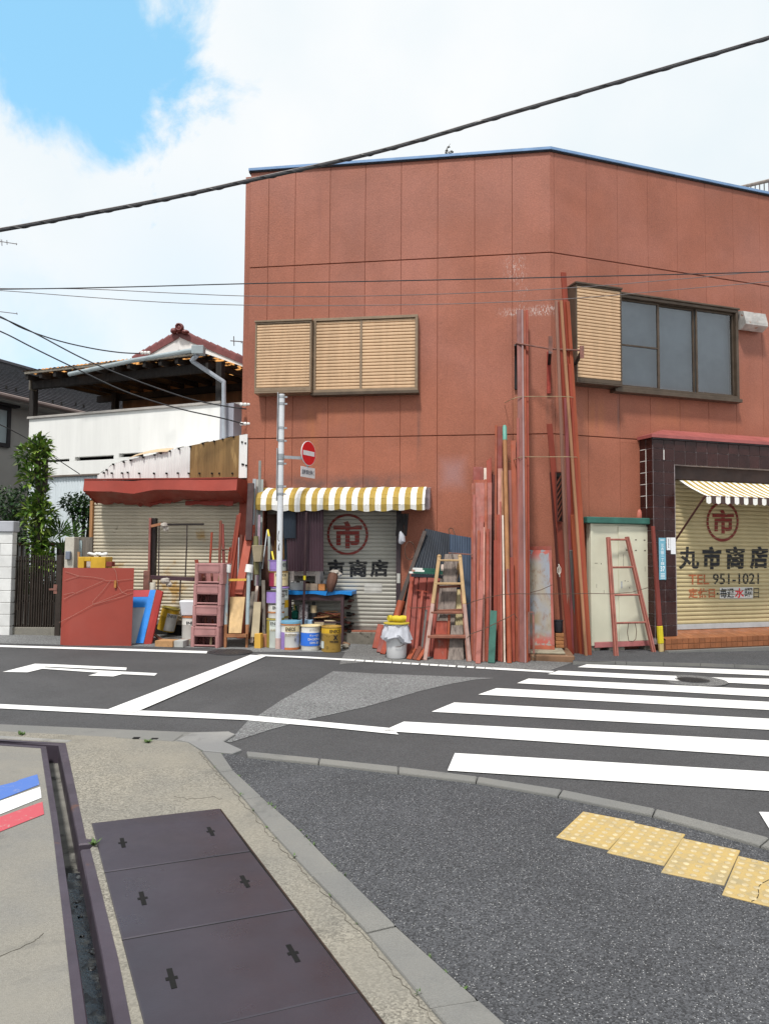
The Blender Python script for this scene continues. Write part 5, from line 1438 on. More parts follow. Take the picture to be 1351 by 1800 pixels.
# ---------------------------------------------------------------- gate, block wall, posts
def boxbeam(name, label, cat, px0, px1, ytop, ybase, Yd, depth, mat, group=None, bev=.005):
    b = at((px0 + px1) / 2, ybase, Yd); a, c = at(px0, ybase, Yd), at(px1, ybase, Yd); zt = at((px0 + px1) / 2, ytop, Yd).z
    return b, a.x, c.x, zt
YGt = 11.9
M('block_white', (.66, .66, .65), .85, .1, 4, dirt=((.34, .32, .29), .15, 4), bump=.3, bs=70, rnd=.05)
bw = thing('block_wall', 'white painted concrete block wall with a grey cap at the left edge', 'wall', at(10, 1118, YGt))
xr, x_l = at(21, 1000, YGt).x, at(21, 1000, YGt).x - 3.2
zt, zb0 = at(10, 935, YGt).z, at(10, 1122, YGt).z
hgt = (zt - zb0) / 9
for r_ in range(9):
    off_ = .2 * (r_ % 2)
    for k in range(8):
        a, b = xr - .4 * k + (off_ if k else 0) - .4, xr - .4 * k + off_ * (1 if k else 0)
        if k == 0: a, b = xr - .4 + (.2 if r_ % 2 else 0), xr
        mb = MB(); mb.box(a + .003, b - .003, YGt, YGt + .15, zb0 + r_ * hgt + .003, zb0 + (r_ + 1) * hgt - .003); mb.build('block', MATS['block_white'], bw, bev=.006)
mb = MB(); mb.box(x_l, xr - .005, YGt + .012, YGt + .14, zb0 - .2, zt); mb.build('mortar', MATS['cope_grey'], bw)
mb = MB(); mb.box(x_l, xr + .02, YGt - .03, YGt + .18, zt + .001, at(10, 916, YGt).z); mb.build('cap', M('cap_lilac', (.42, .43, .47), .8, .12, 5), bw, bev=.01)
M('gate_brown', (.045, .034, .028), .45, .2, 6, met=.2)
gt = thing('slatted_gate', 'dark brown metal gate of narrow upright bars between the white wall and the red sheet', 'gate', at(62, 1112, YGt + .1))
YQ = YGt + .12
zg0_, zg1_ = at(60, 1108, YQ).z, at(60, 978, YQ).z
for x0_, x1_, yt_ in ((17, 27, 976), (101, 110.5, 976)):
    mb = MB(); mb.box(at(x0_, 1000, YQ).x, at(x1_, 1000, YQ).x, YQ - .04, YQ + .05, gz(-6) - .05, at(20, yt_, YQ).z); mb.build('post', MATS['gate_brown'], gt, bev=.004)
for i in range(17):
    x = at(30 + i * 4.15, 1000, YQ).x; mb = MB(); mb.box(x - .006, x + .006, YQ - .012, YQ + .012, zg0_, zg1_ + (.02 if 3 < i < 14 else 0)); mb.build('bar', MATS['gate_brown'], gt)
for z in (zg0_ + .05, zg0_ + .45, zg1_ - .1):
    mb = MB(); mb.box(at(27.5, 1000, YQ).x, at(100.5, 1000, YQ).x, YQ + .013, YQ + .03, z, z + .035); mb.build('rail', MATS['gate_brown'], gt)
mb = MB(); c = at(95, 1036, YQ - .03); mb.box(c.x - .07, c.x + .06, c.y - .02, c.y + .02, c.z - .015, c.z + .015); mb.box(c.x - .0, c.x + .06, c.y - .015, c.y + .015, c.z - .07, c.z + .08); mb.build('latch', MATS['rack_steel'], gt)
mb = MB(); mb.box(-9, -4.95, 13.45, 13.6, gz(-6) - .1, at(70, 1046, 13.5).z); lw_ = mb.build('garden_wall', MATS['pale_conc'], None, origin=V((-7, 13.5, gz(-6)))); tag(lw_, 'low pale concrete wall across the garden seen through the gate bars', 'wall')
# taller fence behind the gate
YF = 13.0
fn = thing('garden_fence', 'rusty brown fence of upright bars standing behind the gate', 'fence', at(75, 1060, YF))
zf0, zf1 = gz(-6.4), at(75, 955.5, YF).z
for i in range(11):
    x = at(22 + i * 9, 960, YF).x; mb = MB(); mb.box(x - .02, x + .02, YF - .02, YF + .02, zf0, zf1 - .03); mb.build('bar', MATS['gate_brown'], fn)
mb = MB(); mb.box(at(18, 960, YF).x, at(113, 960, YF).x, YF - .03, YF + .03, zf1 - .03, zf1 + .02); mb.build('top_rail', MATS['rack_steel'], fn)
# cream post with intercom, weathered plank next to it
M('cream_post', (.52, .49, .42), .75, .14, 6, dirt=((.3, .27, .22), .2, 7))
pb = at(122, 1100, 11.75)
t = thing('intercom_post', 'cream gate post with a grey intercom box beside the red sheet', 'post', V((pb.x, pb.y, gz(pb.x))))
mb = MB(); mb.box(at(114.5, 950, 11.75).x, at(131, 950, 11.75).x, 11.75, 11.95, gz(pb.x) - .05, at(120, 944, 11.75).z); mb.build('post', MATS['cream_post'], t, bev=.006)
mb = MB(); a, c = at(116, 983.5, 11.72), at(125, 969, 11.72); mb.box(a.x, c.x, 11.69, 11.749, a.z, c.z); mb.build('intercom', M('plastic_grey', (.16, .18, .23), .4, .1), t, bev=.008)
M('wood_grey', (.16, .14, .12), .85, .3, 7, stk=1, dirt=((.05, .045, .04), .3, 9, .3), bump=.2)
mb = MB(); mb.box(at(131.5, 950, 11.9).x, at(160, 950, 11.9).x, 11.96, 12.0, gz(-5) , at(150, 944, 11.9).z); o = mb.build('weathered_board', MATS['wood_grey'], None, origin=V((at(145, 950, 11.9).x, 11.95, gz(-5)))); tag(o, 'grey weathered upright board behind the yellow crate, next to the cream post', 'board')
mb = MB(); mb.box(at(132.5, 950, 11.9).x, at(142.5, 950, 11.9).x, 11.945, 11.957, at(130, 1000, 11.9).z - .4, at(130, 950, 11.9).z); o = mb.build('pale_strip', M('pale_blue', (.36, .44, .46), .6, .12, 6), None, origin=V((at(137, 950, 11.9).x, 11.95, gz(-5)))); tag(o, 'pale blue grey strip of board fixed beside the cream gate post', 'board')
# garden ground behind the gate
M('lawn', (.05, .1, .02), .9, .4, 9); M('garden_path', (.3, .28, .25), .9, .2, 5)
ground_sheet('garden_path', [GD(-9, 12.15, .03), GD(-5.0, 12.15, .03), GD(-5.0, 13.4, .03), GD(-9, 13.4, .03)], 'garden_path')
mb = MB()
for i in range(2600):
    x, y = random.uniform(-9, -5.0), random.uniform(13.62, 14.6); c = GD(x, y, .02) + V((0, 0, at(70, 1050, 13.6).z - gz(-6))); h = random.uniform(.12, .3); a = random.uniform(0, 6.28); d = V((cos(a), sin(a), 0)) * .012; l = V((random.uniform(-.06, .06), random.uniform(-.06, .06), h))
    mb.poly([c - d, c + d, c + l])
stuff(mb.build('grass', M('grass', (.075, .15, .025), .7, .4, 6), recalc=False))
mb = MB(); mb.box(-9, -4.9, 12.0, 12.15, gz(-6) - .2, gz(-6) + .12); struct(mb.build('gate_threshold', MATS['conc'], bev=.01))

# ---------------------------------------------------------------- plants
M('leaf_a', (.12, .22, .03), .45, .3, 9, spec=.4); M('leaf_b', (.05, .105, .02), .45, .3, 9, spec=.4); M('leaf_c', (.2, .28, .05), .45, .3, 9, spec=.4); M('leaf_d', (.022, .055, .018), .45, .3, 9); M('leaf_e', (.035, .085, .03), .45, .3, 9)
M('bark', (.06, .05, .04), .9, .3, 12, stk=1, bump=.4, bs=50)
def leaves(mb, blobs, n, L, W, nm=3, up=.3):
    for i in range(n):
        c, r = random.choices(blobs, [b[1][0] * b[1][2] for b in blobs])[0]
        d = V((random.gauss(0, 1), random.gauss(0, 1), random.gauss(0, 1))).normalized(); k = random.random() ** .4
        p = V(c) + V((d.x * r[0], d.y * r[1], d.z * r[2])) * k
        t = (V((d.x, d.y, d.z * .5 + up)) + V((random.gauss(0, .5), random.gauss(0, .5), random.gauss(0, .5)))).normalized()
        sd = t.cross(V((random.gauss(0, .4), random.gauss(0, .4), 1))).normalized(); nn = sd.cross(t)
        l = L * random.uniform(.6, 1.25); w = W * random.uniform(.7, 1.2)
        m1 = p + t * l * .45
        a, b, c_, e, tip = mb.add(p), mb.add(m1 + sd * w * .5 + nn * w * .15), mb.add(m1 - sd * w * .5 + nn * w * .15), mb.add(m1), mb.add(p + t * l - V((0, 0, l * .2)))
        mi = random.randrange(nm)
        mb.face([a, b, e], mi); mb.face([a, e, c_], mi); mb.face([b, tip, e], mi); mb.face([e, tip, c_], mi)
def tree(name, label, cat, base, trunk, blobs, n, L, W, mats, up=.3, core=0):
    t = thing(name, label, cat, base)
    for pts, r in trunk:
        mb = MB(); mb.tube(pts, r, 8); mb.build('trunk', MATS['bark'], t, smooth=True)
    mb = MB(); leaves(mb, blobs, n, L, W, len(mats), up); stuff(mb.build('crown', [MATS[k] for k in mats], t, recalc=False))
    return t
def px_blob(x, y, rx, ry, Y, ky=.8): k = Y / FPX; return (tuple(at(x, y, Y)), (rx * k, rx * k * ky, ry * k))
Yt = 12.6
b0 = at(66, 1040, Yt); b0.z = gz(b0.x)
tree('leafy_tree', 'slender young tree with large bright green leaves rising above the brown gate', 'tree', b0, [([b0, at(66, 960, Yt), at(70, 880, Yt), at(66, 815, Yt), at(72, 770, Yt)], [.075, .07, .06, .045, .02]), ([at(79, 865, Yt), at(80, 800, Yt + .1), at(79, 780, Yt + .1)], [.05, .05, .045])],
     [px_blob(58, 800, 28, 20, Yt), px_blob(70, 785, 17, 20, Yt), px_blob(62, 835, 24, 22, Yt), px_blob(72, 880, 12, 30, Yt), px_blob(80, 910, 16, 20, Yt), px_blob(66, 950, 16, 26, Yt), px_blob(74, 985, 18, 22, Yt), px_blob(58, 905, 16, 26, Yt)], 1500, .17, .065, ('leaf_a', 'leaf_b', 'leaf_c'), .5)
Yt = 13.0
b0 = at(20, 1040, Yt); b0.z = gz(b0.x)
tree('dark_bush', 'dense dark green bush above the white block wall at the left edge', 'bush', b0, [([b0, at(18, 940, Yt), at(25, 890, Yt)], [.08, .06, .03]), ([b0 + V((.1, 0, .3)), at(0, 930, Yt), at(-15, 880, Yt)], [.05, .04, .02])],
     [px_blob(10, 890, 34, 36, Yt), px_blob(40, 880, 24, 28, Yt), px_blob(-30, 900, 40, 40, Yt), px_blob(30, 930, 28, 30, Yt), px_blob(0, 945, 35, 30, Yt)], 3600, .075, .038, ('leaf_d', 'leaf_e', 'leaf_b'), .2)
Yt = 13.1
b0 = at(140, 1010, Yt); b0.z = gz(b0.x)
tree('dark_shrub', 'dark leaved shrub with bare lower stems between the palm and the cream shutter', 'shrub', b0, [([b0, at(136, 950, Yt), at(125, 890, Yt)], [.05, .04, .015]), ([b0 + V((.05, 0, .2)), at(146, 945, Yt), at(150, 880, Yt)], [.045, .035, .015]), ([b0 + V((0, 0, .5)), at(156, 930, Yt), at(160, 880, Yt)], [.035, .03, .015])],
     [px_blob(128, 885, 22, 18, Yt), px_blob(148, 890, 20, 22, Yt), px_blob(140, 910, 14, 14, Yt), px_blob(157, 905, 10, 26, Yt), px_blob(160, 935, 8, 10, Yt)], 1200, .085, .042, ('leaf_d', 'leaf_e', 'leaf_b'), .2)
Yt = 12.8
b0 = at(108, 1010, Yt); b0.z = gz(b0.x)
pt_ = thing('fan_palm', 'small fan palm with spiky fronds left of the dark shrub', 'palm', b0)
mb = MB(); mb.tube([b0, at(108, 960, Yt)], [.06, .05], 8); mb.build('trunk', MATS['bark'], pt_)
for fx, fy, hx, hy, nb in ((105, 938, 108, 962, 22), (92, 952, 107, 965, 14), (128, 945, 109, 964, 14), (112, 968, 108, 975, 12)):
    c, h0 = at(fx, fy, Yt - .05), at(hx, hy, Yt)
    mb = MB(); mb.tube([h0, c], .012, 5)
    ax = (c - h0).normalized(); sdv = ax.cross(V((0, 1, 0))).normalized()
    for k in range(nb):
        a = (k / (nb - 1) - .5) * 3.7; d = (ax * cos(a) + sdv * sin(a) + V((0, random.uniform(-.35, .1), 0))).normalized(); l = random.uniform(.3, .42) * (1 - .15 * abs(a) / 1.8)
        w = d.cross(V((0, 1, 0))).normalized() * .016
        mb.poly([c, c + d * l * .6 + w, c + d * l + V((0, 0, -.03)), c + d * l * .6 - w])
    mb.build('frond', MATS['leaf_b' if fx != 92 else 'leaf_a'], pt_, recalc=False)
mb = MB()
for i in range(700):
    x, y = random.uniform(28, 100), random.uniform(1000, 1040); c = at(x, y, 13.3 + random.uniform(-.2, .3)); weed(mb, c, .13, 1)
o = stuff(mb.build('undergrowth', MATS['leaf_b'], recalc=False))
# ---------------------------------------------------------------- boards and bars leaning on the corner
for k, c in dict(red=(.36, .06, .032), red_dull=(.3, .06, .045), orange=(.43, .095, .04), red_orange=(.4, .07, .035), pink=(.5, .165, .13), pink_red=(.44, .12, .09), mauve=(.37, .14, .12), pale_mauve=(.4, .25, .25), rose=(.38, .11, .12), dark_red=(.13, .028, .02), brown_red=(.22, .06, .035)).items():
    M('p_' + k, tuple(x * .62 for x in c), .6, .22, 3, stk=1, dirt=[((.09, .035, .028), .2, 6, .2), ((.36, .2, .17), .12, 11, .12), ((.2, .045, .03), .2, 4, .3)], rnd=.1, bump=.1, bs=60)  # darkest streaks also paint in the shaded gaps between boards
for k, c in dict(tan=(.34, .17, .09), brown_grey=(.3, .16, .12), pale_edge=(.52, .42, .36), tan_orange=(.3, .14, .06), grey=(.1, .09, .085), pinkwood=(.42, .2, .16), ply=(.5, .34, .17)).items():
    M('p_' + k, c, .7, .22, 4, stk=1, dirt=[((.35, .08, .04), .2, 6, .2)], rnd=.08, bump=.15, bs=60)
M('green_paint', (.03, .11, .085), .5, .2, 5, stk=1, dirt=((.15, .32, .28), .2, 7, .3)); M('green_pale', (.12, .33, .27), .5, .15, 7)
def leanoff(f, xb, yb, xt, yt, zref, oref, layer=0.0):
    b = G(xb, yb); ob = f.off(b); o = oref
    for _ in range(14):
        z = f.pt(xt, yt, o).z
        o = ob + (oref - ob) * (z - b.z) / (zref - b.z)
        o = max(o, oref)
    return o + layer
def plank(xt, yt, xb, yb, w, mat, label, f=None, ref=(4.9, .1), layer=0.0, name='plank', cat='plank', th=.03, group='planks leaning on the corner of the red wall', w2=None, slant=0):
    f = f or fA
    b = G(xb, yb); o = leanoff(f, xb, yb, xt, yt, ref[0], ref[1], layer)
    t = f.pt(xt, yt, o); k = (b.y + t.y) / 2 / FPX
    mb = MB()
    w *= 1.12; w2 = w2 and w2 * 1.12
    mb.beam(b + V((0, 0, .002)), t, w * k * b.y / ((b.y + t.y) / 2), th, f.ex, 0, (w2 or w) * k * t.y / ((b.y + t.y) / 2))
    if slant:
        top = sorted(range(8), key=lambda i: -mb.v[i].z)[:4]; cx = sum((mb.v[i].dot(f.ex) for i in top)) / 4
        for i in top:
            if (mb.v[i].dot(f.ex) - cx) * slant > 0: mb.v[i].z -= abs(slant)
    o_ = mb.build(name, MATS[mat] if isinstance(mat, str) else mat, None, origin=b, bev=.004)
    tag(o_, label, cat, group)
    return o_, b, t, k
R1 = (2.75, .12)
B1 = 'in the pale pink bundle by the stepladder'
for a in (
    (840, 821, 839, 1158, 16, 'p_red_dull', 'dull red board with a square top behind the broad pale pink board', 0, 0),
    (852.5, 823, 852, 1159, 5, 'p_pale_edge', 'bare wood batten showing between two red tops ' + B1, .02, 0),
    (859, 804, 860, 1158, 8, 'p_red', 'bright red board with a slanting top, tallest ' + B1, .0, -.06),
    (866, 832, 865, 1158, 7, 'p_dark_red', 'dark red shaded board at the right rear of the pale pink bundle', -.04, .04),
    (831, 850, 829.5, 1161, 5, 'p_orange', 'thin orange batten along the left edge of the pale pink bundle', .03, 0),
    (845.5, 844, 845, 1160, 24, 'p_orange', 'wide orange board framing the top of the pale pink board', .04, 0),
    (849.5, 849, 848.5, 1162, 26, 'p_pink', 'broad faded pale pink board, widest of all the leaning boards', .075, 0),
    (853.5, 843, 853, 1163, 4.5, 'p_orange', 'narrow orange batten lying on the broad pale pink board', .11, 0),
    (845.5, 908, 843, 1164, 7, 'p_pink_red', 'half height pinkish red board on the left part of the pale pink board', .13, 0),
    (850.5, 927, 849, 1164, 3, 'p_pinkwood', 'thin pinkish stick in the middle of the pale pink board', .14, 0),
    (841, 933, 836.5, 1164, 4, 'p_orange', 'short thin orange stick left of the pinkish half height board', .15, 0),
    (857, 930, 856, 1164, 4.5, 'p_red_orange', 'short thin red stick on the right half of the pale pink board', .14, 0),
    (861, 905, 859, 1163, 5, 'p_mauve', 'mauve narrow board along the right edge of the pale pink board', .12, 0),
    (833, 870, 833.5, 1163, 4, 'p_pink_red', 'pinkish batten beside the left edge of the broad pink board', .1, 0),
    (845, 1021, 839.5, 1167, 8, 'p_pink', 'short pale pink board standing lowest in front of its bundle', .18, 0)):
    plank(*a[:5], a[5], a[6], ref=R1, layer=a[7], slant=a[8])
R2 = (3.6, .12)
B2 = 'beside the round pole with the green tip'
for a in (
    (876, 750, 874, 1159, 11, 'p_red_dull', 'dull red channel board with a notched top left of the green tipped pole', 0, 0),
    (871.5, 748, 869.5, 1160, 3.5, 'p_orange', 'thin orange strip at the left edge of the notched channel board', .03, 0),
    (872.5, 950, 871.5, 1161, 9, 'p_red', 'saturated red board, waist high, right of the short green post', .06, 0),
    (878.5, 824, 879.5, 1162, 7, 'p_pinkwood', 'worn pink board with a bare pale top ' + B2, .05, 0),
    (882, 828, 885, 1163, 2.6, 'p_tan', 'thin tan lath ' + B2, .07, 0),
    (879, 882, 881, 1164, 3, 'p_pink_red', 'thin red lath in front of the worn pink board', .09, 0),
    (883, 906, 886.5, 1165, 2.8, 'p_pale_edge', 'thin whitish lath in front of the green tipped pole', .09, 0),
    (895.5, 827, 900, 1161, 7, 'p_mauve', 'mauve grey board with a whitish top right of the green tipped pole', .0, 0),
    (901.5, 775, 908.5, 1163, 8, 'p_orange', 'orange board between the mauve grey board and the tallest grey board', .05, 0),
    (906, 778, 904, 1160, 5, 'p_dark_red', 'dark red shaded board edge behind the orange board', -.03, .05),
    (899, 980, 901.5, 1164, 6, 'p_red_orange', 'reddish orange board, waist high, left foot of the orange board', .1, 0),
    (890.5, 900, 889, 1160, 5, 'p_dark_red', 'dark red board deep in the gap behind the green tipped pole', -.1, 0),
    (898, 868, 895.5, 1159, 5, 'p_brown_red', 'brownish red board in the gap left of the orange board', -.05, 0),
    (875, 905, 877, 1163, 4.5, 'p_red_orange', 'orange red lath standing before the notched channel board', .08, 0),
    (904.5, 905, 911, 1163, 4, 'p_red_dull', 'dull red lath at the left foot of the very tall mauve board', .02, 0),
    (892, 1000, 896, 1165, 4, 'p_mauve', 'low mauve lath right beside the green tipped pole', .12, 0)):
    plank(*a[:5], a[5], a[6], ref=R2, layer=a[7])
o_, b, t, k = plank(886.3, 748, 894.5, 1166, 8, 'p_tan_orange', 'round orange and tan pole with a pale green painted tip', ref=R2, layer=.1, name='pole', cat='pole')
bpy.data.objects.remove(o_)
pole = thing('pole', 'round orange and tan pole with a pale green painted tip', 'pole', b, 0, 'planks leaning on the corner of the red wall')
L = t - b
mb = MB(); mb.tube([b, b + L * .36], 4.2 * k, 12); mb.build('lower_length', MATS['p_orange'], pole, smooth=True)
mb = MB(); mb.tube([b + L * .36, b + L * .935], 3.9 * k, 12); mb.build('upper_length', MATS['p_tan_orange'], pole, smooth=True)
mb = MB(); mb.tube([b + L * .93, b + L * .992, b + L], [4.2 * k, 4.2 * k, 2.6 * k], 12); mb.build('painted_tip', MATS['green_pale'], pole, smooth=True)
plank(867, 1074, 863, 1166, 10.5, 'green_paint', 'short green painted post in front of the red boards', ref=(3, .3), layer=.05, th=.06, name='post', cat='post', group=None)
R3 = (5.2, .16)
for a in (
    (912.8, 545, 918, 1165, 9.5, 'p_mauve', 'very tall mauve grey board standing left of the rusty white sheet', .02, 0),
    (917.3, 545, 922.8, 1166, 2.8, 'p_pale_mauve', 'very tall pale edge strip on the mauve grey board', .05, 0),
    (921.2, 546, 925.4, 1165, 3.6, 'p_orange', 'very tall thin orange lath right of the mauve grey board', .03, 0),
    (925.4, 545, 928.8, 1163, 4, 'p_red_orange', 'very tall thin red lath, outermost beside the rusty white sheet', .0, 0),
    (909.5, 735, 912.2, 1164, 4, 'p_pink_red', 'pinkish lath covering the lower left of the very tall mauve board', .06, 0)):
    plank(*a[:5], a[5], a[6], ref=R3, layer=a[7])
RB3 = (5.0, .45)
B3 = 'in the bundle beside the cabinet'
for a in (
    (989.5, 479, 1033.5, 1156, 9, 'p_red_orange', 'tallest bright red plank with a rounded top reaching above all others', fB, .02),
    (976.8, 529, 1001, 1150, 4.5, 'p_brown_grey', 'tall brown grey batten, leftmost top ' + B3, fB, .1),
    (981.5, 531, 1020, 1153, 8, 'p_red', 'tall streaky red board between brown and tan battens ' + B3, fB, .04),
    (985.2, 529, 1029.5, 1157, 4.5, 'p_tan', 'tall tan batten crossing the front ' + B3, fB, .13),
    (997, 530, 1036, 1156, 6, 'p_orange', 'tall orange board at the right outer edge ' + B3, fB, .06),
    (993, 531, 1026, 1155, 5, 'p_red_dull', 'tall dull red board mostly behind the tan batten ' + B3, fB, .0),
    (964.8, 745, 1003, 1151, 9, 'p_red', 'single red plank with a slant topped top leaning left of the right hand bundle', fA, .1),
    (993.5, 700, 1007.5, 1151, 5, 'p_rose', 'rose coloured batten starting at the upper wire ' + B3, fB, .12),
    (967, 830, 990, 1148, 3.5, 'p_dark_red', 'dark thin board left of the slant topped red plank', fA, .0),
    (1004, 967, 1016, 1151, 8, 'p_grey', 'grey weathered board in the dark gap of the right hand bundle', fB, .0),
    (1006, 905, 1022.5, 1154, 8, 'p_orange', 'orange board, head high, low in front ' + B3, fB, .1),
    (990, 600, 1012, 1152, 5, 'p_brown_red', 'brownish red lath running up between the streaky red board and the rose batten', fB, -.02),
    (1000, 640, 1031, 1156, 5, 'p_red_orange', 'orange red lath along the right side of the tan batten', fB, .07),
    (1008, 760, 1018, 1153, 5, 'p_dark_red', 'dark red lath deep inside the bundle beside the cabinet', fB, -.15),
    (1012, 880, 1012.5, 1153, 5, 'p_brown_red', 'brownish red board set upright inside the right hand bundle', fB, -.1)):
    plank(*a[:5], a[5], a[6], f=a[7], ref=RB3 if a[7] is fB else (3.8, .15), layer=a[8])
# dark red lattice panel inside the bundle
def quadthing(name, label, cat, bl, br, tl, tr, mat, th=.02, group=None, bev=.002):
    n = (V(br) - V(bl)).cross(V(tl) - V(bl)).normalized()
    if n.y > 0: n = -n
    mb = MB(); mb.hexa([p - n * th for p in (bl, br, tr, tl)], [bl, br, tr, tl])
    return tag(mb.build(name, mat, None, origin=(V(bl) + V(br)) / 2, bev=bev), label, cat, group), n
lp = [fB.pt(x, y, .3) for x, y in ((979, 917), (988, 917), (976, 830), (987, 831))]
t = thing('lattice_panel', 'small dark red lattice panel wedged between the leaning planks', 'panel', lp[0])
mb = MB(); q = quadfn(*[lp[i] for i in (0, 1, 2, 3)])
for a, b in (((0, 0), (1, 0)), ((0, 1), (1, 1)), ((0, 0), (0, 1)), ((1, 0), (1, 1))): mb.beam(q(*a), q(*b), .018, .014, (0.3, 0, .8))
mb.build('frame', MATS['p_dark_red'], t)
mb = MB()
for i in range(7): mb.beam(q(0, i / 8), q(1, (i + 1.7) / 8), .02, .01, (0, 0, 1))
mb.build('lattice', MATS['p_brown_red'], t); stuff(t.children[-1])
mb = MB(); mb.poly([p + V((0, .04, 0)) for p in (lp[0], lp[1], lp[3], lp[2])]); mb.build('backing', MATS['void'], t, recalc=False)
# wires round the bundles
def tauter(pts, name, label, r=.006, mat=None, cat='wire'):
    mb = MB(); mb.tube(pts, r, 5)
    return tag(mb.build(name, mat or MATS['wire_tan'], None, origin=pts[0], smooth=True), label, cat)
M('wire_tan', (.3, .22, .13), .6, .2, 8); M('wire_rust', (.09, .05, .035), .7, .2, 8); M('cord_white', (.5, .46, .4), .8, .2, 9)
def onlean(px, py, f=None, ref=(5.0, .2), pad=.07): f = f or fA; return f.pt(px, py, leanoff(f, px, 1164, px, py, *ref) + pad)
tauter([fA.pt(886, 708, .02), onlean(898, 702), onlean(908, 698.5, pad=.1), onlean(919, 697), onlean(940, 697), fB.pt(985, 697, .75), fB.pt(1000, 697.5, .72), fB.pt(1008, 699, .5), fB.pt(1009, 706, .3)], 'binding_wire', 'tan wire holding the tall planks, upper of the two high wires')
tauter([fA.pt(891, 812, .02), onlean(903, 808, ref=R2), onlean(911, 804, pad=.1), onlean(922, 803), fA.pt(970, 803, .9), fB.pt(995, 803, .95), fB.pt(1012, 803.5, .85), fB.pt(1014.5, 805, .5)], 'binding_wire', 'tan wire crossing the planks below the other high wire, at awning height')
w3 = [at(x, y, G(x, 1168).y - .03 + d) for x, y, d in ((820, 1062, .15), (832, 1057, 0), (858, 1050, 0), (882, 1045, .05), (912, 1043.5, .1), (930, 1044, .2))] + [fA.pt(948, 1044, .95), fA.pt(985, 1044, 1.0), fB.pt(1006, 1044, 1.05), fB.pt(1032, 1043, .95), fB.pt(1075, 1044, .75), fB.pt(1110, 1041, .72), fB.pt(1138, 1033, .68)]
tauter(w3, 'binding_wire', 'long thin wire tied across all leaning boards and the cabinet front', .005, MATS['wire_rust'])
tauter([at(x, y, G(x, 1168).y - .06) for x, y in ((820, 1122), (828, 1114), (845, 1108), (862, 1100), (880, 1091), (893, 1085), (903, 1079), (908, 1087), (906, 1091))], 'binding_wire', 'low wire slanting over the short green post to a twisted knot', .006, MATS['wire_rust'])
tauter([fA.pt(931, 1042, .98), fA.pt(950, 1037, .9), fA.pt(970, 1028, .85)], 'binding_wire', 'short wire end slanting across the rusty white sheet', .005, MATS['wire_rust'])
tauter([fB.pt(981, 992, 1.0)] + [fB.pt(982 + 3 * sin(a), 1002 + 8 * cos(a), 1.03) for a in (3.1, 2, 1, 0, -1, -2, -3)] + [fB.pt(983, 1014, 1.02)], 'cord_loop', 'small white cord loop hanging on the slant topped red plank', .006, MATS['cord_white'], 'cord')

# rusty step under the white sheet
cst = G(969, 1163)
sA_, sB_ = fA.hit(930, 1156, fA.off(G(930, 1163)))[0], fA.hit(1008, 1156, fA.off(G(1008, 1163)))[0]
ost = fA.off(G(965, 1163))
st = thing('concrete_step', 'rust stained concrete step at the foot of the corner', 'step', fA.P((sA_ + sB_) / 2, ost, gz(2.4)), fA.th)
M('step_rusty', (.17, .095, .055), .85, .3, 5, dirt=[((.12, .09, .07), .3, 7), ((.36, .31, .25), .2, 8)], bump=.3, bs=60); M('step_top', (.3, .27, .2), .9, .25, 5, dirt=((.12, .1, .07), .3, 7), bump=.3)
zst = fA.hit(960, 1152, ost)[1]
mb = MB(fA.T); mb.box(sA_, sB_, -ost, -.05, -.25, zst); mb.build('step_body', MATS['step_rusty'], st, bev=.012)
mb = MB(fA.T); mb.box(sA_ + .01, sB_ - .12, -ost + .1, -.05, zst + .001, zst + .035); mb.build('step_top', MATS['step_top'], st, bev=.01)
zs2 = zst + .036
def onstep(px, py):
    d = ray(px, py); return EYEP + d * ((zs2 - EYE) / d.z)
# rusty white sheet
def rustsheet():
    m, t = newmat('rust_white')
    p = t.pos()
    w = t.mix(t.ramp(t.noise(t.pos((1, 1, .4)), 3.5, 5), .35, .7), (.2, .22, .26), (.25, .21, .155))
    c = t.mix(t.ramp(t.noise(t.pos((1, 1, .3)), 15, 9, .75), .5, .68, 0, .8), w, (.17, .085, .04))
    a, b = fA.pt(950, 1082, .5), fA.pt(945, 975, .5)
    c = t.mix(t.math('MULTIPLY', t.boxmask(tuple(fA.pt(941, 1090, .7)), (.17, .6, .14), .95), .9), c, (.2, .13, .04))
    peel = t.noise(p, 6.5, 6, .5, .6)
    k = t.math('MAXIMUM', t.math('MULTIPLY', t.boxmask(tuple(fA.pt(950, 965, .5)), (.6, 2, .22), .8), t.ramp(peel, .46, .5)), t.math('MULTIPLY', t.boxmask(tuple(fA.pt(950, 1136, .8)), (.6, 2, .2), .85), t.ramp(t.noise(p, 18, 7, .7), .44, .5)))
    c = t.mix(k, c, (.36, .06, .04))
    t.out(c, .55, t.noise(p, 40, 4), .1, .004)
    return m
bl, br, tl, tr = onstep(929, 1141), onstep(974, 1142), fA.pt(927, 961, .12), fA.pt(968.5, 960, .12)
sht, n = quadthing('rusted_sheet', 'white enamelled steel sheet with rust and red painted edges standing on the step', 'sheet', bl, br, tl, tr, rustsheet(), .012)
q = quadfn(bl, br, tl, tr)
def strips(parent, rects, mat, name, dn=.004):
    mb = MB()
    for (a, b, c, d) in rects: mb.hexa([q(a, c) + n * .0015, q(b, c) + n * .0015, q(b, d) + n * .0015, q(a, d) + n * .0015], [q(a, c) + n * dn, q(b, c) + n * dn, q(b, d) + n * dn, q(a, d) + n * dn])
    return mb.build(name, mat, parent)
strips(sht, [(.9, 1, 0.04, .96)], MATS['p_pink_red'], 'painted_edge'); strips(sht, [(0, 1, 0, .035)], MATS['p_orange'], 'painted_edge'); strips(sht, [(0, 1, .965, 1)], MATS['p_red'], 'painted_edge')
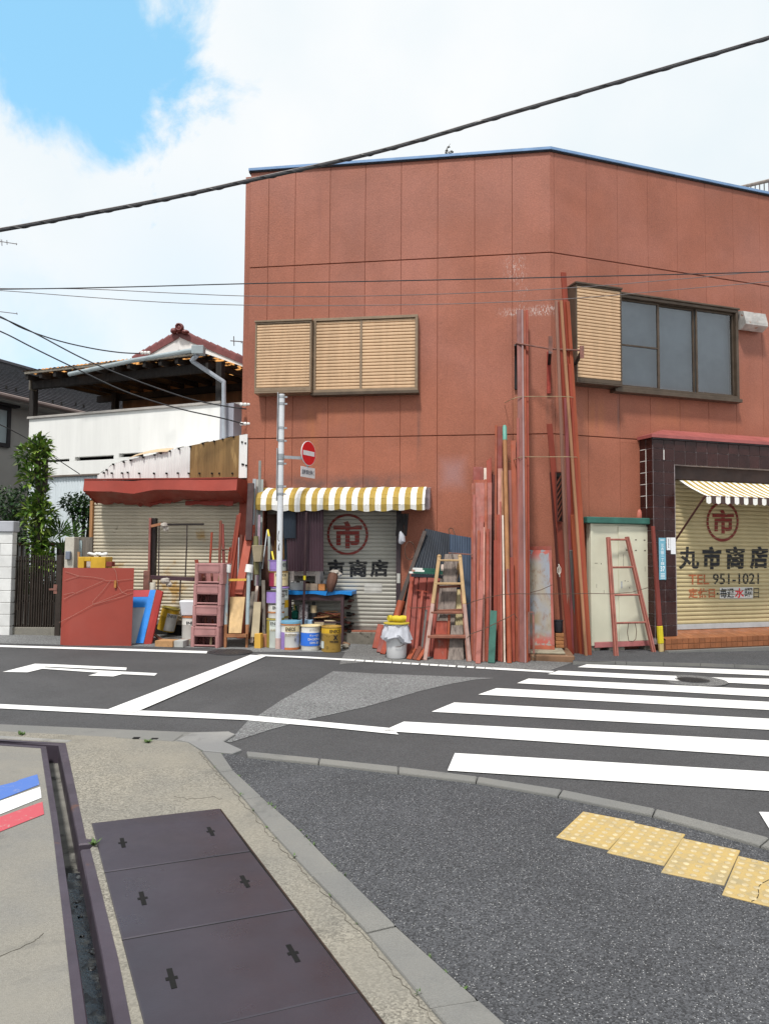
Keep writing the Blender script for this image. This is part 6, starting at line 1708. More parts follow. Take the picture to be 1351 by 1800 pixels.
# small brown frame against it, bricks, black pot
fb = onstep(936, 1149) ; fb.z = zs2
fo = fA.off(onstep(936, 1149)) 
a0, a1 = fA.pt(937.5, 1150, fo), fA.pt(936.5, 1076, fo - .05); b0, b1 = fA.pt(929, 1150, fo), fA.pt(928.5, 1076, fo - .05)
a0.z = b0.z = zst + .04
t = thing('small_frame', 'small rusty brown frame leaning low on the white enamelled sheet', 'frame', a0)
mb = MB(); mb.beam(a0, a1, .028, .02); mb.build('upright', MATS['rack_steel'], t); mb = MB(); mb.beam(b0, b1, .028, .02); mb.build('upright', MATS['rack_steel'], t)
mb = MB(); mb.beam(a1, b1, .02, .02, (0, 0, 1)); mb.build('crossbar', MATS['rack_steel'], t)
M('brick', (.3, .13, .05), .85, .25, 9, dirt=((.12, .07, .04), .3, 12), bump=.3); M('pot', (.022, .022, .028), .5, .3, 8)
pb = onstep(983.5, 1139)
hb = .05
ws = ['bottom', 'second lowest', 'second highest', 'top']
for i in range(4):
    mb = MB(Matrix.Translation(V((pb.x, pb.y, zs2 + i * (hb + .004)))) @ Matrix.Rotation(random.uniform(-.12, .12) - .1, 4, 'Z')); mb.box(-.062, .062, 0, .2, 0, hb)
    tag(mb.build('brick', MATS['brick'], None, origin=V((pb.x, pb.y, zs2 + i * (hb + .004))), bev=.006), 'orange brick beside the rusted sheet, %s of its small stack' % ws[i], 'brick', 'orange bricks stacked beside the rusted sheet')
pz = zs2 + 4 * (hb + .004)
mb = MB(); c = V((pb.x, pb.y + .1, pz)); mb.lathe([(.05, 0), (.062, .02), (.068, .17), (.074, .175), (.074, .19), (.062, .19), (.055, .05)], c, 18)
tag(mb.build('plant_pot', MATS['pot'], None, origin=c, smooth=True), 'black plant pot on top of the orange bricks', 'pot')

# ---------------------------------------------------------------- steel cabinet and what is round it
oc = fB.off(G(1095, 1147.5))
c0, c1 = fB.hit(1038, 1040, oc)[0], fB.hit(1151, 1040, oc)[0]
zc0, zc1 = fB.hit(1090, 1137, oc)[1], fB.hit(1095, 921, oc)[1]
dep = min(.62, oc - .06)
M('cab_cream', (.6, .585, .46), .5, .07, 2, dirt=[((.3, .27, .2), .1, 3, .5), ((.16, .09, .06), .03, 30)], rnd=.02, bump=.1, bs=30)
M('cab_green', (.035, .125, .1), .5, .2, 5, dirt=((.3, .33, .22), .15, 9)); M('cab_pink', (.4, .14, .14), .55, .15, 6, dirt=((.25, .06, .04), .2, 8)); M('block_conc', (.24, .22, .18), .9, .25, 6, dirt=((.08, .075, .06), .3, 8), bump=.4)
cab = thing('storage_cabinet', 'cream steel storage cabinet with green top and two sliding doors beside the tiled pillar', 'cabinet', fB.P((c0 + c1) / 2, oc, gz(4)), fB.th)
mb = MB(fB.T); mb.box(c0, c1, -oc + .03, -oc + dep, zc0 + .03, zc1)
mb.build('body', MATS['cab_cream'], cab, bev=.006)
mb = MB(fB.T); mb.box(c0, c0 + .055, -oc, -oc + .029, zc0 + .03, zc1); mb.box(c1 - .05, c1, -oc, -oc + .029, zc0 + .03, zc1); mb.build('corner_post', MATS['cab_cream'], cab, bev=.004)
cm = fB.hit(1087.5, 1040, oc)[0]
mb = MB(fB.T); mb.box(c0 + .058, cm + .02, -oc + .018, -oc + .03, zc0 + .085, zc1 - .035); mb.build('sliding_door', MATS['cab_cream'], cab, bev=.002)
mb = MB(fB.T); mb.box(cm, c1 - .052, -oc + .004, -oc + .016, zc0 + .085, zc1 - .035); d2 = mb.build('sliding_door', MATS['cab_cream'], cab, bev=.002)
zh0, zh1 = fB.hit(1090, 1034, oc)[1], fB.hit(1090, 1022, oc)[1]
mb = MB(fB.T); sx = fB.hit(1092, 1030, oc)[0]; mb.box(sx - .013, sx + .013, -oc + .001, -oc + .006, zh0, zh1); mb.build('recessed_handle', MATS['grey_clutter'], d2)
mb = MB(fB.T)
for x, y in ((1117, 949), (1132, 949.5), (1101, 967), (1117, 967.5), (1133, 968)):
    s, z = fB.hit(x, y, oc); mb.box(s - .016, s + .016, -oc + .002, -oc + .005, z - .008, z + .008)
for x, y, w, h in ((1098, 1021, .02, .01), (1103, 1022, .012, .012), (1106, 1033, .008, .025), (1048, 990, .05, .006), (1057, 991, .012, .018), (1095, 985, .004, .2), (1133, 1000, .004, .08), (1049, 1030, .004, .06), (1062, 1040, .004, .05)):
    s, z = fB.hit(x, y, oc); mb.box(s - w / 2, s + w / 2, -oc + (.002 if x > 1088 else .0155), -oc + (.005 if x > 1088 else .019), z - h / 2, z + h / 2)
mb.build('dark_marks', M('mark_dark', (.06, .04, .035), .8, .3), d2)
mb = MB(fB.T); qq = ptfn(fB, 1128, 1144, 942, 958, oc - .003); mb.poly([qq(.0, .75), qq(.15, 1), qq(.95, .3), qq(.75, 0)]); mb.build('green_tape', M('tape_green', (.1, .36, .31), .6, .1), d2, solid=.002)
mb = MB(fB.T); s, z = fB.hit(1144, 1028, oc)
for dz in (0, -.06): mb.box(s - .012, s + .012, -oc - .008, -oc, z + dz, z + dz + .03)
mb.build('hasp', MATS['rack_steel'], cab)
mb = MB(fB.T); mb.box(c0 - .1, c1 + .03, -oc - .06, -oc + dep + .03, zc1 + .001, zc1 + .1); mb.build('top', MATS['cab_green'], cab, bev=.01)
mb = MB(fB.T); mb.box(c0 + .056, c1 - .051, -oc - .006, -oc + .028, zc0, zc0 + .08); mb.build('base_rail', MATS['cab_pink'], cab, bev=.003)
for x, w in ((1046, .2), (1085, .3), (1143, .2)):
    s = fB.hit(x, 1140, oc)[0]
    mb = MB(fB.T); mb.box(s - w / 2, s + w / 2, -oc + .02, -oc + .3, gz(4) - .02, zc0 + .029); mb.build('foot_block', MATS['block_conc'], cab, bev=.012)
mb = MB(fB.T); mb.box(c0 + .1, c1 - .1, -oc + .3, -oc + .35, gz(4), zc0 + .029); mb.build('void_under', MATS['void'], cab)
ztop = zc1 + .101
pc = fB.pt(1122.5, 905, oc - .2); pc.z = ztop
M('salmon', (.46, .14, .1), .5, .2, 8, dirt=((.55, .35, .3), .2, 9))
mb = MB(); mb.lathe([(.062, 0), (.066, .02), (.06, .1), (.045, .14), (.02, .155)], pc, 16); tag(mb.build('cone_cap', MATS['salmon'], None, origin=pc, smooth=True), 'rounded salmon red cap standing on the cabinet top', 'cap')
pc = fB.pt(1138, 905, oc - .25); pc.z = ztop
mb = MB(Matrix.Translation(pc) @ Matrix.Rotation(.5, 4, 'Z')); mb.hexa([(-.045, -.03, 0), (.045, -.03, 0), (.045, .04, 0), (-.045, .04, 0)], [(-.055, -.03, .15), (.025, -.03, .135), (.025, .04, .13), (-.055, .04, .15)]); tag(mb.build('red_offcut', MATS['p_red'], None, origin=pc, bev=.004), 'dark red block standing at the right end of the cabinet top', 'block')

# red ladder leaning on the cabinet
M('lad_red', (.3, .105, .08), .55, .22, 5, stk=1, dirt=[((.5, .22, .24), .3, 4, .3), ((.25, .07, .04), .25, 9, .3)])
ll0, lr0 = G(1082.5, 1157.5), G(1149, 1150.5)
ll1, lr1 = fB.pt(1068, 944.5, oc + .09), fB.pt(1101, 943.5, oc + .09)
lad = thing('red_ladder', 'red painted tapering ladder leaning on the cream cabinet', 'ladder', (ll0 + lr0) / 2, fB.th)
for a, b in ((ll0, ll1), (lr0, lr1)):
    for k in (-1, 1):
        mb = MB(); mb.beam(a + fB.ex * .019 * k, b + fB.ex * .017 * k, .026, .045, fB.ex); mb.build('rail', MATS['lad_red'], lad, bev=.003)
    mb = MB(); d = (b - a); mb.beam(a + d * .0 , b, .03, .02, fB.ex); mb.build('rail_web', MATS['p_brown_red'], lad)
for ya, yb2 in ((948.5, 948.5), (997.5, 997), (1046, 1045.5), (1095.5, 1094)):
    def onrail(a, b, y):
        lo, hi = 0.0, 1.0
        for _ in range(40):
            m_ = (lo + hi) / 2; p = a + (b - a) * m_; d = p - EYEP; yy = 900 - FPX * d.dot(UP) / d.dot(FW)
            if yy > y: lo = m_
            else: hi = m_
        return a + (b - a) * lo
    p, q_ = onrail(ll0, ll1, ya), onrail(lr0, lr1, yb2)
    mb = MB(); mb.tube([p, q_], .016, 8); mb.build('rung', MATS['lad_red'], lad, smooth=True)
    last = (p, q_)
p, q_ = last
lp_ = [p.lerp(q_, .42) + V((0, -.02, 0)), p.lerp(q_, .38) + V((0, -.025, -.15)), p.lerp(q_, .42) + V((0, -.02, -.27)), p.lerp(q_, .53) + V((0, -.02, -.29)), p.lerp(q_, .63) + V((0, -.025, -.25)), p.lerp(q_, .66) + V((0, -.025, -.13)), p.lerp(q_, .62) + V((0, -.02, 0))]
tauter(lp_, 'wire_loop', 'loop of thin wire hanging from the lowest ladder rung', .005, MATS['wire_rust'])
# red pole with a yellow foot
b = G(1161.5, 1145.5, .04); t1 = fB.pt(1146.5, 925, .45); L = t1 - b; k = 11.8 / FPX
pl = thing('striped_pole', 'flat red pole with a yellow taped foot leaning between cabinet and tiled pillar', 'pole', b)
mb = MB(); mb.beam(b + L * .205, t1, 8.5 * k, .04, fB.ex, 0, 5.5 * k); mb.build('shaft', MATS['p_red_dull'], pl, bev=.003)
mb = MB(); mb.beam(b + L * .065, b + L * .204, 9.5 * k, .05, fB.ex); mb.build('yellow_tape', M('tape_bright', (.62, .5, .02), .5, .12, 9, dirt=((.3, .24, .04), .15, 9)), pl, bev=.006)
mb = MB(); mb.beam(b, b + L * .0645, 7.5 * k, .04, fB.ex, 0, 9 * k); mb.build('foot', M('foot_wood', (.55, .42, .2), .7, .2, 8), pl, bev=.004)

# ---------------------------------------------------------------- stepladder, sheets and offcuts right of the side shutter
def gpt(px, py, back=0.0): p = G(px, py); return V((p.x, p.y + back, gz(p.x)))
YL = G(785, 1162).y
M('lad_tan', (.38, .25, .125), .65, .16, 5, stk=1, dirt=((.3, .2, .1), .2, 8, .3)); M('lad_mauve', (.33, .21, .18), .65, .25, 5, stk=1, dirt=[((.28, .08, .05), .3, 5, .3)]); M('lad_brown', (.22, .085, .055), .6, .25, 6, dirt=((.3, .2, .17), .2, 7)); M('old_wood', (.2, .165, .145), .85, .35, 9, stk=1, dirt=[((.05, .04, .036), .45, 14, .08)], bump=.35, bs=50); M('old_red_wood', (.26, .055, .035), .8, .25, 6, stk=1, dirt=[((.2, .16, .14), .3, 4, .4), ((.07, .04, .035), .2, 12, .15)], bump=.25)
a0, a1 = G(746.5, 1161), at(771.5, 978, YL + .55); b0, b1 = G(825, 1163.5), at(808, 978, YL + .55)
sl_ = thing('stepladder', 'worn wooden stepladder with tan top and brown steps standing against dark corrugated sheets', 'ladder', (a0 + b0) / 2)
for p, q_, nm in ((a0, a1, 0), (b0, b1, 1)):
    m_ = p + (q_ - p) * .53
    mb = MB(); mb.beam(p, m_, .055, .035, (1, 0, 0)); mb.build('lower_rail', MATS['lad_mauve'], sl_, bev=.006)
    mb = MB(); mb.beam(m_, q_, .052, .035, (1, 0, 0)); mb.build('upper_rail', MATS['lad_tan'], sl_, bev=.006)
    mb = MB(); mb.blob(q_, .032, .03, .03, 8, 6); mb.build('rail_knob', MATS['lad_tan'], sl_, smooth=True)
for ya, h, mt, dp in ((985, .028, 'lad_tan', .06), (1026, .03, 'lad_tan', .1), (1077, .03, 'lad_brown', .12), (1119.5, .04, 'lad_brown', .14)):
    p, q_ = onrail(a0, a1, ya), onrail(b0, b1, ya); c = (p + q_) / 2
    mb = MB(); mb.box(p.x - .01, q_.x + .01, c.y - .02, c.y + dp, c.z - h / 2, c.z + h / 2); mb.build('step', MATS[mt], sl_, bev=.006)
# its hinged rear frame
ra, rb2_ = at(768, 1032, YL + .5), at(810, 1030, YL + .5); rc, rd = at(764, 1074, YL + .42), at(812, 1072, YL + .42); rfb = G(822, 1164) ; rfb.y += .04
for p, q_ in ((ra, rc), (rb2_, rfb), (ra, rb2_), (rc, rd)):
    mb = MB(); mb.beam(p, q_, .035, .03, (1, 0, 0) if abs(p.z - q_.z) > .1 else (0, 0, 1)); mb.build('rear_frame_bar', MATS['lad_brown'], sl_, bev=.004)
p, q_ = at(807, 990, YL + .6), at(799.5, 1030, YL + .85)
mb = MB(); mb.beam(p, q_, .05, .03); mb.build('rear_leg', MATS['lad_tan'], sl_, bev=.004)

def sheet4(name, label, cat, px4, Ys, mat, th=.02, corr=0, amp=.008, group=None, sm=True):
    """leaning sheet given by its corners bl, br, tl, tr in the photo and the depth of its foot and head"""
    bl, br = [at(*p, y) for p, y in zip(px4[:2], (Ys[0], Ys[0] - .02))]; tl, tr = [at(*p, y) for p, y in zip(px4[2:], (Ys[1], Ys[1] - .02))]
    if not corr: return quadthing(name, label, cat, bl, br, tl, tr, mat, th, group)[0]
    q = quadfn(bl, br, tl, tr); n = (br - bl).cross(tl - bl).normalized(); n = -n if n.y > 0 else n
    mb = MB(); mb.grid(lambda u, v: q(u, v) + n * amp * cos(2 * pi * corr * u), corr * 6, 2)
    return tag(mb.build(name, mat, None, origin=(bl + br) / 2, smooth=True, recalc=False, solid=.002, ang=80), label, cat, group)
M('sheet_navy', (.024, .03, .042), .45, .25, 3, stk=1, dirt=((.1, .11, .13), .1, 8, .2)); M('sheet_blue', (.06, .085, .13), .45, .2, 3, stk=1, dirt=((.02, .03, .04), .2, 6, .2)); M('panel_red', (.26, .052, .036), .55, .15, 3, stk=1, dirt=[((.12, .05, .04), .15, 6, .2), ((.48, .2, .17), .1, 6, .3)])
YS = YL + .55
sheet4('corrugated_sheet', 'dark navy corrugated sheet with a slanting top behind the stepladder', 'sheet', [(716, 1040), (790, 1060), (746.7, 929), (793, 939.5)], (YS + .25, YS + .62), MATS['sheet_navy'], corr=13)
sheet4('corrugated_sheet', 'blue grey corrugated sheet partly behind the stepladder, next to the pink boards', 'sheet', [(786, 1158), (826.5, 1158), (790, 939), (828, 945)], (YS + .2, YS + .55), MATS['sheet_blue'], corr=9)
rp = thing('ribbed_sheet', 'red ribbed metal panel leaning left of the stepladder', 'panel', G(735, 1150)); pq = [at(712, 1152, YS - .18), at(770, 1156, YS - .2), at(722.5, 1010, YS + .25), at(779, 1014, YS + .23)]
qf = quadfn(*pq); nrm = (pq[1] - pq[0]).cross(pq[2] - pq[0]).normalized(); nrm = -nrm if nrm.y > 0 else nrm
for i in range(4):
    u0, u1 = i / 4 + .012, (i + 1) / 4 - .012; d = nrm * -.02
    mb = MB(); mb.hexa([qf(u0, 0) + d, qf(u1, 0) + d, qf(u1, 1) + d, qf(u0, 1) + d], [qf(u0, 0), qf(u1, 0), qf(u1, 1), qf(u0, 1)]); mb.build('panel', MATS['panel_red'], rp, bev=.006)
mb = MB(); d = nrm * -.024; mb.poly([qf(0, 0) + d, qf(1, 0) + d, qf(1, 1) + d, qf(0, 1) + d]); mb.build('backing', MATS['p_dark_red'], rp, recalc=False)
mb = MB(); mb.beam(qf(-.03, .0) + nrm * .03, qf(.03, 1) + nrm * .03, .06, .04); mb.build('edge_board', MATS['p_red_orange'], rp, bev=.003)
M('rail_green', (.02, .1, .07), .45, .15, 6); M('white_paint', (.72, .72, .7), .6, .08, 6)
for y0, xa, xb, wt, lb in ((1000, 725, 777, 17, 'green rail with a long white end, top of three lying on the red panel'), (1003.6, 729, 777, 16, 'green rail with a white end, middle of three lying on the red panel'), (1006.6, 719, 777, 6, 'dark green rail with a short white tip, lowest of three on the red panel')):
    yy = YS + .18 - (y0 - 1000) * .03; p, q_ = at(xa, y0 - .5, yy), at(xb, y0 + 1.5, yy + .03)
    t = thing('green_rail', lb, 'rail', p, 0, 'green rails lying on the red panel'); m_ = p.lerp(q_, wt / (xb - xa))
    mb = MB(); mb.beam(m_, q_, .026, .05, (0, 0, 1)); mb.build('rail', MATS['rail_green'], t); mb = MB(); mb.beam(p, m_, .027, .051, (0, 0, 1)); mb.build('white_end', MATS['white_paint'], t)
p, q_ = at(722, 1011, YS + .08), at(778, 1014, YS + .1)
mb = MB(); mb.beam(p, q_, .045, .05, (0, 0, 1)); tag(mb.build('dark_bar', MATS['sheet_navy'], None, origin=p), 'dark steel bar along the top of the red panel', 'bar')
# bars leaning at a slant towards the shutter
def stick(name, label, cat, x0, y0, d0, x1, y1, d1, w, mat, th=.025, group=None, bev=.003, ax=None):
    p, q_ = at(x0, y0, d0), at(x1, y1, d1); k = (d0 + d1) / 2 / FPX
    mb = MB(); mb.beam(p, q_, w * k, th, ax or (1, 0, 0)); return tag(mb.build(name, mat, None, origin=p, bev=bev), label, cat, group)
M('iron_brown', (.06, .045, .04), .6, .3, 6, dirt=((.16, .1, .08), .2, 8))
YG_ = G(690, 1150).y
stick('angle_bar', 'long dark brown bar slanting from the bucket up to the navy corrugated sheet', 'bar', 680, 1120, YG_ + .12, 746.5, 934, YS + .55, 7, MATS['iron_brown'], .05)
stick('angle_bar', 'shorter dark bar behind the long slanting brown bar', 'bar', 692, 1128, YG_ + .3, 733, 978, YS + .5, 5, MATS['rack_black'], .03)
stick('batten', 'brown wood batten leaning between the dark bars and the red panel', 'plank', 706, 1120, YG_ + .12, 727, 1000, YS + .3, 6, MATS['p_brown_grey'], .02)
stick('batten', 'rusty red strip leaning left of the red panel, over the bucket', 'plank', 704, 1140, YG_ + .05, 715, 1068, YG_ + .3, 8, MATS['p_red_orange'], .02)
p, q_ = at(695, 1092, YG_ + .12), at(705, 1058, YG_ + .25)
mb = MB(); mb.tube([p, q_, q_ + V((.005, 0, .02))], [.055, .06, .05], 12); tag(mb.build('red_roll', MATS['p_orange'], None, origin=p, smooth=True), 'orange red roll leaning behind the white bucket', 'roll')
stick('tee_bar', 'thin grey stick leaning low on the red panel', 'stick', 741, 1142, YS - .34, 749, 1072, YS - .1, 4, MATS['p_grey'], .02)
t = thing('tee_bar', 'red tee shaped bar leaning on the red ribbed panel', 'bar', at(731, 1140, YS - .33))
mb = MB(); mb.beam(at(730.5, 1141, YS - .33), at(742, 1038, YS + .07), .035, .02); mb.build('stem', MATS['p_red_orange'], t); mb = MB(); mb.beam(at(731, 1037, YS + .07), at(753, 1041, YS + .07), .02, .03, (0, 0, 1)); mb.build('crossbar', MATS['p_red'], t)
tauter([at(719, 1066, YS - .03), at(722, 1069, YS - .06), at(740, 1068, YS - .08), at(763, 1066, YL + .28), at(770, 1072, YL + .25)], 'binding_wire', 'thin rusty wire tied from the red panel to the stepladder', .005, MATS['wire_rust'])
# small offcuts on the ground
for i, (x0, y0, x1, y1, w, lb) in enumerate(((727, 1140, 718, 1160, 8, 'leftmost of the short red offcuts fanned on the ground before the red panel'), (739, 1137, 727, 1161, 7, 'second from the left of the fanned red offcuts, longest one'), (746, 1141, 734, 1162, 6, 'third from the left of the fanned red offcuts, by the ladder foot'), (750, 1148, 741, 1161, 5, 'small red offcut tucked under the left ladder rail'))):
    p, q_ = G(x1, y1), at(x0, y0, G(x1, y1).y + .2); mb = MB(); mb.beam(p + V((0, 0, .01)), q_, w * .0082, .018); tag(mb.build('offcut', MATS['p_brown_red' if i % 2 else 'p_orange'], None, origin=p, bev=.002), lb, 'offcut', 'red offcuts on the ground before the red panel')
for i, (x0, y0, x1, y1, w, lb) in enumerate(((669, 1098, 659, 1140, 11, 'red offcut leaning farthest left of the white bucket'), (675, 1104, 666, 1147, 9, 'brown red offcut between the leftmost offcut and the white bucket'), (683, 1118, 672, 1150, 9, 'red offcut whose top hides behind the white bucket'))):
    p = G(x1, y1 + 1); q_ = at(x0, y0, p.y + .25); mb = MB(); mb.beam(p + V((0, 0, .01)), q_, w * .0085, .025); tag(mb.build('offcut', MATS['p_red_dull' if i % 2 else 'p_red_orange'], None, origin=p, bev=.003), lb, 'offcut', 'red offcuts leaning left of the white bucket')
# boards behind the stepladder
def board(label, x0, x1, yt, xb0, xb1, yb, Yb, Yt_, mat, th=.025, name='board'):
    bl, br, tl, tr = at(xb0, yb, Yb), at(xb1, yb, Yb), at(x0, yt, Yt_), at(x1, yt, Yt_)
    return quadthing(name, label, 'board', bl, br, tl, tr, mat, th, None, .004)[0]
board('tall grey weathered board seen through the top of the stepladder', 781, 806, 974, 766, 795, 1158, YL + .3, YL + .72, MATS['old_wood'])
board('shorter pale grey board behind the left edge of the tall weathered board', 775, 781, 992, 762, 769, 1158, YL + .33, YL + .7, MATS['p_pale_edge'], .02)
board('wide low board with worn red paint, left of two at the foot of the stepladder', 767, 786, 1091, 761, 785, 1163, YL + .12, YL + .3, MATS['old_red_wood'], .03)
board('wide low grey weathered board, right of two at the foot of the stepladder', 793, 813, 1099, 786, 815, 1164, YL + .1, YL + .28, MATS['old_wood'], .03)
board('thin red stick between the two low boards of the stepladder', 787, 791, 1080, 785, 789, 1160, YL + .16, YL + .3, MATS['p_orange'], .015)
sheet4('plastic_sheet', 'yellowed corrugated plastic sheet behind the right rail of the stepladder', 'sheet', [(793, 1155), (815, 1156), (801, 1036), (812, 1036)], (YL + .36, YL + .62), M('yellowed', (.5, .42, .24), .5, .2, 4, dirt=((.45, .22, .04), .35, 5)), corr=4, amp=.006)
stick('steel_rod', 'thin brown rod sticking out sideways over the blue grey corrugated sheet', 'rod', 788, 972, YS + .25, 830, 975, YS + .1, 2.4, MATS['rack_steel'], .015, ax=(0, 0, 1))
tauter([fA.pt(790, 938, .25), fA.pt(788, 931, .2), fA.pt(791, 928, .15), fA.pt(795, 929, .15), fA.pt(797, 934, .2), fA.pt(799, 940, .25)], 'wire_coil', 'curl of dark wire on top of the corrugated sheets', .008, MATS['wire_rust'])
tauter([fA.pt(720 + 9 * cos(a), 968 + 16 * sin(a), .3 + .02 * (a % 2)) for a in [i * .6 for i in range(22)]], 'cord_coil', 'coil of dark cord hanging on the wall above the slanting bars', .007, MATS['wire_rust'], 'cord')

# white bucket with yellow lid, bag and yellow roll
M('bucket_white', (.5, .5, .51), .4, .1, 5, dirt=[((.4, .3, .16), .2, 5, .5), ((.25, .2, .4), .06, 9)]); M('lid_yellow', (.45, .35, .04), .4, .08, 5); M('bag_film', (.44, .45, .5), .3, .12, 6, bump=.5, bs=22, spec=.5)
cb = G(696.5, 1157); k = cb.y / FPX; R = 18.3 * k
bk = thing('bucket', 'white plastic bucket with bagged rim and yellow lid before the ribbed red sheet', 'bucket', cb)
mb = MB(); mb.lathe([(R * .9, 0.01), (R * .93, .02), (R * .97, 20 * k), (R * 1.01, 36 * k), (R * 1.03, 37 * k), (R * 1.0, 38 * k), (R * 1.0, 59 * k)], cb, 28); mb.build('pail', MATS['bucket_white'], bk, smooth=True)
mb = MB(); rr = [(R * 1.12, 33), (R * 1.42, 36), (R * 1.4, 40), (R * 1.24, 48), (R * 1.14, 56), (R * 1.06, 59.5)]
prev = None
for r_, h in rr:
    ring = []
    for i in range(36):
        a = 2 * pi * i / 36; w_ = 1 + .07 * sin(5 * a + h) + .05 * sin(11 * a + h * .7)
        ring.append(mb.add(cb + V((r_ * w_ * cos(a), r_ * w_ * sin(a), (h + 3 * sin(3 * a) * (h < 45) - (5 if cos(a) > .3 else 0) * (h < 41)) * k))))
    if prev:
        for i in range(36): mb.face([prev[i], prev[(i + 1) % 36], ring[(i + 1) % 36], ring[i]])
    prev = ring
mb.build('plastic_bag', MATS['bag_film'], bk, smooth=True, recalc=False)
mb = MB(); mb.lathe([(R * 1.2, 59.6 * k), (R * 1.24, 60 * k), (R * 1.24, 61.5 * k), (R * 1.15, 62.2 * k)], cb, 28); mb.build('lid', MATS['lid_yellow'], bk, smooth=True)
mb = MB(); mb.tube([cb + V((R * 1.0 * cos(a), -R * 1.05 * abs(sin(a)) * 1 - .01, (36 - 14 * sin(a)) * k)) for a in [pi * (.05 + .5 * i / 9) for i in range(10)]], .004, 5); mb.build('wire_handle', MATS['wire_rust'], bk)
def wrap(c, r, a0, a1, z0, z1):
    """lettering bent round an upright can; angles from the front, to the right"""
    return lambda u, v: V((c.x + r * sin(a0 + (a1 - a0) * u), c.y - r * cos(a0 + (a1 - a0) * u), c.z + z0 + (z1 - z0) * v))
mb = MB(); text(mb, 'ENE', wrap(cb, R * 1.02, .35, .95, 28 * k, 35 * k), .02); mb.build('lettering', MATS['ink_black'], bk, recalc=False)
rl = cb + V((0, 0, 62.4 * k + .048))
mb = MB(); n_ = 14
pts = [rl + V((-.115 + .24 * i / 8, .02 * sin(i), .004 * sin(i * 2))) for i in range(9)]
mb.tube(pts, [.044 + .004 * sin(i * 2.3) for i in range(9)], 12); tag(mb.build('yellow_roll', M('foam_yellow', (.5, .4, .03), .7, .15, 12, bump=.4, bs=60), None, origin=rl, smooth=True), 'crumpled yellow roll lying on the bucket lid', 'roll')
# ---------------------------------------------------------------- oil pails
M('pail_white', (.6, .59, .56), .4, .1, 5, dirt=[((.36, .13, .05), .16, 6)], met=.1); M('pail_gold', (.4, .25, .06), .35, .12, 6, dirt=((.25, .12, .04), .15, 9), met=.35); M('pail_purple', (.3, .2, .5), .4, .12, 5, dirt=((.5, .45, .55), .12, 9)); M('pail_blue', (.03, .15, .62), .4, .08, 5); M('pail_red', (.32, .04, .08), .4, .12, 5); M('pail_cream', (.6, .5, .3), .45, .14, 6, dirt=((.4, .22, .08), .2, 8)); M('pail_yellow', (.55, .33, .02), .4, .12, 5, dirt=((.3, .15, .03), .15, 7)); M('pail_olive', (.3, .24, .05), .45, .15, 6); M('pail_pale', (.5, .54, .5), .45, .12, 5, dirt=((.35, .22, .1), .15, 7, .5)); M('pail_rust', (.4, .17, .07), .6, .3, 8, dirt=((.6, .52, .4), .25, 9)); M('lid_dark', (.035, .035, .04), .5, .2); M('lid_blue', (.16, .36, .52), .4, .1, 5); M('text_grey', (.2, .2, .22), .6, .1); M('text_gold', (.35, .25, .1), .6, .1); M('orange_rust', (.42, .13, .04), .6, .25, 9)
def pail(label, px, py, wpx, hpx, base, rim='pail_gold', bands=(), texts=(), back=0.0, c=None, lid=None, tilt=None, rings=(.62,), group='oil pails by the side shutter'):
    c = c or (G(px, py) + V((0, back, 0))); k = c.y / FPX; R, H = wpx * k / 2, hpx * k
    th = fA.th
    t = thing('oil_pail', label, 'pail', c, 0, group)
    Mt = Matrix.Translation(c) @ (tilt or Matrix()) @ Matrix.Translation(-c)
    prof = [(R * .93, 0), (R * .96, .012 * 1), (R * .96, H * .02)]
    for q in rings: prof += [(R * .97, H * (q - .02)), (R * .995, H * q), (R * .97, H * (q + .02))]
    prof += [(R * .97, H * .95), (R * .9, H * .95)]
    mb = MB(Mt); mb.lathe(prof, c, 28); body = mb.build('body', MATS[base], t, smooth=True)
    mb = MB(Mt); mb.lathe([(R * .975, H * .945), (R * 1.03, H * .95), (R * 1.03, H * .985), (R * .99, H), (R * .92, H), (R * .9, H * .96)], c, 28); mb.build('rim', MATS[rim], t, smooth=True)
    if lid: mb = MB(Mt); mb.lathe([(R * .96, H * .97), (R * 1.0, H * 1.0), (R * .98, H * 1.02), (R * .9, H * 1.03)], c, 24); mb.build('lid', MATS[lid], t, smooth=True)
    else: mb = MB(Mt); mb.lathe([(R * .9, H * .9), (R * .9, H * .905)], c, 24); mb.build('inside', MATS['lid_dark'], t)
    for a0, a1, z0, z1, m_ in bands:
        mb = MB(Mt); f = wrap(c, R * 1.003, a0, a1, H * z0, H * z1); mb.grid(f, 12, 1); mb.build('label_band', MATS[m_], body, recalc=False, smooth=True)
    for body_, a0, a1, z0, z1, m_, bo in texts:
        mb = MB(Mt); text(mb, body_, wrap(c, R * 1.012, a0, a1, H * z0, H * z1), bo); mb.build('lettering', MATS[m_], body, recalc=False)
    return t, c, R, H
_, pc1, R1_, H1_ = pail('cream labelled oil pail with rusty foot and purple side, left of the front three', 510.5, 1141, 33.5, 44.5, 'pail_white', 'pail_rust', [(-1.5, -.55, .02, .68, 'pail_purple'), (-.5, 1.2, .7, .92, 'pail_cream'), (-1.4, 1.4, .015, .1, 'orange_rust')],
     [('ENEOS', -.42, .62, .73, .88, 'ink_black', .03), ('SUSTINA', -.45, .8, .53, .64, 'text_gold', .0), ('●', .5, .75, .33, .47, 'text_grey', 0)], lid=None)
mb = MB(); mb.lathe([(R1_ * .99, H1_ + .002), (R1_ * 1.03, H1_ + .006), (R1_ * 1.02, H1_ + .04), (R1_ * .9, H1_ + .045)], pc1, 24); lo = mb.build('pail_cover', MATS['lid_blue'], None, origin=pc1 + V((0, 0, H1_)), smooth=True); tag(lo, 'pale blue round lid lying on the front left oil pail', 'lid')
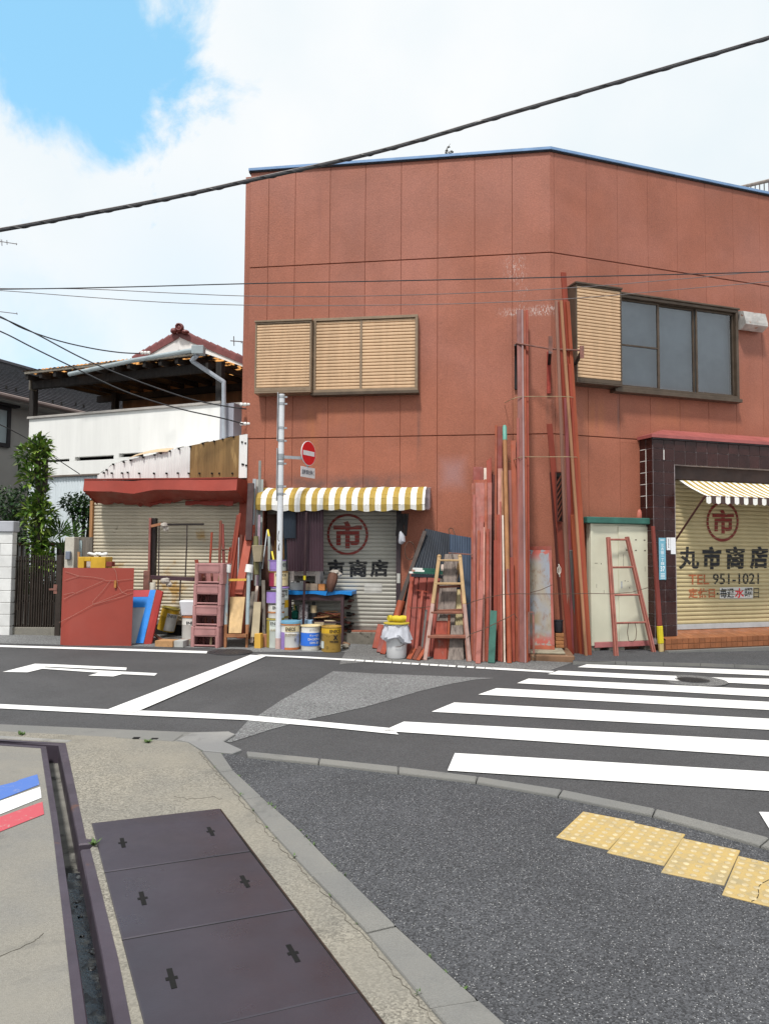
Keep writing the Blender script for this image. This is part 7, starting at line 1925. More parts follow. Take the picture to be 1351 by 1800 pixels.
pail('blue and white oil pail, middle of the front three before the table', 545.5, 1142.5, 34, 43.5, 'pail_white', 'pail_cream', [(-1.5, 1.5, .2, .71, 'pail_blue')], [('JX ENEOS', .0, 1.0, .78, .87, 'text_grey', .0), ('ディーゼル', .0, 1.05, .56, .66, 'ink_white', .02), ('DH-2/CF-4', -.15, 1.05, .42, .51, 'ink_white', .02), ('10W-30', .05, 1.0, .28, .37, 'ink_white', .02), ('JX NIPPON OIL', .2, 1.0, .05, .08, 'text_grey', 0)], rings=(.72,))
pail('gold oil pail, right of the front three before the table', 582, 1145, 35, 44.5, 'pail_gold', 'pail_gold', [(-1.4, -.75, .15, .42, 'pail_pale'), (-1.5, 1.5, .73, .92, 'pail_yellow')], [('ENEOS', -.1, 1.1, .75, .88, 'ink_black', .03), ('X', .25, .75, .48, .66, 'ink_black', .05), ('PRIME', -.05, .85, .37, .45, 'ink_black', .02), ('○', -.45, -.2, .13, .24, 'ink_black', 0)], rings=(.7,))
# stacks beside the sign post
GS = 'oil pails stacked behind the sign post'
_, b0_, R0_, H0_ = pail('pale green and olive oil pail, bottom of the front stack behind the sign post', 482.5, 1139, 30, 51, 'pail_pale', 'pail_olive', [(-1.5, -.62, .02, .93, 'pail_olive'), (-.5, 1.2, .76, .92, 'pail_pale')], [('ENEOS', -.45, .95, .78, .89, 'ink_black', .02), ('SUSTINA', -.4, .85, .58, .66, 'text_gold', 0)], back=.06, group=GS)
z = b0_.z + H0_ + .004
_, _, R_1, H_1 = pail('white pail with rust runs, second from the bottom in the front stack', 0, 0, 29, 25, 'pail_white', 'lid_dark', [(-1.5, 1.5, .35, .46, 'pail_rust')], [('ENEOS', -.3, .9, .62, .84, 'ink_black', .02)], c=V((b0_.x + .01, b0_.y, z)), rings=(.42,), group=GS)
z += H_1 + .004
_, _, _, H_2 = pail('purple and white pail with dark lid, top of the front stack', 0, 0, 32.5, 21.5, 'pail_white', 'lid_dark', [(-1.5, .15, .05, .93, 'pail_purple')], [('ENEOS', .2, 1.2, .5, .8, 'ink_black', .02)], c=V((b0_.x, b0_.y, z)), lid='lid_dark', rings=(.42,), group=GS)
yb_ = b0_.y + .3; x_b = at(489, 1050, yb_).x
z = gz(x_b)
_, _, _, H_3 = pail('grey pail mostly hidden at the bottom of the rear stack', 0, 0, 30, 50, 'pail_pale', 'pail_olive', [], [('ENEOS', .2, 1.2, .75, .88, 'ink_black', .02)], c=V((x_b + .03, yb_, z)), group=GS); z += H_3 + .004
zt_a = at(489, 1031, yb_).z
_, _, _, H_4 = pail('grey and yellow pail in the middle of the rear stack', 0, 0, 32, max(6, (zt_a - z) / (yb_ / FPX)), 'pail_pale', 'pail_purple', [(.2, 1.5, .3, .55, 'pail_yellow')], [('ENEOS', .0, 1.1, .7, .9, 'ink_black', .02)], c=V((x_b + .02, yb_, z)), group=GS); z = zt_a + .004
_, _, _, H_5 = pail('red and cream pail, second from the top of the rear stack', 0, 0, 34, 26, 'pail_red', 'pail_gold', [(-.3, 1.5, .05, .93, 'pail_cream')], [('ENEOS', -.15, 1.0, .68, .86, 'ink_black', .03), ('SUSTINA', -.1, 1.0, .45, .58, 'text_gold', 0)], c=V((x_b, yb_, z)), rings=(.55,), group=GS); z += H_5 + .004
pail('purple pail with black lid, top of the rear stack', 0, 0, 31, 19.5, 'pail_purple', 'pail_purple', [(-1.4, -.9, .05, .9, 'pail_pale'), (.5, 1.4, .05, .9, 'pail_pale')], [('ENEOS', .55, 1.4, .4, .75, 'ink_black', .02)], c=V((x_b - .02, yb_, z)), lid='lid_dark', rings=(.2,), group=GS)

# things at their foot
def pbox(name, label, cat, x0, x1, y0, y1, Y, dep, mat, group=None, bev=.004, rot=None, ground=False):
    """small box parallel to the side street facade: its front face spans the given photo pixels at depth Y"""
    xm = (x0 + x1) / 2
    c = at(xm, y1, Y); zt = at(xm, y0, Y).z; zb = gz(c.x) if ground else c.z
    w = (x1 - x0) * Y / FPX
    Tm = Matrix.Translation(V((c.x, c.y, zb))) @ Matrix.Rotation(fA.th if rot is None else rot, 4, 'Z')
    mb = MB(Tm); mb.box(-w / 2, w / 2, 0, dep, 0, zt - zb)
    return tag(mb.build(name, mat if not isinstance(mat, str) else MATS[mat], None, origin=V((c.x, c.y, zb)), bev=bev), label, cat, group)
M('wood_yellow', (.62, .36, .06), .6, .12, 6, stk=1); M('wood_red', (.36, .17, .09), .7, .18, 6, dirt=((.2, .08, .04), .2, 8)); M('wood_plain', (.36, .2, .09), .75, .22, 6, dirt=((.14, .08, .04), .25, 8), bump=.2); M('card', (.46, .36, .22), .8, .12, 6); M('paint_orange', (.5, .2, .06), .6, .15)
YP = b0_.y - .1
pbox('wood_block', 'yellow painted wood block standing left of the pail stack', 'block', 446.5, 458, 1114, 1140, G(452, 1140).y, .12, 'wood_yellow', ground=True)
pbox('wood_block', 'reddish brown wood block between the yellow block and the pale green pail', 'block', 459, 473, 1115, 1138, G(466, 1139).y + .05, .16, 'wood_red', ground=True)

# ---------------------------------------------------------------- workbench with its load
M('bench_brown', (.055, .03, .035), .55, .2, 5, dirt=((.12, .07, .06), .15, 9)); M('tarp_blue', (.01, .2, .58), .45, .12, 6, bump=.2, bs=18)
ybn = G(560, 1133).y + .12; obn = fA.off(at(553, 1060, ybn))
bs0, bs1 = fA.hit(506, 1060, obn)[0], fA.hit(604, 1060, obn)[0]; zbt = fA.hit(553, 1042, obn)[1]; bd_ = .62
bn = thing('workbench', 'dark brown workbench under a bright blue top, standing before the lettered shutter', 'table', fA.P((bs0 + bs1) / 2, obn, gz(-1)), fA.th)
gl_ = lambda s, o: gz(fA.P(s, o, 0).x)
for s in (bs0, bs1 - .05):
    for y in (0, bd_ - .05): mb = MB(fA.T); mb.box(s, s + .05, -obn + y, -obn + y + .05, gl_(s, obn) - .01, zbt); mb.build('leg', MATS['bench_brown'], bn, bev=.003)
mb = MB(fA.T); mb.box(bs0 + .051, bs1 - .051, -obn + .008, -obn + .03, zbt - .12, zbt - .001); mb.box(bs1 - .03, bs1 - .008, -obn + .051, -obn + bd_ - .051, zbt - .12, zbt - .001); mb.box(bs0 + .008, bs0 + .03, -obn + .051, -obn + bd_ - .051, zbt - .12, zbt - .001); mb.build('apron', MATS['bench_brown'], bn)
mb = MB(fA.T); zsf = fA.hit(553, 1092, obn)[1]; mb.box(bs0 + .02, bs1 - .02, -obn + .03, -obn + bd_ - .02, zsf - .025, zsf); mb.build('shelf', MATS['bench_brown'], bn)
mb = MB(fA.T)
mb.grid(lambda u, v: (bs0 - .03 + (bs1 - bs0 + .16) * u, -obn - .02 + (bd_ + .05) * v, zbt + .028 + .004 * sin(u * 17 + v * 5)), 20, 4)
mb.grid(lambda u, v: (bs0 - .03 + (bs1 - bs0 + .16) * u, -obn - .021 - .004 * sin(u * 23), zbt + .028 + .004 * sin(u * 17) - (.055 + .01 * sin(u * 13)) * v), 20, 1)
mb.grid(lambda u, v: (bs1 + .131, -obn - .02 + (bd_ + .05) * u, zbt + .028 - .05 * v), 6, 1)
mb.build('blue_cover', MATS['tarp_blue'], bn, recalc=False, solid=.004)
ztp = zbt + .034
M('foam_white', (.62, .56, .53), .7, .1, 6, dirt=((.4, .3, .25), .12, 8)); M('tray_grey', (.19, .2, .21), .6, .15, 7)
def onbench(name, label, cat, x0, x1, y0, back, dep, mat, bev=.005, z=None):
    o = obn - back; s0, s1 = fA.hit(x0, 1025, o)[0], fA.hit(x1, 1025, o)[0]; zt = fA.hit((x0 + x1) / 2, y0, o)[1]
    zb = z if z is not None else ztp
    mb = MB(fA.T); mb.box(s0, s1, -o, -o + dep, zb, zt)
    return tag(mb.build(name, MATS[mat] if isinstance(mat, str) else mat, None, origin=fA.P((s0 + s1) / 2, o, zb), bev=bev), label, cat)
t = thing('white_crate', 'off white plastic crate with an open front on the blue bench top', 'crate', fA.P(fA.hit(536, 1030, obn - .12)[0], obn - .12, ztp), fA.th)
o = obn - .12; s0, s1 = fA.hit(509.5, 1020, o)[0], fA.hit(562, 1020, o)[0]; z1 = fA.hit(536, 1004, o)[1]
i0, i1, zi0, zi1 = fA.hit(516.5, 1020, o)[0], fA.hit(553.5, 1020, o)[0], ztp + .03, fA.hit(535, 1012.5, o)[1]
mb = MB(fA.T); mb.box(s0, i0, -o, -o + .34, ztp, z1); mb.box(i1, s1, -o, -o + .34, ztp, z1); mb.box(i0, i1, -o, -o + .34, zi1, z1); mb.box(i0, i1, -o, -o + .34, ztp, zi0); mb.box(i0, i1, -o + .3, -o + .34, zi0, zi1); mb.build('shell', MATS['foam_white'], t, bev=.006)
mb = MB(fA.T)
for i in range(9): s = i0 + (i1 - i0) * random.random(); mb.box(s, s + .04, -o + random.uniform(.02, .2), -o + .24, zi0, zi0 + random.uniform(.03, .12))
mb.build('contents', MATS['p_dark_red'], t); stuff(t.children[-1])
onbench('parts_tray', 'grey tray with white bits at the left end of the blue bench top', 'tray', 509.5, 533.5, 1024, .005, .1, 'tray_grey')
mb = MB(fA.T)
for i in range(16): s = fA.hit(random.uniform(511, 532), 1024, obn)[0]; zt = fA.hit(520, 1024, obn)[1]; mb.blob((s, -obn + random.uniform(.02, .09), zt + .008), .014, .014, .01, 6, 4)
stuff(tag(mb.build('white_bits', MATS['white_paint'], None), 'white bits heaped in the grey tray'))
onbench('parts_tray', 'grey and rusty tray under the white crate opening, right of the other tray', 'tray', 536, 558, 1026, .0, .1, M('tray_rusty', (.22, .17, .13), .6, .35, 9, dirt=((.3, .12, .05), .3, 9)))
onbench('orange_box', 'small orange box on the bench beside the brown bag', 'box', 559, 571, 1026.5, .03, .1, 'paint_orange')
mb = MB(); c = fA.P(fA.hit(568, 1025, obn - .1)[0], obn - .13, ztp); mb.blob(c + V((0, 0, .05)), .05, .04, .05, 10, 7, 0, .12); tag(mb.build('yellow_glove', MATS['foam_yellow'], None, origin=c, smooth=True), 'crumpled yellow glove behind the small orange box', 'glove')
mb = MB(); c = fA.P(fA.hit(569, 1014, obn - .2)[0], obn - .26, ztp); mb.lathe([(.04, 0), (.045, .12), (.03, .16), (.02, .17)], c, 14); tag(mb.build('white_bottle', MATS['bucket_white'], None, origin=c, smooth=True), 'white bottle behind the yellow glove on the bench', 'bottle')
# brown bag draped over the bench edge with a rag on top
bt = thing('tool_bag', 'brown limp tool bag hanging over the front edge of the blue bench', 'bag', fA.P(fA.hit(582, 1030, obn + .03)[0], obn, ztp))
M('bag_brown', (.1, .045, .03), .7, .3, 6, bump=.4, bs=25)
mb = MB(); bp = lambda x, y, o: fA.pt(x, y, o)
mb.tube([bp(587, 1011, obn - .2), bp(585, 1014, obn - .08), bp(583, 1023, obn + .01), bp(581, 1033, obn + .04), bp(580, 1040, obn + .045)], [.05, .085, .085, .07, .04], 10); mb.build('bag', MATS['bag_brown'], bt, smooth=True)
mb = MB(); mb.tube([bp(578, 1030, obn + .05), bp(575, 1042, obn + .055), bp(573, 1049, obn + .05)], .008, 5); mb.build('strap', MATS['rack_black'], bt)
mb = MB(); c = bp(587, 1006, obn - .15); mb.blob(c, .085, .08, .04, 12, 7, 0, .2); mb.blob(c + V((.08, 0, -.03)), .05, .05, .035, 10, 6, 0, .2); tag(mb.build('grey_rag', M('rag', (.4, .36, .32), .85, .2, 10, bump=.5, bs=30), None, origin=c, smooth=True), 'grey rag bunched on top of the brown tool bag', 'rag')
# on and under the shelf
zf_ = zsf + .002
def onshelf(x, back): o = obn - back; s = fA.hit(x, 1085, o)[0]; return fA.P(s, o, zf_)
M('jerry_green', (.01, .12, .085), .4, .15, 6); M('speckle', (.4, .36, .36), .7, .5, 60, dirt=[((.05, .05, .06), .55, 45), ((.4, .15, .08), .15, 30)], rnd=0); M('bottle_black', (.02, .02, .022), .35, .2)
c = onshelf(517, .12); t = thing('jerrycan', 'green plastic jerrycan on the bench shelf', 'can', c)
mb = MB(Matrix.Translation(c) @ Matrix.Rotation(fA.th, 4, 'Z')); mb.box(-.06, .055, 0, .14, 0, .15); mb.build('body', MATS['jerry_green'], t, bev=.03, smooth=True)
mb = MB(Matrix.Translation(c)); mb.tube([(-.04, .07, .14), (-.045, .07, .2), (.02, .07, .21), (.03, .07, .14)], .014, 6); mb.build('handle', MATS['jerry_green'], t, smooth=True)
mb = MB(Matrix.Translation(c)); mb.tube([(0, .07, .16), (-.01, .07, .25)], .01, 6); mb.build('spout', MATS['foam_yellow'], t)
c = onshelf(532, .1); mb = MB(Matrix.Translation(c) @ Matrix.Rotation(fA.th, 4, 'Z')); w = 8.5 * c.y / FPX; mb.hexa([(-w, 0, 0), (w, 0, 0), (w, .12, 0), (-w, .12, 0)], [(-w * .85, .02, .25), (w * .95, .02, .26), (w * .9, .1, .26), (-w * .85, .1, .25)]); tag(mb.build('speckled_bag', MATS['speckle'], None, origin=c, bev=.012), 'speckled grey bag of scraps standing on the bench shelf', 'bag')
c = onshelf(551, .14); t = thing('spray_tin', 'beige topped dark tin on the bench shelf beside the speckled bag', 'tin', c)
mb = MB(); mb.lathe([(.055, 0), (.06, .005), (.06, .11), (.05, .12)], c, 18); mb.build('tin', MATS['bottle_black'], t, smooth=True)
mb = MB(); mb.lathe([(.05, .121), (.052, .23), (.048, .24)], c, 18); mb.build('sleeve', MATS['card'], t, smooth=True)
mb = MB(); mb.lathe([(.03, .241), (.03, .29), (.02, .3)], c, 14); mb.build('cap', MATS['bottle_black'], t, smooth=True)
mb = MB(fA.T)
for i in range(46):
    x = random.uniform(560, 597); o = obn - random.uniform(.06, .4); s = fA.hit(x, 1080, o)[0]; z = zf_ + random.uniform(0.0, .13) * (1 - abs(x - 582) / 40); a = random.uniform(-.5, .5); L_ = random.uniform(.1, .26)
    p = V((s - L_ / 2 * cos(a), -o, z + .01 + random.uniform(-.01, .03))); mb.beam(p, p + V((L_ * cos(a), L_ * sin(a), random.uniform(-.03, .03))), random.uniform(.03, .07), .012, (0, 1, 0), random.randrange(2))
tag(stuff(mb.build('wood_scraps', [MATS['p_brown_red'], MATS['wood_plain']], None)), 'heap of red brown wood scraps on the bench shelf')
mb = MB(fA.T)
for i in range(40):
    o = obn - random.uniform(.1, .45); s = bs1 + random.uniform(-.06, .06); z = gz(-1) + random.uniform(.05, .75); mb.box(s, s + .06, -o, -o + .14, z, z + .025, random.randrange(2))
tag(stuff(mb.build('stacked_scraps', [MATS['void'], MATS['p_dark_red']], None)), 'dark brown scraps piled at the right end of the bench')
fbk = fA.P(bs0, obn - .4, 0)
mb = MB(fA.T); mb.box(bs0 + .05, bs1 - .05, -obn + .5, -obn + .53, gz(-1), zbt - .1); tag(mb.build('bench_backing', MATS['void'], None, origin=fA.P(bs0 + .5, obn - .5, gz(-1))), 'dark backing across the rear of the workbench', 'board')  # black backing sheet added behind the bench
yq = ybn - .16
pbox('cardboard_piece', 'pale cardboard piece lying on the gold pail, left of the other piece', 'cardboard', 552, 569, 1094, 1100.5, ybn + .0, .12, 'card')
pbox('cardboard_piece', 'longer pale cardboard piece behind the gold pail under the bench', 'cardboard', 569.5, 590, 1090.5, 1099.5, ybn + .02, .1, M('card_pale', (.55, .45, .3), .8, .1))
pbox('light_blue_box', 'light blue box under the bench behind the blue and white pail', 'box', 526, 548, 1090, 1101, ybn + .0, .14, M('box_lightblue', (.3, .45, .62), .5, .1))
# small concrete bits right of the bench
for i, (x, y, w, lb) in enumerate(((607, 1141, 9, 'rough grey stone lump beside the gold pail'), (609, 1131, 7, 'smaller brown lump behind the grey stone lump'), (604, 1122, 6, 'dark lump of scrap under the right bench legs'))):
    c = G(x, 1141 if i == 0 else 1139); kk = c.y / FPX; c2 = c + V((0, .16 * i, 0)); mb = MB(); mb.blob(c2 + V((0, 0, w * kk * .5)), w * kk * .8, w * kk * .8, w * kk * .55, 9, 6, 0, .18); tag(mb.build('stone_lump', MATS['block_conc' if i == 0 else 'step_rusty'], None, origin=c2), lb, 'stone')

# hanging corrugated sheets and the brown rod before them
YH = ybn + .25
M('sheet_plum', (.052, .026, .036), .5, .18, 3, stk=1, dirt=((.1, .06, .07), .12, 6, .2)); M('sheet_dusk', (.02, .03, .045), .5, .2, 3, stk=1)
def hang(name, label, x0, x1, y0, y1, o, mat, n):
    bl, br, tl, tr = fA.pt(x0 + 3, y1, o), fA.pt(x1, y1, o), fA.pt(x0, y0, o), fA.pt(x1, y0, o)
    q = quadfn(bl, br, tl, tr); mb = MB(); mb.grid(lambda u, v: q(u, v) + fA.en * .007 * cos(2 * pi * n * u), n * 6, 3)
    return tag(mb.build(name, mat, None, origin=bl, smooth=True, recalc=False, solid=.002, ang=80), label, 'sheet', 'corrugated sheets hanging under the awning')
hang('corrugated_sheet', 'plum brown corrugated sheet hanging beneath the left awning over the shutter', 503, 568.5, 893, 1004, .3, MATS['sheet_plum'], 13)
hang('corrugated_sheet', 'dark blue corrugated sheet overlapping the upper left of the plum brown sheet', 496, 520, 893, 946, .33, MATS['sheet_dusk'], 6)
hang('corrugated_sheet', 'dark blue narrow corrugated strip showing left of the plum brown sheet', 498, 504, 893, 1000, .28, MATS['sheet_dusk'], 2)
p, q_ = at(533, 1099, ybn - .1), fA.pt(538.5, 900, .42)
t = thing('brown_rod', 'thin plum brown rod standing upright before the hanging sheets', 'rod', p); mb = MB(); mb.tube([p, q_], .02, 8); mb.build('rod', MATS['bench_brown'], t, smooth=True)
m_ = p.lerp(q_, .4); mb = MB(); mb.tube([m_, m_ + (q_ - p).normalized() * .07], .022, 8); mb.build('yellow_tape', MATS['tape_bright'], t, smooth=True)
# dark cords and a clear bag hanging at the right end of the awning
t = thing('hanging_bag', 'clear bag and black cords hanging under the right end of the left awning', 'bag', fA.pt(705, 955, .2))
mb = MB()
for i in range(9): x = 697 + i * 2; mb.tube([fA.pt(x + 5 * random.random(), 903, .3), fA.pt(x + random.uniform(-2, 3), 925, .25), fA.pt(x - 1 + random.uniform(-2, 3), 942, .22)], .014, 5)
mb.build('cords', MATS['rack_black'], t); stuff(t.children[-1])
mb = MB(); mb.tube([fA.pt(703, 932, .22), fA.pt(706, 943, .22), fA.pt(706, 951, .22), fA.pt(703, 956, .22)], [.02, .05, .06, .03], 10); mb.build('plastic_bag', MATS['bag_film'], t, smooth=True)

# ---------------------------------------------------------------- sign post
M('post_white', (.62, .64, .67), .45, .08, 5, dirt=((.4, .38, .36), .1, 8, .3), rnd=0); M('galv', (.36, .38, .4), .4, .15, 8, met=.5); M('sign_red', (.6, .012, .018), .4, .06, 5, rnd=0); M('sign_white', (.66, .66, .68), .45, .05, 5, rnd=0)
sb = G(489, 1140.5); kz = sb.y / FPX
sp = thing('sign_post', 'white round street sign post carrying a no entry sign before the left awning', 'sign post', sb)
ztop_ = at(492, 693, sb.y).z
mb = MB(); mb.tube([sb, V((sb.x, sb.y, sb.z + .4)), V((sb.x, sb.y, ztop_))], .044, 16); mb.build('pole', MATS['post_white'], sp, smooth=True)
mb = MB(); mb.tube([V((sb.x, sb.y, sb.z + .001)), V((sb.x, sb.y, sb.z + .16))], .0455, 16); mb.build('stained_foot', M('post_stain', (.5, .36, .32), .6, .2, 9, dirt=((.4, .2, .12), .25, 11)), sp, smooth=True)
for y in (698, 710, 752.5, 775, 815, 855, 868.5):
    z = at(491, y, sb.y).z; mb = MB(); mb.lathe([(.0455, -.02), (.048, -.018), (.048, .018), (.0455, .02)], (sb.x, sb.y, z), 16); mb.box(sb.x + .047, sb.x + .085, sb.y - .012, sb.y + .012, z - .012, z + .012); mb.build('clamp', MATS['galv'], sp)
mb = MB()
for y0, y1 in ((690, 775), (788, 880)): z0, z1 = at(490, y1, sb.y).z, at(490, y0, sb.y).z; mb.box(sb.x - .062, sb.x - .05, sb.y - .035, sb.y + .035, z0, z1)
mb.build('rear_plate', MATS['galv'], sp)
dc = at(542.5, 797, sb.y + .06); yaw = radians(61)
Rd = 22.0 * kz
Sd = Matrix.Translation(dc) @ Matrix.Rotation(yaw, 4, 'Z') @ Matrix.Rotation(pi / 2, 4, 'X')
zarm = at(515, 803.5, sb.y).z
mb = MB(); mb.beam((sb.x + .046, sb.y, zarm), (dc.x - .03, dc.y, zarm - .01), .03, .045, (0, 1, 0)); mb.lathe([(.0455, -.05), (.05, -.045), (.05, .045), (.0455, .05)], (sb.x, sb.y, zarm), 16); mb.build('arm', MATS['galv'], sp)
mb = MB(Sd); mb.lathe([(Rd * .99, -.012), (Rd, -.01), (Rd, .0), (Rd * .98, .001)], n=40); sg = mb.build('no_entry_sign', MATS['sign_white'], sp)
mb = MB(Sd); mb.lathe([(Rd * .955, .0012), (Rd * .95, .003)], n=40); mb.build('red_disc', MATS['sign_red'], sg)
mb = MB(Sd); mb.box(-Rd * .8, Rd * .8, -Rd * .19, Rd * .19, .0032, .0045); mb.build('white_bar', MATS['sign_white'], sg)
mb = MB(Sd); mb.box(-.02, .02, -Rd - .08, Rd * .5, -.03, -.0125); mb.build('sign_bracket', MATS['galv'], sp)
pw, ph = Rd * .98, 9.2 * kz
Sp_ = Matrix.Translation(at(541.5, 830.5, sb.y + .06)) @ Matrix.Rotation(yaw, 4, 'Z') @ Matrix.Rotation(pi / 2, 4, 'X')
mb = MB(Sp_); mb.box(-pw, pw, -ph, ph, -.008, 0); pt2 = mb.build('sub_plate', MATS['sign_white'], sp, bev=.003)
mb = MB(Sp_); text(mb, '自転車を除く', lambda u, v: V((pw * (-.85 + 1.7 * u), ph * (-.5 + 1.0 * v), .0015)), .02); mb.build('lettering', M('print_navy', (.02, .03, .06), .6), pt2, recalc=False)
mb = MB(); 
for a, b in (((-.4, .0), (-.1, .06)), ((-.4, .0), (-.42, -.08)), ((-.42, -.08), (0, -.1)), ((.1, -.13), (-.2, -.18)), ((-.2, -.18), (.05, -.24)), ((-.25, -.16), (-.3, -.24))):
    f = lambda p: V((sb.x + .0452 * sin(p[0]), sb.y - .0452 * cos(p[0]), at(489, 940, sb.y).z + p[1])); mb.beam(f(a), f(b), .01, .002, (0, 0, 1) if abs(a[1] - b[1]) < .05 else (1, 0, 0))
mb.build('scribble', MATS['ink_black'], sp)

# ---------------------------------------------------------------- things before the shed
M('sheet_red', (.225, .035, .022), .45, .08, 1.5, dirt=[((.42, .13, .1), .12, 2), ((.28, .12, .07), .05, 9)], rnd=0)
YB_ = G(165, 1134).y
bl, br, tl, tr = G(103, 1134.5), G(231, 1136), at(111, 998, YB_ + .2), at(236, 998.5, YB_ + .16)
rb_ = thing('red_sheet_box', 'large plain red metal sheet fronting a box, tied with thin wires, before the shed', 'box', (bl + br) / 2)
q = quadfn(bl, br, tl, tr); nrm = V((0, -1, 0))
mb = MB(); mb.grid(lambda u, v: q(u, v) + V((0, .13 * max(0, .12 - u) * 4 * (1 - v) + .012 * sin(u * 3.1), 0)), 20, 10); mb.build('sheet', MATS['sheet_red'], rb_, recalc=False, smooth=True, solid=.004)
zl_ = min(tl.z, tr.z) - .012
mb = MB(); mb.hexa([V((bl.x + .09, bl.y + .26, gz(-4))), V((br.x - .3, br.y + .26, gz(-4))), V((br.x - .3, br.y + .8, gz(-4))), V((bl.x + .09, bl.y + .8, gz(-4)))], [V((tl.x + .01, tl.y + .02, zl_)), V((tr.x - .3, tr.y + .02, zl_)), V((tr.x - .3, br.y + .8, zl_)), V((tl.x + .01, bl.y + .8, zl_))]); mb.build('body', MATS['p_dark_red'], rb_)
mb = MB()
zz7 = lambda x, y: (100 + x / 6.755, 940 + y / 6.755)
def onq(px, py):
    px, py = zz7(px, py); u, v = (px - 105) / (234 - 105), (1135 - py) / (1135 - 998); return q(u, v) + V((0, -.012, 0))
for path in ([(70, 440), (240, 492), (420, 505), (550, 530), (560, 545), (700, 545), (905, 522)], [(70, 545), (240, 492)], [(65, 775), (200, 705), (545, 545)], [(65, 720), (180, 690), (200, 705), (290, 665)], [(30, 1050), (150, 990), (430, 830), (770, 690), (835, 655), (905, 650)], [(430, 830), (420, 800), (545, 660), (635, 535)], [(660, 390), (690, 440), (708, 540), (720, 610), (775, 685), (835, 705)], [(435, 832), (780, 735), (905, 690)]):
    mb.tube([onq(*p) for p in path], .0022, 5)
mb.build('tie_wires', M('wire_pink', (.4, .2, .16), .6, .2), rb_, smooth=True)
mb = MB(); p = onq(690, 590); mb.box(p.x - .016, p.x + .016, p.y - .02, p.y, p.z - .05, p.z + .06); mb.build('turnbuckle', M('brass', (.35, .15, .04), .5, .3, 9), rb_)
# yellow crate on it
YC = YB_ + .3
t = thing('yellow_crate', 'yellow plastic crate with white cable coils on top of the red sheet box', 'crate', V((at(158, 990, YC).x, YC, zl_ + .003)))
zb1 = zl_ + .003; H = at(158, 979, YC).z - zb1; xa, xb = at(137.5, 990, YC).x, at(185.5, 990, YC).x
M('crate_yellow', (.55, .33, .03), .5, .12, 6, dirt=((.3, .2, .06), .15, 8))
mb = MB(); xh0, xh1 = xa + .09, xa + .19
mb.box(xa, xh0, YC, YC + .02, zb1, zb1 + H); mb.box(xh1, xb, YC, YC + .02, zb1, zb1 + H); mb.box(xh0, xh1, YC, YC + .02, zb1 + H * .62, zb1 + H)
mb.box(xa, xa + .02, YC + .021, YC + .3, zb1, zb1 + H); mb.box(xb - .02, xb, YC + .021, YC + .3, zb1, zb1 + H); mb.box(xa + .02, xb - .02, YC + .28, YC + .3, zb1, zb1 + H); mb.box(xa + .26, xa + .275, YC + .021, YC + .279, zb1, zb1 + H); mb.build('shell', MATS['crate_yellow'], t, bev=.005)
mb = MB(); mb.box(xh0, xh1, YC + .1, YC + .12, zb1, zb1 + H * .6); mb.build('lining', MATS['foam_white'], t)
c = V((xa + .2, YC + .12, zb1 + H + .022))
t2 = thing('cable_coil', 'white cable coils heaped on the yellow crate', 'cable', c)
for dx, r in ((0, .085), (.1, .08)):
    mb = MB(); mb.tube([c + V((dx + r * cos(a), r * .9 * sin(a), .02 + .012 * sin(2 * a))) for a in [i * .5 for i in range(14)]], .022, 8); mb.build('coil', MATS['white_paint'], t2, smooth=True)
for i, (x, y0, y1, lb) in enumerate(((139, 970, 985, 'short brown stake at the left side of the yellow crate'), (163, 972, 985, 'short brown stake in the middle of the yellow crate'), (176, 971, 985, 'short brown stake at the right end of the yellow crate'))):
    p, q_ = at(x, y1, YC + .2), at(x, y0, YC + .2); p.z = zb1 + .01; mb = MB(); mb.beam(p, q_, .03, .03); tag(mb.build('wood_stake', MATS['wood_plain'], None, origin=p), lb, 'stake')
pbox('red_block', 'small red block on the red sheet box right of the yellow crate', 'block', 186.5, 197, 987.5, 996, YC, .1, 'p_red_dull')

# taped panel leaning next to it
YT_ = G(245, 1133).y + .03
bl, br, tl, tr = at(226, 1131.5, YT_), at(252.5, 1131, YT_), at(230, 1038, YT_ + .28), at(274.5, 1037.5, YT_ + .28)
tp_ = thing('taped_panel', 'leaning grey and red panel with broad blue bands beside the plain red sheet', 'panel', (bl + br) / 2)
q = quadfn(bl, br, tl, tr); n = (br - bl).cross(tl - bl).normalized(); n = -n if n.y > 0 else n
mb = MB(); mb.hexa([p - n * .02 for p in (bl, br, tr, tl)], [bl, br, tr, tl]); mb.build('face', M('panel_grey', (.36, .38, .41), .5, .1, 3), tp_)
pu = lambda px, py: (lambda v: ((px - (226 + 4 * v)) / ((252.5 + 22 * v) - (226 + 4 * v)), v))((1131.5 - py) / 93.5)
def patch(pts, mat, name, dn):
    mb = MB(); mb.poly([q(*pu(*p)) + n * dn for p in pts]); mb.build(name, mat, tp_, recalc=False)
M('band_blue', (.02, .2, .62), .45, .1, 5); M('band_red', (.42, .05, .06), .5, .1, 5)
patch([(228, 1049.5), (262, 1049.5), (265.5, 1037.5), (229, 1037.5)], MATS['band_red'], 'red_band', .004)
patch([(228, 1068.5), (258, 1068.5), (262, 1050), (228, 1050)], MATS['band_blue'], 'blue_band', .005)
patch([(239, 1131), (252.5, 1131), (274, 1037.5), (264, 1037.5)], MATS['band_blue'], 'blue_band', .006)
f0, f1, f2, f3 = at(253, 1132, YT_ - .005), at(265.5, 1136, YT_ + .04), at(275, 1037, YT_ + .27), at(286.5, 1040, YT_ + .3)
mb = MB(); mb.hexa([p + V((0, .05, 0)) for p in (f0, f1, f3, f2)], [f0, f1, f3, f2]); mb.build('side_flange', M('flange_red', (.34, .035, .03), .5, .12, 4), tp_, bev=.004)

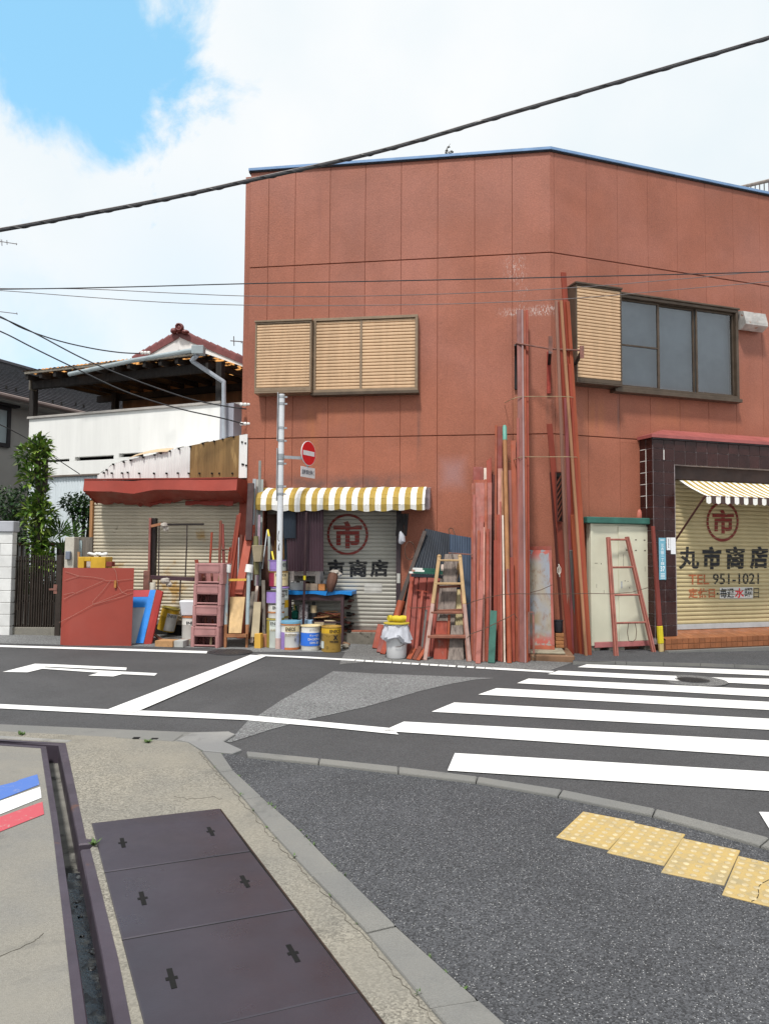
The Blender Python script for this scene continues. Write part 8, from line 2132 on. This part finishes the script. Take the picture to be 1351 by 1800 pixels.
# steel column frame
YK = 11.75
M('steel_purple', (.06, .028, .036), .55, .25, 6, dirt=((.16, .07, .05), .2, 8)); M('flange_pink', (.28, .1, .085), .55, .2, 6); M('steel_dark', (.016, .01, .01), .6, .3)
cf = thing('column_rack', 'rusty steel column with two side arms and hanging rods before the cream shutter', 'frame', V((at(268, 1100, YK).x, YK, gz(-3.6))))
X = lambda x, Y=YK: at(x, 1000, Y).x
Zp = lambda y, Y=YK: at(300, y, Y).z
mb = MB(); mb.box(X(262), X(265.5), YK - .06, YK + .06, Zp(1012), Zp(911)); mb.build('flange', MATS['flange_pink'], cf, bev=.002)
mb = MB(); mb.box(X(265.6), X(272.5), YK - .01, YK + .01, Zp(1012), Zp(911)); mb.box(X(272.6), X(273.6), YK - .05, YK + .06, Zp(1012), Zp(911)); mb.build('web', MATS['steel_dark'], cf)
mb = MB(); mb.box(X(255), X(266), YK - .07, YK + .08, gz(-3.6), Zp(1003)); mb.build('lower_column', MATS['rack_steel'], cf, bev=.004)
mb = MB(); mb.beam(at(265.6, 1014.5, YK - .1), at(342, 1018.5, YK - .12), .06, .05, (0, 0, 1)); mb.build('lower_arm', MATS['steel_purple'], cf, bev=.004)
mb = MB(); mb.beam(at(266, 925, YK - .08), at(284, 921, YK - .08), .04, .04, (0, 0, 1)); mb.build('upper_arm', M('arm_rust', (.28, .12, .06), .6, .25, 8), cf)
mb = MB(); mb.beam(at(284, 922, YK - .08), at(358.5, 921.5, YK - .08), .03, .03, (0, 0, 1)); mb.build('upper_arm', MATS['steel_dark'], cf)
for pts in ([(280, 924), (279, 1012)], [(329, 923), (328.5, 955), (326, 1014)], [(278.5, 1019), (277, 1075)], [(317.5, 1020), (316, 1056)]):
    mb = MB(); mb.tube([at(x, y, YK - .1) for x, y in pts], .011, 6); mb.build('hanging_rod', MATS['iron_brown'], cf)
for x, y, w, h, lb in ((289, 923.5, .055, .045, 'grey rag knotted round the upper steel arm'), (291, 1021, .075, .045, 'white rag knotted round the lower steel arm')):
    c = at(x, y, YK - .13); mb = MB(); mb.blob(c, w, .05, h, 10, 7, 0, .25); mb.blob(c + V((.05 if y > 1000 else .02, 0, -.05)), .045, .03, .04, 8, 5, 0, .3); tag(mb.build('knotted_rag', MATS['rag'], None, origin=c, smooth=True), lb, 'rag')
mb = MB(); c = at(268.5, 1037, YK - .15); mb.lathe([(.045, -.03), (.045, .1), (.04, .115)], c, 16); tag(mb.build('white_tube', M('tube_cream', (.55, .52, .44), .6, .1), None, origin=c + V((0, 0, -.03)), smooth=True), 'cream tube end hung behind the blue banded panel', 'tube')

# pails and blocks between panel and crates
Rt = Matrix.Rotation(radians(13), 4, 'Y')
cpy = G(283, 1122); cpy.y += .25; cpy.z = gz(cpy.x) + .1
pail('yellow and white oil pail tilted to the right behind the blue banded panel', 0, 0, 31, 41, 'pail_yellow', 'pail_olive', [(.0, 1.4, .05, .78, 'pail_white')], [('ENEOS', .1, 1.1, .62, .74, 'ink_black', .02)], c=cpy, tilt=Rt, group='oil pails before the shed shutter')
cw = G(327, 1134); cw.y += .3; cw.z = at(327, 1125, cw.y).z
_, _, Rw, Hw = pail('white oil pail with rusty rim left of the crate stack', 0, 0, 33, 42, 'pail_white', 'orange_rust', [(-1.4, 1.4, .02, .08, 'orange_rust')], [('ENEOS', -.3, .9, .68, .8, 'ink_black', .02)], c=cw, rings=(.66,), group='oil pails before the shed shutter')
cb2 = cw + V((.0, 0, Hw + .003)); k = cw.y / FPX
mb = MB(); w0, w1 = 16 * k, 19 * k; hh = 27 * k
mb.hexa([cb2 + V((-w0, -w0 * .8, 0)), cb2 + V((w0, -w0 * .8, 0)), cb2 + V((w0, w0 * .8, 0)), cb2 + V((-w0, w0 * .8, 0))], [cb2 + V((-w1, -w1 * .8, hh)), cb2 + V((w1, -w1 * .8, hh)), cb2 + V((w1, w1 * .8, hh)), cb2 + V((-w1, w1 * .8, hh))])
tag(mb.build('white_basin', M('basin', (.62, .63, .67), .4, .06, 4), None, origin=cb2, bev=.02, smooth=True), 'white square plastic basin set on the rusty rimmed white pail', 'basin')
t = pbox('concrete_block', 'concrete plinth block under the white oil pail', 'block', 312, 340, 1125.2, 1136, cw.y - .2, .4, 'block_conc', ground=True)
pbox('wood_beam', 'sawn brown wood block on the ground before the tilted pail', 'block', 271.5, 304, 1126.5, 1137, G(288, 1137.5).y, .25, 'wood_plain', ground=True)
pbox('concrete_block', 'pale grey concrete block between wood block and crates', 'block', 305, 322, 1126.5, 1137.5, G(313, 1138).y, .22, M('pale_block', (.42, .42, .4), .85, .12, 6, bump=.2), ground=True)
cc = G(283, 1123); 
pbox('plank_stand', 'low dark board the tilted pail stands on', 'board', 268, 303, 1122.5, 1127, cpy.y - .2, .5, 'p_dark_red', ground=True)
stick('wood_strip', 'brown wood strip slanting over the sawn wood block', 'stick', 271, 1115, cpy.y - .25, 287, 1127, G(288, 1137.5).y + .1, 6, MATS['p_brown_red'], .02)

# bottle crates
M('crate_pink', (.38, .19, .185), .6, .15, 4, dirt=[((.55, .36, .36), .25, 5), ((.3, .1, .07), .15, 7)], rnd=.08, bump=.1, bs=40); M('crate_in', (.1, .03, .028), .7, .3, 8)
kc = G(360, 1138.5); Wc = 51.5 * kc.y / FPX; Hc = 36.4 * kc.y / FPX; Dc = .36
ord_ = ['bottom', 'second lowest', 'second highest', 'top']
for i in range(4):
    bx = at((359.5, 362.5, 364, 366.5)[i], 1138 - 36.4 * i, kc.y).x; zb = kc.z + i * (Hc + .003)
    t = thing('bottle_crate', 'faded pinkish red bottle crate, %s in the stack of four before the shed' % ord_[i], 'crate', V((bx, kc.y, zb)), fA.th, 'bottle crates stacked before the shed')
    Tm = WM[t.name]; w = Wc / 2; e = .022
    mb = MB(Tm)
    hx, z0, z1 = w * .74, Hc * .13, Hc * .52
    mb.box(-w, -hx, 0, e, 0, Hc); mb.box(hx, w, 0, e, 0, Hc); mb.box(-hx, hx, 0, e, z1, Hc); mb.box(-hx, hx, 0, e, 0.02, z0)
    mb.build('front_panel', MATS['crate_pink'], t, bev=.006)
    mb = MB(Tm); mb.box(-w, -w + e, e + .001, Dc, 0, Hc); mb.build('side_panel', MATS['crate_pink'], t, bev=.005)
    mb = MB(Tm); mb.box(w - e, w, e + .001, Dc, 0, Hc); mb.build('side_panel', MATS['crate_pink'], t, bev=.005)
    mb = MB(Tm); mb.box(-w + e, w - e, Dc - e, Dc, 0, Hc); mb.build('rear_panel', MATS['crate_pink'], t)
    mb = MB(Tm); mb.box(-w + e, w - e, e + .001, Dc - e, .01, .03); mb.build('base', MATS['crate_pink'], t)
    mb = MB(Tm)
    mb.box(-w * .8, w * .8, -.006, -.0005, Hc * .6, Hc * .615); mb.box(-w * .8, w * .8, -.006, -.0005, Hc * .9, Hc * .915); mb.box(-w * .8, -w * .785, -.006, -.0005, Hc * .6, Hc * .915); mb.box(w * .785, w * .8, -.006, -.0005, Hc * .6, Hc * .915)
    for sx in (-.86, .86): mb.box(w * sx - .012, w * sx + .012, -.008, -.0005, .0, Hc * .5)
    mb.build('moulded_rib', MATS['crate_pink'], t)
    mb = MB(Tm)
    for j in range(4): x = -w * .7 + w * 1.4 * random.random(); mb.beam((x, .1 + random.random() * .1, .03), (x + random.uniform(-.05, .05), .16, random.uniform(.08, Hc * .7)), .03, .02, (1, 0, 0), random.randrange(3))
    stuff(mb.build('contents', [MATS['crate_in'], MATS['p_brown_red'], MATS['card']], t))

# red and rusty bars behind the crates
YR = kc.y + .45
def bar(label, x0, y0, x1, y1, w, mat, d0=.0, d1=.35, name='bar', th=.025, cat='bar', group='bars standing behind the crates'):
    return stick(name, label, cat, x0, y0, YR + d0, x1, y1, YR + d1, w, MATS[mat] if isinstance(mat, str) else mat, th, group)
t = thing('pipe_frame', 'red pipe frame with one rung rising behind the top crate', 'frame', at(366, 1100, YR))
mb = MB(); mb.tube([at(362, 1110, YR), at(372.5, 936, YR + .3)], .018, 8); mb.build('upright', MATS['p_red_orange'], t, smooth=True)
mb = MB(); mb.tube([at(386, 1110, YR + .02), at(405, 962, YR + .3)], .016, 8); mb.build('upright', MATS['p_red_orange'], t, smooth=True)
mb = MB(); mb.tube([at(369.5, 966, YR + .25), at(403.5, 966, YR + .27)], .013, 8); mb.build('rung', MATS['p_brown_red'], t, smooth=True)
bar('brownish red bar rising highest straight behind the top crate', 383, 1110, 388, 915, 4.5, 'p_brown_red')
bar('dark red board beside the brownish bar behind the top crate', 398, 1110, 391, 921, 5, 'p_red_dull', .05)
bar('red bar leaning right towards the shed jamb, left one of a close pair', 387, 1110, 418, 905, 4, 'p_red', .08)
bar('red bar leaning right towards the shed jamb, right one of a close pair', 394, 1110, 422, 902, 4.5, 'p_red_orange', .1)
bar('short red bar end showing above the left corner of the top crate', 362, 1050, 345, 984, 6, 'p_red_orange', .05, .1)
bar('broad red board in shade between the close bars and the bright red beam', 405, 1100, 417, 925, 9, 'p_red', .12)
bar('brownish board in shade left of the bright red beam', 412, 1100, 424, 940, 6, 'p_brown_red', .1)
bar('grey thin rod between the red boards', 418, 1030, 420, 945, 2, 'galv', .05, .2, 'rod', .012, 'rod')
bar('bright red square beam leaning right, broadest of the bars', 420, 1046, 442, 924, 13.5, M('beam_bright', (.38, .075, .04), .55, .08, 3), -.12, .25, 'beam', .11, 'beam')
# grey gutter pieces and tubes by the awning
for a in (('brown half round gutter piece standing left of the awning', 437, 950, 441.5, 850, 11, M('gutter_dark', (.045, .018, .018), .4, .3, 4), .05, .3, .05), ('tall thin grey channel, highest of the pieces left of the awning', 453, 1030, 457, 810, 4.5, M('gutter_a', (.2, .2, .19), .6, .15), .2, .55, .03), ('blue grey flat strip left of the awning', 441, 1020, 447.5, 842, 6, M('gutter_b', (.26, .29, .31), .55, .12), .1, .4, .02), ('pale grey strip in the middle of the gutter pieces', 449, 1030, 453.5, 843, 5, M('gutter_c', (.33, .33, .31), .55, .12), .18, .5, .02), ('greenish grey strip at the right end of the gutter pieces', 456, 1030, 460.5, 843, 5.5, M('gutter_d', (.28, .31, .3), .55, .12), .2, .5, .02), ('mauve stained strip below the awning edge', 452, 1040, 456, 905, 4.5, M('gutter_e', (.3, .22, .27), .55, .3, 4), .15, .3, .02)):
    bar(a[0], *a[1:6], a[6], a[7], a[8], 'gutter_piece', a[9], 'gutter piece', 'gutter pieces standing left of the awning')
mb = MB(); p, q_ = at(450.5, 1010, YR + .05), at(450, 943, YR + .12); mb.tube([p, q_], .042, 12); tag(mb.build('khaki_tube', M('khaki', (.16, .15, .07), .6, .15), None, origin=p, smooth=True), 'khaki cardboard tube standing above the beige tray', 'tube')
mb = MB(); P4 = [at(446, 988, YR - .05), at(458, 987.5, YR - .05), at(461.5, 958.5, YR - .1), at(442.5, 958.5, YR - .1)]; mb.hexa([p + V((0, .16, 0)) for p in P4], P4); tag(mb.build('beige_tray', M('beige', (.36, .3, .2), .75, .15, 5, dirt=((.16, .18, .06), .3, 3)), None, origin=P4[0], bev=.004), 'beige tapered tray hung below the khaki tube', 'tray')
board('beige board leaning beside the right metal post, lower right', 446, 459, 1058, 441, 455, 1120, kc.y + .1, kc.y + .32, MATS['beige'], .015)
board('plywood sheet with a brown edge between the two metal posts', 404, 431, 1049, 402, 424, 1113, kc.y + .08, kc.y + .3, MATS['p_ply'], .02)
for x0, y0, x1, y1, w, lb in ((436, 1112, 446, 1040, 8, 'grey weathered board right of the plywood sheet, nearest the post'), (442, 1130, 452, 1030, 5, 'pale thin lath between grey boards and the pail stack'), (464, 1120, 463, 1020, 6, 'dark brown lath right of the beige board')):
    bar(lb, x0, y0, x1, y1, w, 'wood_grey' if w > 5.5 else 'p_pale_edge', -.2, .1, 'lath', .015, 'board', 'boards right of the metal posts')
stick('striped_rod', 'yellow and black striped rod leaning under the left awning', 'rod', 481, 985, YR + .1, 470.5, 930, YR + .3, 2.6, M('rod_black', (.02, .02, .02), .5), .02)
tt2 = [o for o in S.objects if o.name.startswith('striped_rod')][0]
p, q_ = at(481, 985, YR + .095), at(470.5, 930, YR + .295)
for a, b in ((.0, .28), (.75, .98)):
    mb = MB(); mb.beam(p.lerp(q_, a), p.lerp(q_, b), .026, .024); mb.build('yellow_band', MATS['tape_bright'], tt2)
stick('thin_rod', 'thin grey rod leaning beside the striped rod', 'rod', 461, 1000, YR + .1, 469.5, 932, YR + .3, 2, MATS['galv'], .012)
stick('green_tube', 'short grey green tube behind the purple pail', 'tube', 473, 1000, YR + .1, 473, 943, YR + .2, 4, MATS['gutter_d'], .03)
mb = MB()
for i in range(60):
    p = fA.pt(random.uniform(482, 497), random.uniform(985, 1010), .12); mb.tube([p, p + V((random.uniform(-.06, .1), -.02, random.uniform(.3, .7)))], .003, 3)
tag(stuff(mb.build('straw_bundle', M('straw', (.3, .17, .05), .8, .3), None)), 'dry brown straw bundle behind the sign post')

board('dark brown board standing in the shade under the left end of the awning', 470, 498, 904, 468, 500, 1120, fA.pt(484, 1000, .1).y, fA.pt(484, 1000, .06).y, M('board_dark', (.07, .028, .018), .7, .3, 4, stk=1), .02)
board('dark brown board behind the pail stack, between gutter pieces and bench', 455, 474, 960, 455, 478, 1125, YR + .25, YR + .4, MATS['board_dark'], .02)
# cart frame with cup-topped posts
M('post_worn', (.3, .36, .38), .55, .15, 5, dirt=[((.36, .2, .08), .25, 5, .4)]); M('post_rust', (.3, .13, .06), .7, .3, 7)
ct = thing('hand_cart', 'old hand cart on end with two worn grey blue handles capped by white cups', 'cart', G(417, 1138))
for x0, x1 in ((396, 398.5), (433.5, 437.5)):
    b = G(x0, 1138.5); t_ = at(x1, 1004, b.y + .12); m_ = b.lerp(t_, .3)
    mb = MB(); mb.tube([b, m_], [.02, .028], 10); mb.build('lower_handle', MATS['post_rust'], ct, smooth=True)
    mb = MB(); mb.tube([m_, t_], [.028, .03], 10); mb.build('handle', MATS['post_worn'], ct, smooth=True)
    mb = MB(); d = (t_ - b).normalized(); d2 = (d + V((.12, 0, 0))).normalized(); mb.tube([t_ - d2 * .02, t_ + d2 * .1], [.062, .058], 16); mb.build('cup', MATS['white_paint'], ct, smooth=True)
b = G(398, 1138)
mb = MB(); mb.beam(at(402, 1019.5, b.y + .1), at(433, 1019, b.y + .1), .034, .03, (0, 0, 1)); mb.build('crossbar', MATS['wood_yellow'], ct)
mb = MB(); mb.beam(at(399, 1117, b.y), at(434, 1117, b.y), .045, .1, (0, 0, 1)); mb.build('load_plate', MATS['post_rust'], ct)

# ---------------------------------------------------------------- wires overhead, aerials
M('cable_black', (.03, .03, .034), .4, .2, 5, rnd=0); M('cable_grey', (.16, .14, .14), .5, .15, rnd=0)
def span(name, label, pts, r, Y, mat='cable_black', n=60, wrapn=0, cat='cable'):
    """cable strung at a constant distance, following the photo's curve"""
    P = [at(x, y, Y if not isinstance(Y, tuple) else Y[0] + (Y[1] - Y[0]) * i / (len(pts) - 1)) for i, (x, y) in enumerate(pts)]
    q = []
    for i in range(len(P) - 1):
        p0, p1, p2, p3 = P[max(0, i - 1)], P[i], P[i + 1], P[min(len(P) - 1, i + 2)]
        for k in range(8):
            t = k / 8; q.append(.5 * ((2 * p1) + (p2 - p0) * t + (2 * p0 - 5 * p1 + 4 * p2 - p3) * t * t + (3 * p1 - p0 - 3 * p2 + p3) * t ** 3))
    q.append(P[-1])
    t = thing(name, label, cat, P[0])
    mb = MB(); mb.tube(q, r, 8, caps=False); mb.build('cable', MATS[mat], t, smooth=True)
    if wrapn:
        mb = MB(); h = []; N = len(q) * 6
        for i in range(N):
            f = i / (N - 1) * (len(q) - 1); j = min(int(f), len(q) - 2); c = q[j].lerp(q[j + 1], f - j); a = wrapn * 2 * pi * i / N
            h.append(c + V((0, cos(a), sin(a))) * (r + .002))
        mb.tube(h, .005, 5, caps=False); mb.build('lashing', MATS[mat], t, smooth=True)
        mb = MB(); mb.tube([p + V((0, 0, r * 1.5)) for p in q], r * .45, 6, caps=False); mb.build('messenger_wire', MATS['cable_grey'], t, smooth=True)
    return t
span('overhead_cable', 'thick lashed black cable sweeping across the sky and roof corner', [(-200, 438), (0, 405.5), (150, 378), (300, 349), (440, 318), (580, 287.5), (700, 258), (880, 205), (1100, 141), (1351, 67), (1600, -10)], .0155, 7.5, wrapn=30)
span('utility_wire', 'upper of three thin wires crossing the red facade', [(-200, 510), (0, 508.5), (200, 505), (440, 498.5), (700, 493.5), (950, 488), (1200, 482), (1351, 478), (1500, 474)], .0075, 9.6)
span('utility_wire', 'middle of three thin wires crossing the red facade', [(-100, 505), (0, 507), (150, 508), (300, 515), (440, 520.5), (600, 521), (800, 516), (1000, 506), (1200, 490), (1330, 478), (1500, 466)], .005, 9.7, 'cable_grey')
span('utility_wire', 'lower of three thin wires crossing the red facade', [(-100, 505), (20, 512), (150, 522), (300, 532), (440, 536.5), (600, 537), (800, 534), (1000, 525), (1200, 508), (1351, 495), (1500, 480)], .005, 9.8, 'cable_grey')
span('service_wire', 'upper service wire running to the gable of the white house', [(-60, 532), (0, 556), (40, 577), (100, 598), (160, 612), (210, 619.5), (248, 621.5)], .011, (11.5, 13.4))
span('service_wire', 'middle service wire running down to the corner of the red shop', [(-60, 535), (0, 557.5), (60, 585), (150, 632), (240, 669), (330, 700), (390, 713), (433, 719)], .011, (11.0, 12.3))
span('service_wire', 'lowest service wire running down to the corner of the red shop', [(-60, 562), (0, 582), (60, 612), (130, 646), (220, 688), (310, 717), (390, 735), (431, 746)], .011, (11.0, 12.3))
span('garden_wire', 'thin wire slanting down over the leafy tree to the white house', [(-40, 730), (0, 746), (50, 772), (90, 800), (140, 833)], .008, (11.0, 13.4))
for x, y, lb in ((430, 711, 'upper white insulator pair on the wire at the shop corner'), (430, 745, 'lower white insulator pair on the wire at the shop corner'), (255, 620, 'white insulators on the wire before the gable')):
    c = at(x, y, 12.3 if x > 300 else 13.3); t = thing('insulator', lb, 'insulator', c, 0, 'white insulators on the service wires')
    for i in range(3): mb = MB(); mb.lathe([(.012, -.03), (.03, -.02), (.03, .02), (.012, .03)], c + V((-.05 + .06 * i, 0, 0)), 10, M3=Matrix.Rotation(pi / 2, 3, 'Y')); mb.build('bell', MATS['white_paint'], t, smooth=True)
def aerial(label, pole, boom, els, Y, r=.018):
    t = thing('tv_aerial', label, 'aerial', at(*pole[0], Y)); 
    if pole[0] != pole[1]: mb = MB(); mb.tube([at(*pole[0], Y), at(*pole[1], Y)], r, 6); mb.build('mast', MATS['cable_grey'], t)
    mb = MB(); mb.tube([at(*boom[0], Y), at(*boom[1], Y)], r * .8, 6); mb.build('boom', MATS['cable_grey'], t)
    for (x, y0, y1) in els: mb = MB(); mb.tube([at(x, y0, Y), at(x + .5, y1, Y + .1)], r * .6, 5); mb.build('element', MATS['cable_grey'], t)
aerial('television aerial above the red tiled roof beside the shop', ((427.5, 600), (427.5, 632)), ((405, 599), (450, 602.5)), [(411, 591, 608), (424, 599.5, 603)], 18)
aerial('television aerial at the left edge of the sky, higher one', ((-10, 422), (-10, 700)), ((-40, 418), (30.5, 429)), [(0, 420, 426), (3.5, 421, 432), (12.5, 422, 430), (29, 427.5, 430.5)], 16, .012)
aerial('television aerial at the left edge of the sky, lower one', ((-12, 547), (-12, 700)), ((-40, 543), (31, 551.5)), [(-20, 542, 549), (30, 549.5, 553)], 17, .012)
